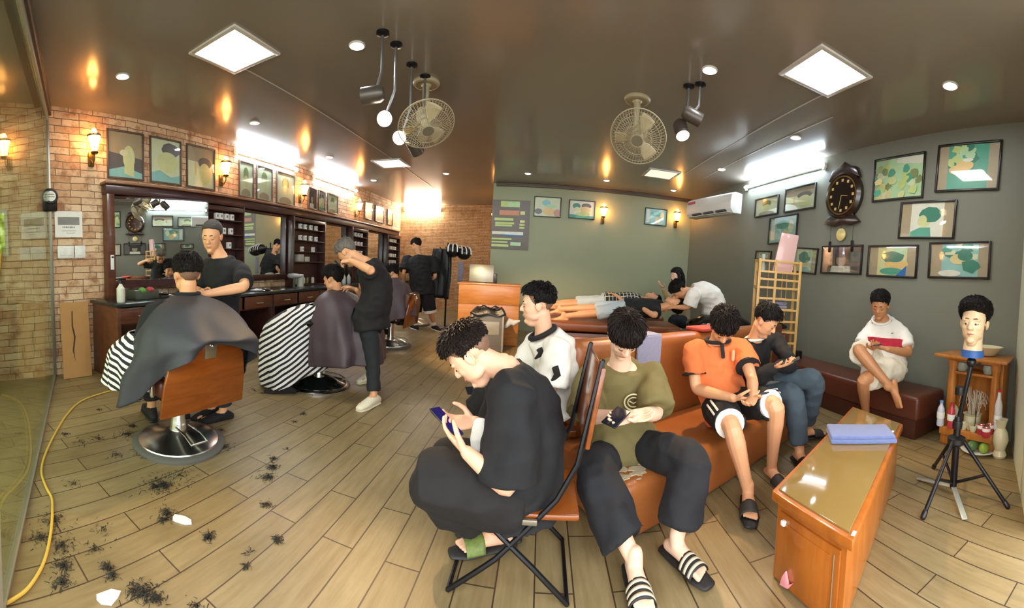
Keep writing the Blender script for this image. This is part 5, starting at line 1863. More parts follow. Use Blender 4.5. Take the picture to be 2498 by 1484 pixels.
    def foot(self, mb, S, sole=0.0):
        J, s = self.J, self.s
        an, to = J['an' + S], J['to' + S]
        d = V((to.x - an.x, to.y - an.y, 0)) if abs(to.z - an.z) < .12 else (to - an)
        d.normalize()
        sn = (self.J['kn' + S] - an).normalized()
        up = (sn - d * sn.dot(d)).normalized() if abs(to.z - an.z) >= .12 else V((0, 0, 1))
        heel = an - d * .045 * s - up * .045 * s
        ball = an + d * .125 * s - up * .052 * s
        lat = d.cross(up)
        mb.tube([heel, an + d * .0 * s - up * .035 * s, an + d * .06 * s - up * .038 * s, ball], [(.03 * s, .028 * s), (.034 * s, .036 * s), (.038 * s, .028 * s), (.043 * s, .017 * s)], n=14, side=lat)
        mb.tube([an + up * .03 * s, an - up * .02 * s + d * .01 * s, an + d * .05 * s - up * .03 * s], [.034 * s, .036 * s, .028 * s], n=12)
        sg = -1 if S == 'L' else 1                               # big toe on the inner side
        for i in range(5):
            o = (.030 - .0155 * i) * s * -sg
            L = (.052, .05, .045, .039, .032)[i] * s
            r = (.0125, .0095, .009, .0085, .008)[i] * s
            p = ball + lat * o - up * .002 * s
            mb.tube([p - d * .02 * s, p + d * L * .5 + up * .003 * s, p + d * L - up * .003 * s], [r, r * 1.02, r * .95], n=8)
        return heel, ball, d, up, lat

    def head(self, mb):
        Mh = self.Mh
        s = self.s

        def E(c, r, rot=None):
            X = Mh @ Matrix.Translation(V(c))
            if rot is not None:
                X = X @ rot.to_4x4()
            t = bmesh.new()
            bmesh.ops.create_uvsphere(t, u_segments=20, v_segments=14, radius=1.0)
            bmesh.ops.scale(t, vec=V(r), verts=t.verts)
            mb._add(t, X)

        def T(pts, rad, n=10, side=None):
            mb.tube([Mh @ V(p) for p in pts], [tuple(q * s for q in r) if hasattr(r, '__len__') else r * s for r in rad], n=n, side=(Mh.to_3x3() @ V(side)) if side else None)
        E((0, -.014, .040), (.075, .093, .082))                  # cranium
        T([(0, .022, .03), (0, .026, -.03), (0, .03, -.07), (0, .036, -.10)], [(.069, .066), (.066, .060), (.056, .052), (.034, .036)], 20, (1, 0, 0))   # face and jaw
        E((0, .066, -.098), (.022, .018, .016))                  # chin
        for x in (-1, 1):
            E((x * .034, .054, -.022), (.024, .024, .026))       # cheek
            E((x * .044, .018, -.062), (.016, .034, .026))       # jaw angle
            E((x * .030, .074, .020), (.024, .012, .008))        # brow ridge
            E((x * .029, .071, .002), (.013, .012, .009))        # closed lid
            # ear
            E((x * .074, -.006, .0), (.008, .020, .031), Matrix.Rotation(x * -.35, 3, 'Z'))
            T([(x * .078, -.002 - .016, .018), (x * .083, -.024, .008), (x * .080, -.018, -.018), (x * .075, -.004, -.030)], [.005, .0055, .005, .005], 6)
        T([(0, .078, .016), (0, .088, .0), (0, .098, -.018), (0, .101, -.028)], [(.008, .008), (.009, .009), (.013, .012), (.015, .009)], 10, (1, 0, 0))   # nose
        for x in (-1, 1):
            E((x * .012, .090, -.029), (.008, .009, .007))
        T([(-.021, .074, -.058), (-.008, .084, -.0535), (0, .084, -.055), (.008, .084, -.0535), (.021, .074, -.058)], [.003, .0055, .0055, .0055, .003], 8)
        T([(-.018, .074, -.064), (0, .083, -.066), (.018, .074, -.064)], [.003, .0065, .003], 8)

    def neck(self, mb, r=.054):
        J, s = self.J, self.s
        a = self.spine(.96)
        b = self.Mh @ V((0, -.025, -.045))
        mb.tube([a, a.lerp(b, .35), a.lerp(b, .7), b], [r * 1.25 * s, r * 1.02 * s, r * s, r * s], n=16)

    def face_bits(self, o, brow=True, mouth=True, m=None):
        for x in (-1, 1):
            if brow:
                b = MB()
                b.tube([self.Mh @ V(p) for p in ((x * .014, .0845, .0265), (x * .03, .0832, .0285), (x * .047, .071, .0215))], [.0032 * self.s, .0042 * self.s, .002 * self.s], n=8)
                b.build('eyebrow', m or m_hair, o, world=True)
            b = MB()
            b.tube([self.Mh @ V(p) for p in ((x * .017, .0815, -.002), (x * .029, .0832, -.0055), (x * .042, .077, -.001))], [.0016 * self.s, .0026 * self.s, .0016 * self.s], n=8)
            b.build('eye', m_eye, o, world=True)
        if mouth:
            b = MB()
            b.tube([self.Mh @ V(p) for p in ((-.02, .0765, -.060), (-.007, .0885, -.0595), (.007, .0885, -.0595), (.02, .0765, -.060))], [.0018 * self.s, .0038 * self.s, .0038 * self.s, .0018 * self.s], n=8)
            b.build('mouth', m_lip, o, world=True)

    def hair(self, o, m, top=.028, side=.008, fringe=.062, temple=.03, nape=-.05, seed=0, tuft=.010, quiff=0.0, drape=None, locks=420, lock=.034, lift=.22, wild=.25, name='hair'):
        """Cap of hair: full above the hairline, tucked into the head below it."""
        s, Mh = self.s, self.Mh
        nu, nv = 72, 40

        def hl(a):            # hairline height; a = 0 front .. pi back
            tab = [(0, fringe), (.7, fringe - .008), (1.15, temple), (1.35, -.012), (1.6, .012), (1.85, .012), (2.15, nape * .5), (2.6, nape), (PI, nape)]
            return interp(tab, abs(a))

        def f(u, v):
            a = (u - .5) * 2 * PI
            th = v * PI * .80
            d = V((math.sin(th) * math.sin(a), math.sin(th) * math.cos(a), math.cos(th)))
            c = V((0, -.014, .040))
            rx, ry, rz = .075, .093, .082
            p = V((d.x * rx, d.y * ry, d.z * rz))
            z = c.z + p.z
            mk = max(0, min(1, (z - hl(a)) / .022))
            mk = mk * mk * (3 - 2 * mk)
            hgt = max(0, min(1, (z - .02) / .08))
            th_ = lerp(side, top, hgt) + quiff * max(0, d.y) * hgt
            nn = noise.noise(V((d.x * 7 + seed, d.y * 7, d.z * 4))) * .6 + noise.noise(V((d.x * 19, d.y * 19 + seed, d.z * 8))) * .5
            th_ += tuft * nn * (.35 + .65 * hgt)
            nrm = V((d.x / rx, d.y / ry, d.z / rz)).normalized()
            q = c + p + nrm * lerp(-.016, max(.003, th_), mk)
            return Mh @ q
        b = MB()
        b.grid(f, nu, nv, True)
        me = b.bm
        bmesh.ops.remove_doubles(me, verts=me.verts, dist=1e-5)
        r_ = random.Random(int(seed * 7) + 1)
        crown = V((.006, -.045, .125))
        n_ = 0
        while n_ < locks * 2:
            u, v = r_.random(), math.acos(1 - r_.random() * 1.55) / (PI * .80)
            if v > 1:
                continue
            a = (u - .5) * 2 * PI
            th = v * PI * .80
            d = V((math.sin(th) * math.sin(a), math.sin(th) * math.cos(a), math.cos(th)))
            if .040 + d.z * .082 < hl(a) + .016:
                continue
            n_ += 1
            p = Mh.inverted() @ f(u, v)
            nrm = V((d.x / .075, d.y / .093, d.z / .082)).normalized()
            t = p - crown
            t = t - nrm * t.dot(nrm)
            t = (t.normalized() if t.length > 1e-4 else V((0, 1, 0))) + V((r_.uniform(-1, 1), r_.uniform(-1, 1), r_.uniform(-1, 1))) * wild
            hg = max(.25, min(1, (d.z + .25)))
            L = lock * hg * r_.uniform(.6, 1.25)
            p0 = p - nrm * .006
            p1 = p + t * L * .45 + nrm * L * lift
            p2 = p + t * L + nrm * L * lift * .45
            w_ = .0026 * s * r_.uniform(.7, 1.3)
            b.tube([Mh @ p0, Mh @ p1, Mh @ p2], [w_ * 1.1, w_, w_ * .25], n=5, cap='flat')
        if drape:
            drape(b, Mh, s)
        return b.build(name, m, o, world=True, angle=80)

    def fade(self, o, m, fringe=.06, temple=.0, nape=-.058):
        """Closely clipped sides: a thin darker skin of stubble below the hair."""
        return self.hair(o, m, top=.002, side=.0022, fringe=fringe, temple=temple, nape=nape, tuft=0, locks=0, name='clipped_sides')


def make_body(H, o, skin, vox, hands=None, feet=(True, True), legs=True, arms=True, dec=None, head=True):
    """One continuous body surface from skull to toes."""
    J, s = H.J, H.s
    mb = MB()
    H.torso(mb, H.BODY, -.12, 1.02, 10, grow=-.02)
    H.neck(mb)
    if head:
        H.head(mb)
    info = {}
    for S in 'LR':
        if arms:
            sh, el, wr = H.arm_pts(S)
            mb.tube([H.spine(.86).lerp(sh, .35), sh], [.05 * s, .052 * s], n=12)
            H.limb(mb, [sh, sh.lerp(el, .35), el, el.lerp(wr, .3), wr], [.052 * s, .047 * s, .037 * s, .039 * s, .026 * s])
            h = (hands or {}).get(S, {})
            info[S] = H.hand(mb, S, **h)
        if legs:
            hp, kn, an = J['hp' + S], J['kn' + S], J['an' + S]
            ca = kn.lerp(an, .3) + (-(H.fw_h)) * .0
            H.limb(mb, [hp, hp.lerp(kn, .4), kn, kn.lerp(an, .28), kn.lerp(an, .65), an], [.085 * s, .074 * s, .054 * s, .056 * s, .042 * s, .034 * s])
            info['f' + S] = H.foot(mb, S)
    fuse(mb, 'body', skin, o, vox, smooth=3, decimate=dec)
    return info


def shirt(H, o, m, name='shirt', hem=-.15, grow=.022, sleeve=.75, sr=(.075, .085), vox=.011, top=.965, wr=.008, ws=9, full=False, puff=None, cut=True):
    J, s = H.J, H.s
    mb = MB()
    prof = puff or [(-.3, (.17, .125)), (0, (.165, .12)), (.3, (.155, .11)), (.55, (.16, .115)), (.78, (.172, .108)), (.9, (.145, .085)), (1.0, (.085, .07))]
    H.torso(mb, prof, hem, top, 11, grow=grow, cap='flat', seg=24)
    for S in 'LR':
        sh, el, wr_ = H.arm_pts(S)
        if full:
            H.limb(mb, [H.spine(.88).lerp(sh, .5), sh, sh.lerp(el, .5), el, el.lerp(wr_, .5), el.lerp(wr_, .93)], [.07 * s, (sr[0]) * s, sr[0] * .9 * s, sr[1] * .8 * s, sr[1] * .72 * s, sr[1] * .6 * s], n=14)
        else:
            pts = [H.spine(.88).lerp(sh, .5), sh] + [sh.lerp(el, min(1, sleeve) * k) for k in (.5, 1)]
            if sleeve > 1:
                pts.append(el.lerp(wr_, sleeve - 1))
            rr = [.07 * s, sr[0] * s, lerp(sr[0], sr[1], .6) * s, sr[1] * s] + ([sr[1] * s] if sleeve > 1 else [])
            P, Q = [], []
            for i in range(len(pts) - 1):
                for k in range(4):
                    P.append(pts[i].lerp(pts[i + 1], k / 4)); Q.append(lerp(rr[i], rr[i + 1], k / 4))
            P.append(pts[-1]); Q.append(rr[-1])
            mb.tube(P, Q, n=18, cap='flat')
    return fuse(mb, name, m, o, vox, smooth=5, wrinkle=wr, wscale=ws, seed=len(o.name) + J['nk'].x * 3)


def trousers(H, o, m, name='trousers', leg=.92, r=(.105, .085, .075), vox=.011, wr=.007, waist=.22, ws=9, grow=.015):
    J, s = H.J, H.s
    mb = MB()
    H.torso(mb, [(-.2, (.14, .11)), (0, (.165, .12)), (.25, (.15, .11))], -.14, waist, 6, grow=grow, cap='flat', seg=22)
    for S in 'LR':
        hp, kn, an = J['hp' + S], J['kn' + S], J['an' + S]
        if leg <= 1:
            pts, rr = [hp, hp.lerp(kn, leg * .5), hp.lerp(kn, leg)], [r[0] * s, (r[0] + r[1]) / 2 * s, r[1] * s]
        else:
            pts, rr = [hp, hp.lerp(kn, .5), kn, kn.lerp(an, (leg - 1) * .5), kn.lerp(an, leg - 1)], [r[0] * s, (r[0] + r[1]) / 2 * s, r[1] * s, lerp(r[1], r[2], .6) * s, r[2] * s]
        P, Q = [], []
        for i in range(len(pts) - 1):
            for k in range(4):
                P.append(pts[i].lerp(pts[i + 1], k / 4)); Q.append(lerp(rr[i], rr[i + 1], k / 4))
        P.append(pts[-1]); Q.append(rr[-1])
        for _ in range(2):
            P = [P[0]] + [P[i] * .5 + (P[i - 1] + P[i + 1]) * .25 for i in range(1, len(P) - 1)] + [P[-1]]
        mb.tube(P, Q, n=18, cap='flat')
    return fuse(mb, name, m, o, vox, smooth=5, wrinkle=wr, wscale=ws, seed=J['pel'].x * 5)


def slipper(H, o, info, S, m_sole, m_strap, stripes=None, name='slipper'):
    heel, ball, d, up, lat = info['f' + S]
    s = H.s
    z0 = heel - up * .036 * s
    P = [z0 - d * .035 * s, z0 + d * .03 * s, z0 + d * .10 * s, z0 + d * .19 * s, z0 + d * .258 * s]
    so = MB()
    so.tube([p + up * .0 for p in P], [(.034 * s, .014 * s), (.041 * s, .014 * s), (.042 * s, .014 * s), (.052 * s, .013 * s), (.035 * s, .012 * s)], n=16, side=lat)
    a = so.build(name, m_sole, o, world=True)

    def arc(u, v):
        an_ = PI * u
        c = z0 + d * (.115 + .085 * v) * s + up * .008 * s
        return c + lat * math.cos(an_) * (.049 + .004 * v) * s + up * math.sin(an_) * (.058 - .018 * v) * s
    b = MB()
    b.grid(arc, 16, 6)
    b.build('strap', m_strap, a, solid=.005, world=True)
    if stripes:
        for k in range(3):
            b = MB()
            v0 = .12 + .3 * k

            def arc2(u, v):
                p = arc(.06 + .88 * u, v0 + .15 * v)
                c = z0 + d * .15 * s
                return p + (p - c).normalized() * .004
            b.grid(arc2, 14, 1)
            b.build('stripe', stripes, a, solid=.002, world=True)
    return a


def shoe(H, o, info, S, m, m_sole, name='shoe'):
    heel, ball, d, up, lat = info['f' + S]
    s = H.s
    b = MB()
    z0 = heel - up * .02 * s
    b.tube([z0 - d * .02 * s, z0 + d * .04 * s + up * .02 * s, z0 + d * .11 * s + up * .012 * s, z0 + d * .19 * s, z0 + d * .25 * s - up * .008 * s], [(.032 * s, .036 * s), (.042 * s, .055 * s), (.045 * s, .042 * s), (.05 * s, .03 * s), (.036 * s, .022 * s)], n=18, side=lat)
    a = b.build(name, m, o, world=True)
    b = MB()
    z1 = heel - up * .05 * s
    b.tube([z1 - d * .025 * s, z1 + d * .04 * s, z1 + d * .11 * s, z1 + d * .19 * s, z1 + d * .255 * s], [(.036 * s, .012 * s), (.045 * s, .012 * s), (.046 * s, .012 * s), (.053 * s, .012 * s), (.038 * s, .012 * s)], n=16, side=lat)
    b.build('sole', m_sole, a, world=True)
    return a


def phone(label, c, d, n, on=False):
    """A phone lying along d with its screen facing n."""
    d, n = V(d).normalized(), V(n).normalized()
    n = (n - d * n.dot(d)).normalized()
    x = d.cross(n)
    X = Matrix((x, d, n)).transposed().to_4x4()
    X.translation = V(c)
    t = thing('phone', label, 'phone', (0, 0, 0), 0, 'phones held in hands')
    t.matrix_basis = X
    MB().box((0, 0, 0), (.072, .15, .008), bev=.0035, seg=3).build('case', mat('phone case', '#1b1c20', .3), t)
    MB().box((0, 0, .0043), (.066, .142, .001)).build('screen', glow('lit phone screen', '#3f3388', .16) if on else mat('dark screen', '#22242c', .08), t)
    MB().box((-.018, .05, -.0055), (.026, .03, .004), bev=.0015).build('camera_bump', M['blackplastic'], t)
    return t


def neck_cape(H, o, m, name, levels, fdir, ncol=72, rip=.02, k=9, solid=.004, seed=0, a0=0, a1=2 * PI):
    """Barber's cape: rings (centre offset along fdir, height z, half length, half width, ripple), hem last."""
    f = V(fdir).normalized()
    l = V((-f.y, f.x, 0))
    nk = H.J['nk']

    def pt(u, v):
        a = a0 + (a1 - a0) * u
        q = v * (len(levels) - 1)
        i = min(int(q), len(levels) - 2)
        w = q - i
        L0, L1 = levels[i], levels[i + 1]
        Lm = levels[max(i - 1, 0)]
        Lp = levels[min(i + 2, len(levels) - 1)]

        def cr(j):
            p0, p1, p2, p3 = Lm[j], L0[j], L1[j], Lp[j]
            return .5 * ((2 * p1) + (p2 - p0) * w + (2 * p0 - 5 * p1 + 4 * p2 - p3) * w * w + (3 * p1 - p0 - 3 * p2 + p3) * w ** 3)
        off, z, rl, rw, rp, lift = (cr(j) for j in range(6))
        rr = 1 + rp * (math.sin(k * a + seed + 1.3 * math.sin(2 * a + seed)) + .5 * math.sin(2.3 * k * a + seed * 2))
        ca, sa = math.cos(a), math.sin(a)
        p = V((nk.x, nk.y, 0)) + f * (off + rl * ca * rr) + l * (rw * sa * rr)
        # lift: how much the hem rises at the back (a = pi)
        p.z = z + lift * max(0, -ca) ** 1.7 + .02 * math.sin(3 * a + seed) * v
        p += V((noise.noise(V((p.x * 7, p.y * 7, p.z * 4 + seed))), noise.noise(V((p.y * 7, p.z * 4, p.x * 7 + seed))), 0)) * .035 * v + (p - V((nk.x, nk.y, p.z))).normalized() * (.03 * v * noise.noise(V((a * 1.6, p.z * 2.2, seed + 3))))
        return p
    b = MB()
    b.grid(pt, ncol, 34, abs(a1 - a0 - 2 * PI) < 1e-6)
    return b.build(name, m, o, world=True, solid=solid, angle=70)
POSE = {
    'olive': dict(pel=(0.485, 2.105, 0.323), nk=(0.451, 2.112, 0.794), hd=(0.438, 1.992, 0.958), shL=(0.628, 2.109, 0.743), shR=(0.293, 2.18, 0.708), elL=(0.623, 1.922, 0.572), elR=(0.255, 2.004, 0.527), wrL=(0.46, 1.761, 0.63), wrR=(0.394, 1.777, 0.621), hpL=(0.564, 2.147, 0.323), hpR=(0.406, 2.063, 0.323), knL=(0.738, 1.685, 0.424), knR=(0.288, 1.757, 0.339), anL=(0.656, 1.619, 0.1), anR=(0.441, 1.531, 0.1), toL=(0.713, 1.479, 0.045), toR=(0.442, 1.388, 0.045)),
    'orange': dict(pel=(1.256, 2.345, 0.441), nk=(1.192, 2.445, 0.866), hd=(1.183, 2.36, 0.975), shL=(1.369, 2.42, 0.841), shR=(1.025, 2.476, 0.816), elL=(1.331, 2.175, 0.661), elR=(1.03, 2.387, 0.553), wrL=(1.235, 1.988, 0.608), wrR=(1.144, 2.064, 0.583), hpL=(1.342, 2.373, 0.441), hpR=(1.17, 2.317, 0.441), knL=(1.387, 1.958, 0.559), knR=(1.086, 1.959, 0.457), anL=(1.511, 2.14, 0.066), anR=(1.189, 1.898, 0.1), toL=(1.51, 1.993, 0.05), toR=(1.097, 1.696, 0.026)),
    'jacket': dict(pel=(1.682, 2.58, 0.443), nk=(1.634, 2.682, 0.837), hd=(1.659, 2.571, 0.992), shL=(1.86, 2.726, 0.848), shR=(1.494, 2.671, 0.786), elL=(1.879, 2.466, 0.65), elR=(1.542, 2.433, 0.585), wrL=(1.653, 2.358, 0.692), wrR=(1.62, 2.357, 0.688), hpL=(1.713, 2.665, 0.443), hpR=(1.651, 2.495, 0.443), knL=(1.973, 2.286, 0.602), knR=(1.72, 2.235, 0.516), anL=(2.079, 2.499, 0.12), anR=(1.792, 2.204, 0.1), toL=(2.19, 2.481, 0.045), toR=(1.782, 2.16, 0.045)),
    'polo': dict(pel=(2.991, 2.425, 0.569), nk=(2.93, 2.497, 1.03), hd=(2.848, 2.455, 1.164), shL=(3.076, 2.332, 0.926), shR=(2.848, 2.605, 0.899), elL=(3.008, 2.188, 0.735), elR=(2.726, 2.56, 0.736), wrL=(2.711, 2.213, 0.789), wrR=(2.644, 2.324, 0.791), hpL=(3.016, 2.331, 0.569), hpR=(2.966, 2.519, 0.569), knL=(2.553, 2.336, 0.517), knR=(2.531, 2.417, 0.776), anL=(2.815, 2.505, 0.12), anR=(2.704, 2.143, 0.467), toL=(2.706, 2.432, 0.045), toR=(2.65, 2.049, 0.32)),
    'blacktee': dict(pel=(-0.031, 1.62, 0.357), nk=(-0.144, 1.624, 0.87), hd=(-0.273, 1.577, 0.914), shL=(-0.084, 1.478, 0.82), shR=(-0.148, 1.794, 0.766), elL=(-0.079, 1.418, 0.46), elR=(-0.165, 1.792, 0.444), wrL=(-0.238, 1.38, 0.6), wrR=(-0.253, 1.641, 0.612), hpL=(-0.062, 1.535, 0.357), hpR=(-0, 1.705, 0.357), knL=(-0.394, 1.426, 0.456), knR=(-0.405, 1.702, 0.376), anL=(-0.138, 1.702, 0.11), anR=(-0.121, 1.779, 0.1), toL=(-0.247, 1.649, 0.045), toR=(-0.26, 1.772, 0.045)),
    'white': dict(pel=(0.097, 2.418, 0.451), nk=(0.023, 2.46, 0.878), hd=(-0.025, 2.44, 1.058), shL=(0.108, 2.267, 0.842), shR=(-0.014, 2.6, 0.804), elL=(0.085, 2.218, 0.59), elR=(-0.13, 2.597, 0.515), wrL=(-0.13, 2.116, 0.593), wrR=(-0.249, 2.437, 0.494), hpL=(0.081, 2.329, 0.451), hpR=(0.113, 2.507, 0.451), knL=(-0.341, 2.244, 0.514), knR=(-0.312, 2.501, 0.42), anL=(-0.144, 2.3, 0.1), anR=(-0.202, 2.506, 0.1), toL=(-0.267, 2.307, 0.045), toR=(-0.335, 2.504, 0.045)),
    'cust1': dict(pel=(-1.979, 1.608, 0.678), nk=(-2.037, 1.615, 1.011), hd=(-2.042, 1.61, 1.183), shL=(-2.128, 1.404, 0.952), shR=(-1.928, 1.818, 0.922), elL=(-2.209, 1.372, 0.698), elR=(-1.961, 1.928, 0.66), wrL=(-2.432, 1.58, 0.536), wrR=(-2.247, 1.988, 0.507), hpL=(-2.024, 1.53, 0.678), hpR=(-1.934, 1.686, 0.678), knL=(-2.516, 1.635, 0.478), knR=(-2.447, 1.903, 0.449), anL=(-2.602, 1.685, 0.116), anR=(-2.528, 1.962, 0.075), toL=(-2.747, 1.737, 0.024), toR=(-2.668, 2.026, -0.018)),
    'barber1': dict(pel=(-2.244, 2.139, 0.779), nk=(-2.252, 2.101, 1.323), hd=(-2.268, 2.039, 1.461), shL=(-2.043, 2.128, 1.221), shR=(-2.424, 2.089, 1.233), elL=(-1.863, 1.982, 1.098), elR=(-2.384, 1.981, 1.008), wrL=(-2.025, 1.756, 1.05), wrR=(-2.207, 1.881, 1.041), hpL=(-2.199, 2.061, 0.779), hpR=(-2.289, 2.217, 0.779), knL=(-2.244, 2.139, 0.415), knR=(-2.374, 2.146, 0.421), anL=(-2.244, 2.139, 0.078), anR=(-2.374, 2.145, 0.074), toL=(-2.274, 2.033, 0.047), toR=(-2.382, 2.061, 0.059)),
    'cust2': dict(pel=(-1.896, 3.465, 0.439), nk=(-1.953, 3.433, 0.938), hd=(-1.987, 3.379, 1.103), shL=(-1.887, 3.241, 0.864), shR=(-1.97, 3.596, 0.858), elL=(-1.941, 3.15, 0.653), elR=(-1.95, 3.663, 0.582), wrL=(-2.132, 3.085, 0.641), wrR=(-2.223, 3.445, 0.583), hpL=(-1.912, 3.376, 0.439), hpR=(-1.88, 3.554, 0.439), knL=(-2.195, 3.041, 0.52), knR=(-2.336, 3.308, 0.481), anL=(-2.254, 2.997, 0.076), anR=(-2.383, 3.275, 0.046), toL=(-2.348, 2.924, 0.033), toR=(-2.469, 3.211, 0.001)),
    'barber2': dict(pel=(-1.529, 3.314, 0.788), nk=(-1.615, 3.329, 1.282), hd=(-1.77, 3.272, 1.362), shL=(-1.494, 3.165, 1.228), shR=(-1.698, 3.455, 1.281), elL=(-1.363, 2.928, 1.216), elR=(-1.713, 3.504, 0.949), wrL=(-1.615, 3.049, 1.293), wrR=(-1.723, 3.387, 1.015), hpL=(-1.545, 3.225, 0.788), hpR=(-1.513, 3.403, 0.788), knL=(-1.468, 3.232, 0.444), knR=(-1.678, 3.609, 0.414), anL=(-1.413, 3.171, 0.1), anR=(-1.759, 3.853, 0.1), toL=(-1.447, 3.018, 0.045), toR=(-1.802, 3.671, 0.045)),
    'cust3': dict(pel=(-2.066, 5.686, 0.448), nk=(-2.182, 5.589, 0.985), hd=(-2.233, 5.569, 1.121), shL=(-2.182, 5.428, 0.899), shR=(-2.114, 5.775, 0.886), elL=(-2.185, 5.373, 0.689), elR=(-2.032, 5.858, 0.627), wrL=(-2.306, 5.431, 0.614), wrR=(-2.273, 5.769, 0.553), hpL=(-2.082, 5.597, 0.448), hpR=(-2.05, 5.775, 0.448), knL=(-2.341, 5.361, 0.556), knR=(-2.402, 5.661, 0.534), anL=(-2.333, 5.365, 0.247), anR=(-2.395, 5.665, 0.262), toL=(-2.444, 5.315, 0.213), toR=(-2.512, 5.614, 0.206)),
    'barber3': dict(pel=(-2.275, 7.251, 0.806), nk=(-2.381, 7.323, 1.437), hd=(-2.464, 7.348, 1.635), shL=(-2.622, 7.293, 1.373), shR=(-2.135, 7.398, 1.391), elL=(-2.623, 7.133, 1.11), elR=(-2.041, 7.321, 1.053), wrL=(-2.702, 7.37, 0.9), wrR=(-2.291, 7.561, 0.914), hpL=(-2.362, 7.274, 0.806), hpR=(-2.188, 7.228, 0.806), knL=(-2.442, 7.355, 0.304), knR=(-2.107, 7.302, 0.358), anL=(-2.379, 7.267, 0.1), anR=(-2.058, 7.458, 0.1), toL=(-2.442, 7.333, 0.045), toR=(-1.94, 7.341, 0.045)),
    'lie1': dict(pel=(1.152, 5.173, 0.833), nk=(1.604, 5.104, 0.859), hd=(1.774, 5.047, 0.927), shL=(1.498, 4.979, 0.839), shR=(1.635, 5.251, 0.886), elL=(1.45, 4.837, 0.772), elR=(1.483, 5.348, 0.889), wrL=(1.287, 5.038, 0.874), wrR=(1.198, 5.265, 0.882), hpL=(1.121, 5.088, 0.833), hpR=(1.183, 5.258, 0.833), knL=(0.682, 5.155, 0.742), knR=(0.669, 5.308, 0.797), anL=(0.303, 5.141, 0.687), anR=(0.256, 5.394, 0.751), toL=(0.168, 5.147, 0.7), toR=(0.142, 5.398, 0.784)),
    'lie2': dict(pel=(0.991, 5.918, 0.86), nk=(1.534, 5.904, 0.901), hd=(1.698, 5.859, 0.931), shL=(1.439, 5.773, 0.875), shR=(1.526, 6.009, 0.925), elL=(1.269, 5.711, 0.829), elR=(1.32, 6.109, 0.861), wrL=(1.121, 5.793, 0.957), wrR=(1.128, 5.995, 0.944), hpL=(0.96, 5.833, 0.86), hpR=(1.022, 6.003, 0.86), knL=(0.494, 5.929, 0.79), knR=(0.474, 6.082, 0.801), anL=(0.186, 5.947, 0.754), anR=(0.157, 6.098, 0.77), toL=(0.091, 5.949, 0.779), toR=(0.06, 6.1, 0.797)),
    'masseuse': dict(pel=(2.213, 5.791, 0.604), nk=(2.1, 5.781, 1.161), hd=(2.025, 5.754, 1.317), shL=(1.958, 5.672, 1.108), shR=(2.24, 5.889, 1.119), elL=(1.837, 5.554, 0.972), elR=(2.362, 5.841, 0.931), wrL=(1.739, 5.481, 1.123), wrR=(2.077, 5.629, 0.903), hpL=(2.19, 5.704, 0.604), hpR=(2.236, 5.878, 0.604), knL=(1.959, 5.618, 0.65), knR=(2.041, 5.855, 0.636), anL=(2.004, 5.655, 0.205), anR=(2.118, 5.88, 0.163), toL=(1.874, 5.647, 0.143), toR=(1.982, 5.874, 0.111)),
    'masseur': dict(pel=(2.363, 4.967, 0.797), nk=(1.99, 5.02, 1.108), hd=(1.825, 5.029, 1.121), shL=(1.942, 4.824, 1.1), shR=(2.091, 5.195, 1.103), elL=(1.905, 4.839, 0.907), elR=(1.948, 5.197, 0.933), wrL=(1.744, 4.952, 0.89), wrR=(1.782, 5.151, 0.902), hpL=(2.394, 4.882, 0.797), hpR=(2.332, 5.052, 0.797), knL=(2.214, 4.925, 0.458), knR=(2.321, 5.097, 0.459), anL=(2.381, 4.958, 0.106), anR=(2.517, 5.114, 0.127), toL=(2.234, 4.971, 0.049), toR=(2.366, 5.131, 0.067)),
}
def fdir(a, p=0):
    """Unit vector at azimuth a (0 = away, 90 = right) pitched up by p degrees."""
    return az(a) * math.cos(R(p)) + V((0, 0, math.sin(R(p))))


def person(key, label, **kw):
    J = POSE[key]
    c = V(J['pel'])
    zmin = min(v[2] for v in J.values())
    o = thing('person', label, 'person', (c.x, c.y, 0))
    H = Human(J, **kw)
    return o, H


def col(name, c, rough=.85, **kw):
    return mat(name, c, rough, var=kw.pop('var', .1), nscale=kw.pop('nscale', 6), bump=kw.pop('bump', .12), bscale=kw.pop('bscale', 320), **kw)


c_black = col('black cotton', '#0f0f11')
c_black2 = col('soft black cotton', '#13100f')
c_olive = col('olive cotton', '#6d6238')
c_orange = col('orange polo cotton', '#d8713a')
c_white = col('white cotton', '#e9e4d8')
c_dark = col('dark trouser cloth', '#17171a')
c_dark2 = col('black shorts cloth', '#120f0d')
c_denim = col('dark denim', '#3e4a52')
c_denim2 = col('light blue denim', '#b9c3c6')
c_red = col('red stripe cloth', '#c02a3c')
c_trim = col('black trim', '#1a1512')
c_sole = mat('black slipper rubber', '#1f1d1b', .6)
c_strap = mat('cream slipper strap', '#cfc0a4', .6)

# ---- man in the olive shirt on the sofa
o, H = person('olive', 'young man in an olive T-shirt with fringe over his eyes, sitting on the sofa', slump=.06, chest=fdir(170), face=(fdir(174, -46), V((0, 0, 1))))
inf = make_body(H, o, SK['d'], .0048, dict(L=dict(dirv=(-.75, -.35, -.08), palm=(0, -.3, 1), curl=.45), R=dict(dirv=(.85, -.25, -.02), palm=(0, -.2, 1), curl=.5)), dec=.5)
H.hair(o, m_hair2, top=.020, side=.018, fringe=.022, temple=.0, nape=-.055, tuft=.008, seed=3, locks=1000, lock=.05, lift=.10, wild=.12)
H.face_bits(o, brow=False)
sh = shirt(H, o, c_olive, 'olive_shirt', hem=-.20, grow=.026, sleeve=.92, sr=(.082, .105), puff=[(-.3, (.225, .16)), (0, (.205, .15)), (.3, (.175, .13)), (.55, (.172, .12)), (.78, (.178, .11)), (.9, (.15, .088)), (1.0, (.088, .075))], wr=.019, ws=7, vox=.009)
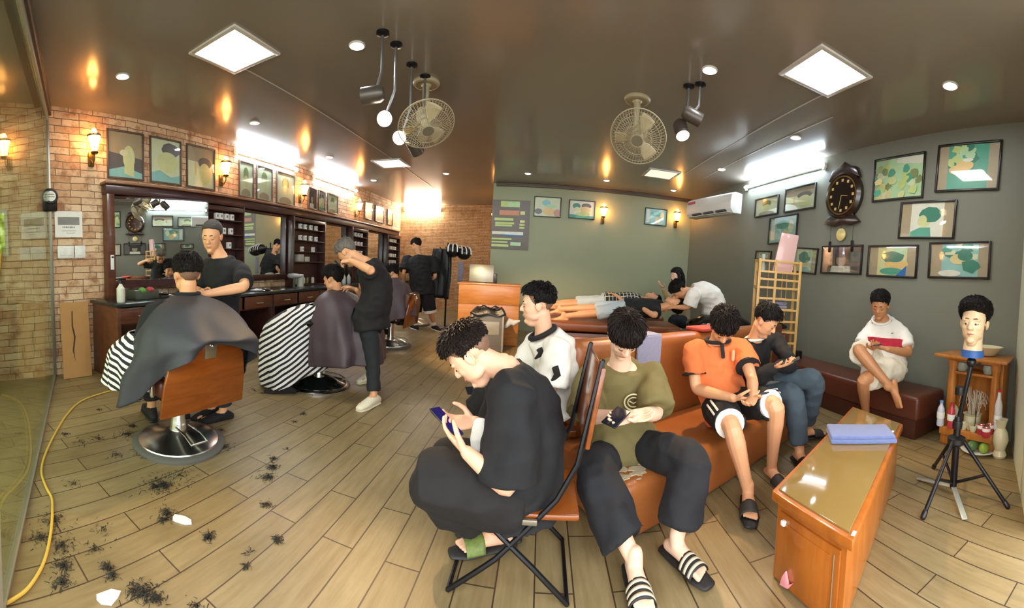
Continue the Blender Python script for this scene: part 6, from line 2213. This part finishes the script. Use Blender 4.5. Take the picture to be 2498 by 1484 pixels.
trousers(H, o, c_dark, 'black_trousers', leg=1.78, r=(.098, .094, .105), wr=.018, ws=7, vox=.009, waist=.1)
# round print on the chest
up = (H.J['nk'] - H.J['pel']).normalized()
c = H.spine(.60) + H.fw_s * .165 - H.lat_s * .085
b = MB()
X = Matrix((H.lat_s, up, H.fw_s)).transposed().to_4x4()
X.translation = c
for rx, ry, w in ((.048, .042, .0045), (.03, .025, .0035)):
    b.tube([X @ V((rx * math.cos(2 * PI * k / 28), ry * math.sin(2 * PI * k / 28), 0)) for k in range(28)], w, n=6, closed=True)
b.tube([X @ V((-.02, .005, .002)), X @ V((0, -.006, .002)), X @ V((.02, .006, .002))], .003, n=6)
b.tube([X @ V((-.032, -.048, 0)), X @ V((.03, -.046, 0))], .003, n=6)
b.build('chest_print', col('cream print', '#d8cfa0'), sh, world=True)
for S in 'LR':
    slipper(H, o, inf, S, c_sole, c_sole, c_strap)
k, d, pn, ac, tips = inf['L']
phone('dark phone held flat by the man in the olive T-shirt', k + pn * .02 + d * .02, d + ac * .5, pn)

# ---- man in the orange polo
o, H = person('orange', 'young man in an orange polo shirt and black shorts, looking down on the sofa', slump=.06, chest=fdir(165), face=(fdir(190, -52), V((0, 0, 1))))
inf = make_body(H, o, SK['a'], .0048, dict(L=dict(dirv=(-.6, -.6, -.2), palm=(-.2, .1, .9), curl=.6), R=dict(dirv=(.75, -.4, .05), palm=(.2, .2, .9), curl=.6)), dec=.5)
H.hair(o, m_hair2, top=.022, side=.014, fringe=.035, temple=.012, nape=-.05, tuft=.012, seed=8, locks=600, lock=.04, lift=.3)
H.face_bits(o)
sh = shirt(H, o, c_orange, 'orange_polo', hem=-.2, grow=.016, sleeve=.62, sr=(.074, .086), wr=.016, ws=8, vox=.009)
for S in 'LR':
    a, e = H.J['sh' + S], H.J['el' + S]
    MB().tube([a.lerp(e, .60), a.lerp(e, .645)], [.085, .086], n=20, cap='flat').build('sleeve_cuff', c_trim, sh, world=True)
nkp = H.spine(.985)
ring = [nkp + H.lat_s * (.083 * math.cos(a)) + H.fw_s * (.078 * math.sin(a) + .012) + V((0, 0, .012 - .022 * math.sin(a))) for a in [2 * PI * k / 24 for k in range(24)]]
MB().tube(ring, .013, n=8, closed=True).build('collar', c_trim, sh, world=True)
MB().tube([H.spine(u) + H.fw_s * f_ for u, f_ in ((.97, .098), (.90, .116), (.82, .132), (.74, .140))], [(.013, .006)] * 4, n=8, side=H.lat_s).build('placket', c_trim, sh, world=True)
MB().tube([H.spine(.70) + H.fw_s * .134 - H.lat_s * .07, H.spine(.82) + H.fw_s * .128 - H.lat_s * .075], [.012, .012], n=8).build('chest_badge', col('pale badge', '#e8a878'), sh, world=True)
tr = trousers(H, o, c_dark2, 'black_shorts', leg=.86, r=(.11, .098, .09), wr=.012, waist=.1)
for S, sg in (('L', -1), ('R', 1)):
    hp, kn = H.J['hp' + S], H.J['kn' + S]
    MB().tube([hp.lerp(kn, .80), hp.lerp(kn, .885)], [.086, .088], n=22, cap='flat').build('white_hem', c_white, tr, world=True)
    ax = (kn - hp).normalized()
    out = (H.lat_h * sg - ax * ax.dot(H.lat_h * sg)).normalized()
    upv = (V((0, 0, 1)) - ax * ax.z).normalized()
    for q in (0, 1):
        dr = (out * math.cos(.5 + .3 * q) + upv * math.sin(.5 + .3 * q))
        MB().tube([hp.lerp(kn, u) + dr * lerp(.117, .106, u) for u in (.3, .5, .7, .84)], [(.007, .003)] * 4, n=6, side=ax.cross(dr)).build('side_stripe', c_white, tr, world=True)
slipper(H, o, inf, 'R', c_sole, mat('grey slipper strap', '#35332f', .6))
slipper(H, o, inf, 'L', c_sole, mat('grey slipper strap', '#35332f', .6))
k, d, pn, ac, tips = inf['R']
phone('phone held by the man in the orange polo', k + pn * .024 + d * .05, d + V((0, 0, .15)), pn)

# ---- man in the black jacket and jeans
o, H = person('jacket', 'young man in a black jacket and jeans looking at a phone, beside the bamboo rack', slump=.06, chest=fdir(125), face=(fdir(142, -32), V((0, 0, 1))))
inf = make_body(H, o, SK['a'], .006, dict(L=dict(dirv=(.2, -.75, .25), palm=(-.1, .4, .9), curl=.55), R=dict(dirv=(.5, -.6, .25), palm=(-.3, .1, .9), curl=.5)), dec=.5)
H.hair(o, m_hair, top=.03, side=.010, fringe=.058, temple=.03, nape=-.025, tuft=.007, seed=1, lift=.12)
H.fade(o, m_fade)
H.face_bits(o)
sh = shirt(H, o, c_black2, 'black_jacket', hem=-.2, grow=.02, sr=(.075, .075), full=True, wr=.013)
nkp = H.spine(.985)
ring = [nkp + H.lat_s * (.080 * math.cos(a)) + H.fw_s * (.074 * math.sin(a) + .008) + V((0, 0, .016 - .022 * math.sin(a))) for a in [2 * PI * k / 24 for k in range(24)]]
MB().tube(ring, .010, n=8, closed=True).build('collar', c_white, sh, world=True)
trousers(H, o, c_denim, 'jeans', leg=1.86, r=(.10, .082, .072), wr=.012, waist=.08)
slipper(H, o, inf, 'L', c_sole, c_sole)
slipper(H, o, inf, 'R', c_sole, c_sole)
k, d, pn, ac, tips = inf['R']
phone('phone held up by the man in the black jacket', k + pn * .022 + d * .04, d + V((.3, 0, .1)), pn)

# ---- man in the white polo on the bench
o, H = person('polo', 'man in a white polo with a red chest stripe, legs crossed on the leather bench', s=1.06, slump=.05, chest=fdir(-115), face=(fdir(-120, -26), V((0, 0, 1))), build=1.06)
inf = make_body(H, o, SK['c'], .0055, dict(L=dict(dirv=(-.45, .75, .1), palm=(-.2, 0, .9), curl=.7), R=dict(dirv=(-.5, -.7, .1), palm=(-.2, 0, .9), curl=.7)), dec=.5)
H.hair(o, m_hair, top=.022, side=.009, fringe=.060, temple=.03, nape=-.02, tuft=.005, seed=4, locks=500, lock=.024, lift=.15)
H.fade(o, m_fade, .055)
H.face_bits(o)
mp_, nt, b_ = new_mat('white polo with red band')
tc = N(nt, 'ShaderNodeTexCoord')
sp = N(nt, 'ShaderNodeSeparateXYZ')
nt.links.new(tc.outputs['Object'], sp.inputs[0])
lo_, hi_ = (H.spine(.45)).z, (H.spine(.62)).z
g1 = N(nt, 'ShaderNodeMath', operation='GREATER_THAN'); g1.inputs[1].default_value = lo_
g2 = N(nt, 'ShaderNodeMath', operation='LESS_THAN'); g2.inputs[1].default_value = hi_
g3 = N(nt, 'ShaderNodeMath', operation='MULTIPLY')
# the band crosses the chest only, not the sleeves
dx = N(nt, 'ShaderNodeVectorMath', operation='DISTANCE')
cxy = N(nt, 'ShaderNodeCombineXYZ')
nt.links.new(sp.outputs['X'], cxy.inputs['X']); nt.links.new(sp.outputs['Y'], cxy.inputs['Y'])
cpt = H.spine(.47)
dx.inputs[1].default_value = (cpt.x, cpt.y, 0)
nt.links.new(cxy.outputs[0], dx.inputs[0])
g4 = N(nt, 'ShaderNodeMath', operation='LESS_THAN'); g4.inputs[1].default_value = .235
nt.links.new(dx.outputs['Value'], g4.inputs[0])
g5 = N(nt, 'ShaderNodeMath', operation='MULTIPLY')
nt.links.new(sp.outputs['Z'], g1.inputs[0]); nt.links.new(sp.outputs['Z'], g2.inputs[0])
nt.links.new(g1.outputs[0], g3.inputs[0]); nt.links.new(g2.outputs[0], g3.inputs[1])
nt.links.new(g3.outputs[0], g5.inputs[0]); nt.links.new(g4.outputs[0], g5.inputs[1])
mx = N(nt, 'ShaderNodeMix', data_type='RGBA')
mx.inputs[6].default_value = hexc('#ebe6dc'); mx.inputs[7].default_value = hexc('#c02a40')
nt.links.new(g5.outputs[0], mx.inputs[0]); nt.links.new(mx.outputs[2], b_.inputs['Base Color'])
b_.inputs['Roughness'].default_value = .85
sh = shirt(H, o, mp_, 'white_polo', hem=-.16, grow=.012, sleeve=.70, sr=(.058, .072), wr=.012)
nkp = H.spine(.985)
ring = [nkp + H.lat_s * (.088 * math.cos(a)) + H.fw_s * (.082 * math.sin(a) + .014) + V((0, 0, .004 - .045 * math.sin(a))) for a in [2 * PI * k / 24 for k in range(24)]]
MB().tube(ring, .013, n=8, closed=True).build('collar', c_white, sh, world=True)
MB().tube([H.spine(.72) + H.fw_s * .148 - H.lat_s * .075, H.spine(.725) + H.fw_s * .148 - H.lat_s * .092], [.004, .004], n=6).build('chest_emblem', c_denim, sh, world=True)
trousers(H, o, col('cream shorts', '#e6dcc4'), 'cream_shorts', leg=.84, r=(.12, .11, .1), wr=.013, waist=.1)
k, d, pn, ac, tips = inf['R']
phone('phone held in both hands by the man in the white polo', k + pn * .022 + d * .03, d + V((0, 0, .1)), pn)

# ---- man in the black T-shirt on the folding chair (foreground)
o, H = person('blacktee', 'man in a loose black T-shirt bent over his phone on the folding chair', slump=.07, chest=fdir(-90), face=(fdir(-92, -46), V((-.5, 0, 1))), build=1.0)
inf = make_body(H, o, SK['b'], .0042, dict(L=dict(dirv=(-.75, .42, .36), palm=(.15, .55, .8), curl=.55, thumb=1.0), R=dict(dirv=(-.9, -.35, .0), palm=(.25, -.45, .85), curl=.7)), dec=.6)
H.hair(o, m_hair2, top=.019, side=.007, fringe=.058, temple=.05, nape=.012, tuft=.010, quiff=.012, seed=12, locks=1500, lock=.026, lift=.2, wild=.5)
H.fade(o, m_fade, .05, .012, -.045)
H.face_bits(o)
sh = shirt(H, o, c_black, 'black_tshirt', hem=-.18, grow=.022, sleeve=.90, sr=(.092, .118), puff=[(-.3, (.19, .14)), (0, (.185, .13)), (.3, (.17, .118)), (.55, (.172, .115)), (.78, (.172, .105)), (.9, (.14, .08)), (1.0, (.078, .066))], wr=.019, ws=6.5, vox=.009)
trousers(H, o, c_dark2, 'black_trousers', leg=1.56, r=(.125, .118, .115), wr=.017, ws=7, waist=.12, vox=.009)
slipper(H, o, inf, 'L', c_sole, mat('green patterned strap', '#6d7d3c', .6, var=.5, nscale=60))
slipper(H, o, inf, 'R', c_sole, mat('green patterned strap', '#6d7d3c', .6))
k, d, pn, ac, tips = inf['L']
phone('black phone with a lit violet screen held by the man on the folding chair', k + pn * .026 + d * .055 + ac * .0, d * .9 + V((-.25, 0, .3)), pn * .8 + V((0, -.25, .5)), True)

# ---- man in the white shirt facing left
o, H = person('white', 'young man in a white sports shirt with a black collar, seated in profile', slump=.07, chest=fdir(-90), face=(fdir(-93, -4), V((0, 0, 1))))
inf = make_body(H, o, SK['b'], .005, dict(L=dict(dirv=(-.85, -.2, .0), palm=(.1, .5, .8), curl=.6), R=dict(dirv=(-.85, -.4, .0), palm=(.1, -.3, .9), curl=.6)), dec=.5)
H.hair(o, m_hair, top=.024, side=.008, fringe=.064, temple=.05, nape=.0, tuft=.008, seed=2, locks=600, lock=.03, lift=.26, wild=.3)
H.fade(o, m_fade)
H.face_bits(o)
sh = shirt(H, o, c_white, 'white_shirt', hem=-.16, grow=.03, sleeve=.86, sr=(.082, .10), wr=.02, ws=7, vox=.009)
nkp = H.spine(.985)
ring = [nkp + H.lat_s * (.080 * math.cos(a)) + H.fw_s * (.074 * math.sin(a) + .01) + V((0, 0, .016 - .03 * math.sin(a))) for a in [2 * PI * k / 24 for k in range(24)]]
MB().tube(ring, .017, n=8, closed=True).build('collar', c_trim, sh, world=True)
for c0, off, l_ in ((H.J['shL'].lerp(H.J['elL'], .42), .108, .09), (H.spine(.80) + H.fw_s * .08, .155, .06), (H.spine(.30) - H.fw_s * .06, .165, .09)):
    c = c0 + tocam(c0) * off
    MB().tube([c, c + V((.015, 0, -l_ * .5)), c + V((-.02, 0, -l_))], [(.004, .02), (.006, .022), (.004, .006)], n=8, side=H.lat_s).build('black_flash', c_trim, sh, world=True)
trousers(H, o, c_black2, 'black_trousers', leg=1.5, r=(.10, .085, .08), wr=.011, waist=.1)
slipper(H, o, inf, 'L', c_sole, c_sole)
slipper(H, o, inf, 'R', c_sole, c_sole)
k, d, pn, ac, tips = inf['R']
phone('phone held low by the man in the white sports shirt', k + pn * .022 + d * .04, d, pn)

# ---- customer in the grey cape, back to us
o, H = person('cust1', 'customer seen from behind under a dark grey barber cape in the first chair', s=1.06, slump=.02, chest=fdir(-90), face=(fdir(-72, 2), V((0, 0, 1))))
inf = make_body(H, o, SK['a'], .006, dec=.5)
H.hair(o, m_hair, top=.026, side=.010, fringe=.062, temple=.03, nape=.015, tuft=.006, seed=6, locks=800, lock=.024, lift=.2)
H.fade(o, m_fade, .055, .0, -.05)
shirt(H, o, c_black, 'shirt', hem=-.1, sleeve=.8, vox=.014)
trousers(H, o, c_dark, 'trousers', leg=1.8, vox=.014, r=(.1, .08, .07))
shoe(H, o, inf, 'L', c_black2, c_sole)
shoe(H, o, inf, 'R', c_black2, c_sole)
m_cape = mat('charcoal cape nylon', '#303136', .62, var=.15, nscale=4, bump=.06, bscale=60)
neck_cape(H, o, m_cape, 'barber_cape', [(0, 1.075, .075, .075, 0, 0), (0, 1.045, .10, .10, .0, 0), (-.03, .985, .21, .245, .01, 0), (-.07, .86, .335, .345, .03, 0), (-.05, .71, .40, .385, .05, .12), (.03, .53, .44, .405, .085, .29), (.08, .36, .46, .42, .11, .44)], (-1, .12, 0), k=5, seed=1.2)
b = MB()
MB().tube([H.J['nk'] + V((.078 * math.cos(a) - .0, .078 * math.sin(a), .052)) for a in [2 * PI * k / 28 for k in range(28)]], .012, n=8, closed=True).build('neck_band', c_black, o, world=True)
neck_cape(H, o, stripe_mat('black and white stripes', '#1b1b1d', '#e8e6e0', (.3, .2, 1), .045, .5), 'striped_cloth', [(.20, .80, .12, .34, .01, 0), (.24, .70, .24, .44, .02, 0), (.27, .56, .32, .47, .04, 0), (.28, .42, .36, .48, .05, 0)], (-1, .12, 0), k=7, seed=.4)

# ---- customer in the striped cloth, profile
o, H = person('cust2', 'customer in profile under a dark purple cape with a striped cloth on his lap', s=1.0, slump=.04, chest=fdir(-90), face=(fdir(-88, -12), V((0, 0, 1))))
inf = make_body(H, o, SK['a'], .007, dec=.5)
H.hair(o, m_hair, top=.03, side=.014, fringe=.058, temple=.03, nape=-.055, tuft=.009, seed=5)
H.face_bits(o)
shirt(H, o, c_black, 'shirt', hem=-.1, sleeve=.8, vox=.014)
trousers(H, o, c_dark, 'trousers', leg=1.8, vox=.014, r=(.1, .08, .07))
shoe(H, o, inf, 'L', c_black2, c_sole)
shoe(H, o, inf, 'R', c_black2, c_sole)
m_purple = mat('purple brown cape nylon', '#43363a', .55, var=.15, nscale=4)
z_ = H.J['nk'].z - .94
neck_cape(H, o, m_purple, 'barber_cape', [(.02, 1.03 + z_, .075, .075, 0, 0), (.02, .99 + z_, .10, .10, .0, 0), (.0, .93 + z_, .19, .24, .01, 0), (-.05, .80 + z_, .31, .34, .02, 0), (-.09, .62 + z_, .37, .40, .04, 0), (-.12, .46 + z_, .39, .42, .05, 0), (-.14, .31 + z_, .39, .42, .06, .05)], (-1, 0, 0), k=6, seed=2.2)
m_str = stripe_mat('white and black stripes', '#17171a', '#ecebe6', (-.62, -.37, .95), .052, .47)
neck_cape(H, o, m_str, 'striped_cloth', [(.14, .86 + z_, .10, .30, .0, 0), (.24, .80 + z_, .24, .38, .01, 0), (.36, .66 + z_, .36, .46, .02, 0), (.42, .46 + z_, .42, .50, .03, 0), (.42, .26 + z_, .42, .52, .04, 0), (.42, .05 + z_, .40, .50, .05, .2)], (-1, -.10, 0), k=5, seed=.9)

# ---- customer three, far
o, H = person('cust3', 'customer under a purple cape in the far chair behind the bent barber', s=1.0, slump=.04, chest=fdir(-90), face=(fdir(-95, -25), V((0, 0, 1))))
inf = make_body(H, o, SK['a'], .009, dec=.6)
H.hair(o, m_hair, top=.028, side=.012, fringe=.055, temple=.03, nape=-.05, tuft=.008, seed=9)
trousers(H, o, c_dark, 'trousers', leg=1.8, vox=.016, r=(.1, .08, .07))
shoe(H, o, inf, 'L', c_black2, c_sole)
shoe(H, o, inf, 'R', c_black2, c_sole)
z_ = H.J['nk'].z - .94
neck_cape(H, o, mat('mauve cape nylon', '#54464b', .55, var=.15, nscale=4), 'barber_cape', [(.02, 1.02 + z_, .075, .075, 0, 0), (.02, .99 + z_, .10, .10, .0, 0), (-.0, .92 + z_, .19, .24, .01, 0), (.02, .78 + z_, .28, .33, .02, 0), (.08, .6 + z_, .38, .38, .04, 0), (.12, .36 + z_, .44, .42, .06, .1)], (-1, 0, 0), k=6, seed=.2)

# ---- barber behind the first chair
o, H = person('barber1', 'young barber with a shaved crop in a black T-shirt, standing behind the first customer', s=.98, slump=.02, chest=fdir(150), face=(fdir(152, -16), V((.06, 0, 1))))
inf = make_body(H, o, SK['a'], .0055, dict(L=dict(dirv=(-.75, -.65, .02), palm=(-.3, .3, -.9), curl=.5), R=dict(dirv=(.5, -.6, .1), palm=(.6, .3, -.5), curl=.5)), dec=.5)
H.hair(o, mat('cropped grey black hair', '#3a3430', .6, var=.3, nscale=80, bump=.8, bscale=160), top=.012, side=.005, fringe=.068, temple=.045, nape=-.03, tuft=.003, seed=7, locks=0)
H.face_bits(o)
shirt(H, o, c_black, 'black_tshirt', hem=-.2, grow=.018, sleeve=.76, sr=(.068, .078), wr=.010)
trousers(H, o, col('dark jeans', '#23292e'), 'dark_jeans', leg=1.9, r=(.1, .08, .07), waist=.12)
shoe(H, o, inf, 'L', c_black2, c_sole)
shoe(H, o, inf, 'R', c_black2, c_sole)
MB().grid(lambda u, v: H.spine(.25 - .95 * v) + H.lat_h * ((u - .5) * .34) + H.fw_h * (.165 - .05 * (2 * u - 1) ** 2), 10, 8).build('apron', c_black2, o, solid=.006, world=True)

# ---- grey haired barber bending to the second customer
o, H = person('barber2', 'grey-haired barber in black with white shoes, bending over the second customer', s=1.0, build=1.1, slump=.09, chest=fdir(-95), face=(fdir(-88, -48), V((-.4, 0, 1))))
inf = make_body(H, o, SK['a'], .006, dict(L=dict(dirv=(-.7, .1, -.05), palm=(-.2, .4, -.9), curl=1.3), R=dict(dirv=(-.85, .0, .15), palm=(-.2, -.5, -.7), curl=.7)), dec=.5)
H.hair(o, m_hairg, top=.022, side=.008, fringe=.062, temple=.035, nape=-.045, tuft=.005, seed=13, locks=300, lock=.02, lift=.4)
H.face_bits(o)
shirt(H, o, c_black2, 'black_tshirt', hem=-.26, grow=.022, sleeve=.55, sr=(.075, .078), wr=.011)
trousers(H, o, col('black jeans', '#1c2022'), 'black_jeans', leg=1.92, r=(.095, .074, .06), waist=.12)
for S in 'LR':
    shoe(H, o, inf, S, col('off white canvas', '#e2d9bd'), col('cream sole', '#d8ceb0'))
MB().grid(lambda u, v: H.spine(.18 - .8 * v) + H.lat_h * ((u - .5) * .36) + H.fw_h * (.155 + .02 * math.sin(9 * u) - .05 * (2 * u - 1) ** 2), 14, 10).build('apron', col('blue grey apron', '#2b3438'), o, solid=.006, world=True)
k, d, pn, ac, tips = inf['L']
t = thing('comb', 'dark comb in the raised hand of the grey-haired barber', 'comb', k + d * .05 + pn * .03)
MB().box((0, 0, 0), (.12, .005, .02), Matrix.Rotation(.6, 4, 'Y'), bev=.002).build('spine', M['blackplastic'], t)

# ---- barber in shorts, back view
o, H = person('barber3', 'barber seen from behind in black shirt and white hemmed shorts by the stone wall', s=1.02, slump=.05, chest=fdir(-20), face=(fdir(-60, -35), V((-.1, .4, 1))), build=1.1)
inf = make_body(H, o, SK['a'], .009, dec=.6)
H.hair(o, m_hair, top=.03, side=.014, fringe=.055, temple=.03, nape=-.05, tuft=.008, seed=15)
shirt(H, o, c_black, 'black_shirt', hem=-.2, grow=.05, sleeve=.85, sr=(.10, .11), wr=.013, vox=.014)
tr = trousers(H, o, c_black, 'black_shorts', leg=.9, r=(.13, .125, .12), waist=.1, vox=.014)
for S in 'LR':
    hp, kn = H.J['hp' + S], H.J['kn' + S]
    MB().tube([hp.lerp(kn, .88), hp.lerp(kn, 1.0)], [.122, .125], n=20, cap='flat').build('white_hem', c_white, tr, world=True)
    shoe(H, o, inf, S, c_black2, c_white)
    an, kn = H.J['an' + S], H.J['kn' + S]
    MB().tube([an - V((0, 0, .02)), an.lerp(kn, .22)], [.043, .047], n=14, cap='flat').build('white_sock', c_white, o, world=True)

# ---- two men lying on the massage beds
o, H = person('lie1', 'man in black T-shirt and pale denim shorts lying on the nearer massage bed', s=1.0, slump=.0, chest=V((0, 0, 1)), face=(V((.1, -.1, 1)), V((1, -.05, .1))))
inf = make_body(H, o, SK['a'], .008, dict(L=dict(dirv=(-.7, .6, .1), palm=(0, 0, -1), curl=.4), R=dict(dirv=(-.8, -.5, .1), palm=(0, 0, -1), curl=.4)), dec=.6)
H.hair(o, m_hair, top=.024, side=.01, fringe=.058, temple=.03, nape=-.045, tuft=.007, seed=16)
H.face_bits(o)
shirt(H, o, c_black, 'black_tshirt', hem=-.1, sleeve=.62, sr=(.08, .088), vox=.013)
trousers(H, o, c_denim2, 'denim_shorts', leg=.88, r=(.1, .095, .085), waist=.05, vox=.013)
o, H = person('lie2', 'man in a checked shirt lying on the farther massage bed, eyes closed', s=.96, slump=.0, chest=V((0, 0, 1)), face=(V((.25, -.1, 1)), V((1, -.05, -.1))))
inf = make_body(H, o, SK['a'], .008, dict(L=dict(dirv=(-.7, .4, .3), palm=(0, 0, -1), curl=.5), R=dict(dirv=(-.8, -.3, .3), palm=(0, 0, -1), curl=.5)), dec=.6)
H.hair(o, m_hair, top=.024, side=.01, fringe=.058, temple=.03, nape=-.045, tuft=.007, seed=17)
H.face_bits(o)
shirt(H, o, check_mat('black and cream check', '#20211f', '#c9c7b0', 9), 'checked_shirt', hem=-.1, sleeve=.62, sr=(.08, .088), vox=.013)
trousers(H, o, c_denim2, 'pale_shorts', leg=.88, r=(.1, .095, .085), waist=.05, vox=.013)

# ---- masseuse and masseur
o, H = person('masseuse', 'woman with long black hair and beige top seated at the massage beds', s=.96, slump=.03, chest=fdir(-80), face=(fdir(-110, -14), V((0, 0, 1))), build=.86)
inf = make_body(H, o, SK['d'], .008, dict(L=dict(dirv=(-.6, -.3, .4), palm=(-.5, -.3, .6), curl=.5), R=dict(dirv=(-.8, -.2, -.1), palm=(0, 0, -1), curl=.4)), feet=(False, False), dec=.6)


def long_hair(b, Mh, s):
    b.tube([Mh @ V(p) for p in ((0, -.06, .06), (0, -.085, -.02), (0, -.08, -.12), (.0, -.075, -.22))], [(.085 * s, .05 * s), (.092 * s, .05 * s), (.10 * s, .045 * s), (.085 * s, .03 * s)], n=18, side=Mh.to_3x3() @ V((1, 0, 0)))
    for x in (-1, 1):
        b.tube([Mh @ V(p) for p in ((x * .06, .0, .07), (x * .082, .012, .0), (x * .085, .01, -.1), (x * .07, .02, -.2))], [.028 * s, .026 * s, .03 * s, .02 * s], n=12)


H.hair(o, m_hair, top=.022, side=.016, fringe=.058, temple=.01, nape=-.08, tuft=.004, seed=18, locks=0, drape=long_hair)
H.face_bits(o)
shirt(H, o, col('beige knit', '#b29a72'), 'beige_top', hem=-.12, grow=.012, sr=(.062, .06), full=True, vox=.012)
trousers(H, o, c_dark, 'trousers', leg=1.85, r=(.1, .08, .07), vox=.014)
o, H = person('masseur', 'person in white bending over the head of the man on the nearer massage bed', s=1.02, slump=.14, chest=fdir(-70), face=(fdir(-85, -62), V((-1, 0, .4))), build=1.08)
inf = make_body(H, o, SK['a'], .008, dict(L=dict(dirv=(-.6, .4, -.2), palm=(-.2, .3, -.8), curl=.7), R=dict(dirv=(-.7, -.3, -.2), palm=(-.2, -.3, -.8), curl=.7)), dec=.6)
H.hair(o, m_hair, top=.028, side=.02, fringe=.05, temple=.01, nape=-.05, tuft=.007, seed=19)
shirt(H, o, c_white, 'white_shirt', hem=-.14, grow=.035, sleeve=.9, sr=(.09, .095), vox=.013, wr=.012)
trousers(H, o, c_dark, 'trousers', leg=1.85, r=(.1, .08, .07), vox=.014)
for S in 'LR':
    shoe(H, o, inf, S, c_black2, c_sole)

# ---- mannequin head on the tripod
class Dummy:
    pass


t = thing('mannequin_head', 'beige mannequin head with flat black hair on the black tripod', 'mannequin', TRI)
D = Human.__new__(Human)
D.s = 1.12
D.J = dict(hd=TRI + V((0, 0, .235)))
f = fdir(-104, 2)
u = V((0, 0, 1))
r = f.cross(u).normalized()
u = r.cross(f).normalized()
D.Mh = (Matrix((r, f, u)).transposed().to_4x4()) @ Matrix.Scale(D.s, 4)
D.Mh.translation = D.J['hd']
mb = MB()
D.head(mb)
mb.tube([D.Mh @ V(p) for p in ((0, -.02, -.03), (0, -.016, -.10), (0, -.012, -.145), (0, -.012, -.185))], [.055 * D.s, .054 * D.s, .058 * D.s, .062 * D.s], n=20, cap='flat')
fuse(mb, 'head', mat('beige mannequin skin', '#e2c39a', .4, var=.03), t, .0042, smooth=3, decimate=.7)
MB().tube([D.Mh @ V((0, -.012, -.155)), D.Mh @ V((0, -.012, -.197))], [.067 * D.s, .067 * D.s], n=28, cap='flat').build('blue_collar', mat('blue tape', '#2f5ea0', .45), t, world=True)
D.hair(t, m_hair, top=.045, side=.006, fringe=.066, temple=.05, nape=.02, tuft=.003, seed=21, locks=600, lock=.02, lift=.08)
D.face_bits(t, m=mat('brown brow', '#7d5a3a', .6))
for x in (-1, 1):
    MB().sph(D.Mh @ V((x * .029, .0775, -.001)), (.012, .012, .006)).build('painted_eye', mat('painted eye', '#efe6d6', .3), t, world=True)
    MB().sph(D.Mh @ V((x * .029, .0865, -.001)), .0052).build('iris', m_eye, t, world=True)

o = tag(fuse(MB().tube([at(1172, 1030, r=1.60), at(1168, 1070, r=1.58), at(1172, 1118, r=1.60)], [(.03, .02), (.036, .025), (.03, .02)], n=14), 'white_cloth', c_white, None, .006, smooth=3, wrinkle=.006), 'white cloth tucked in the lap of the man on the folding chair', 'cloth')
EXPO = 1.9
settle()
# ------------------------------------------------------------------ camera, sky, exposure
cam_d = bpy.data.cameras.new('camera')
cam = bpy.data.objects.new('camera', cam_d)
COL.objects.link(cam)
cam.matrix_world = CAM_ROT.to_4x4()
cam.location = (0, 0, EYE)
cam_d.type = 'PANO'
cam_d.panorama_type = 'CENTRAL_CYLINDRICAL'
cam_d.central_cylindrical_range_u_min = (0 - CX) / FOC
cam_d.central_cylindrical_range_u_max = (IMG_W - CX) / FOC
cam_d.central_cylindrical_range_v_min = (CY - IMG_H) / FOC
cam_d.central_cylindrical_range_v_max = CY / FOC
cam_d.central_cylindrical_radius = 1.0
cam_d.clip_start = 0.01
scene.camera = cam
wd = bpy.data.worlds.new('daylight')
scene.world = wd
wd.use_nodes = True
bg = wd.node_tree.nodes['Background']
bg.inputs['Color'].default_value = (0.92, 0.96, 1.0, 1)
bg.inputs['Strength'].default_value = 1.6
scene.view_settings.view_transform = 'Standard'
scene.view_settings.look = 'None'
scene.view_settings.gamma = 1
scene.view_settings.use_curve_mapping = False
scene.view_settings.exposure = EXPO
scene.cycles.max_bounces = 6
scene.cycles.diffuse_bounces = 3
scene.cycles.glossy_bounces = 3
scene.cycles.transparent_max_bounces = 8
scene.cycles.caustics_reflective = False
scene.cycles.caustics_refractive = False
scene.cycles.use_adaptive_sampling = True
scene.cycles.adaptive_threshold = 0.06
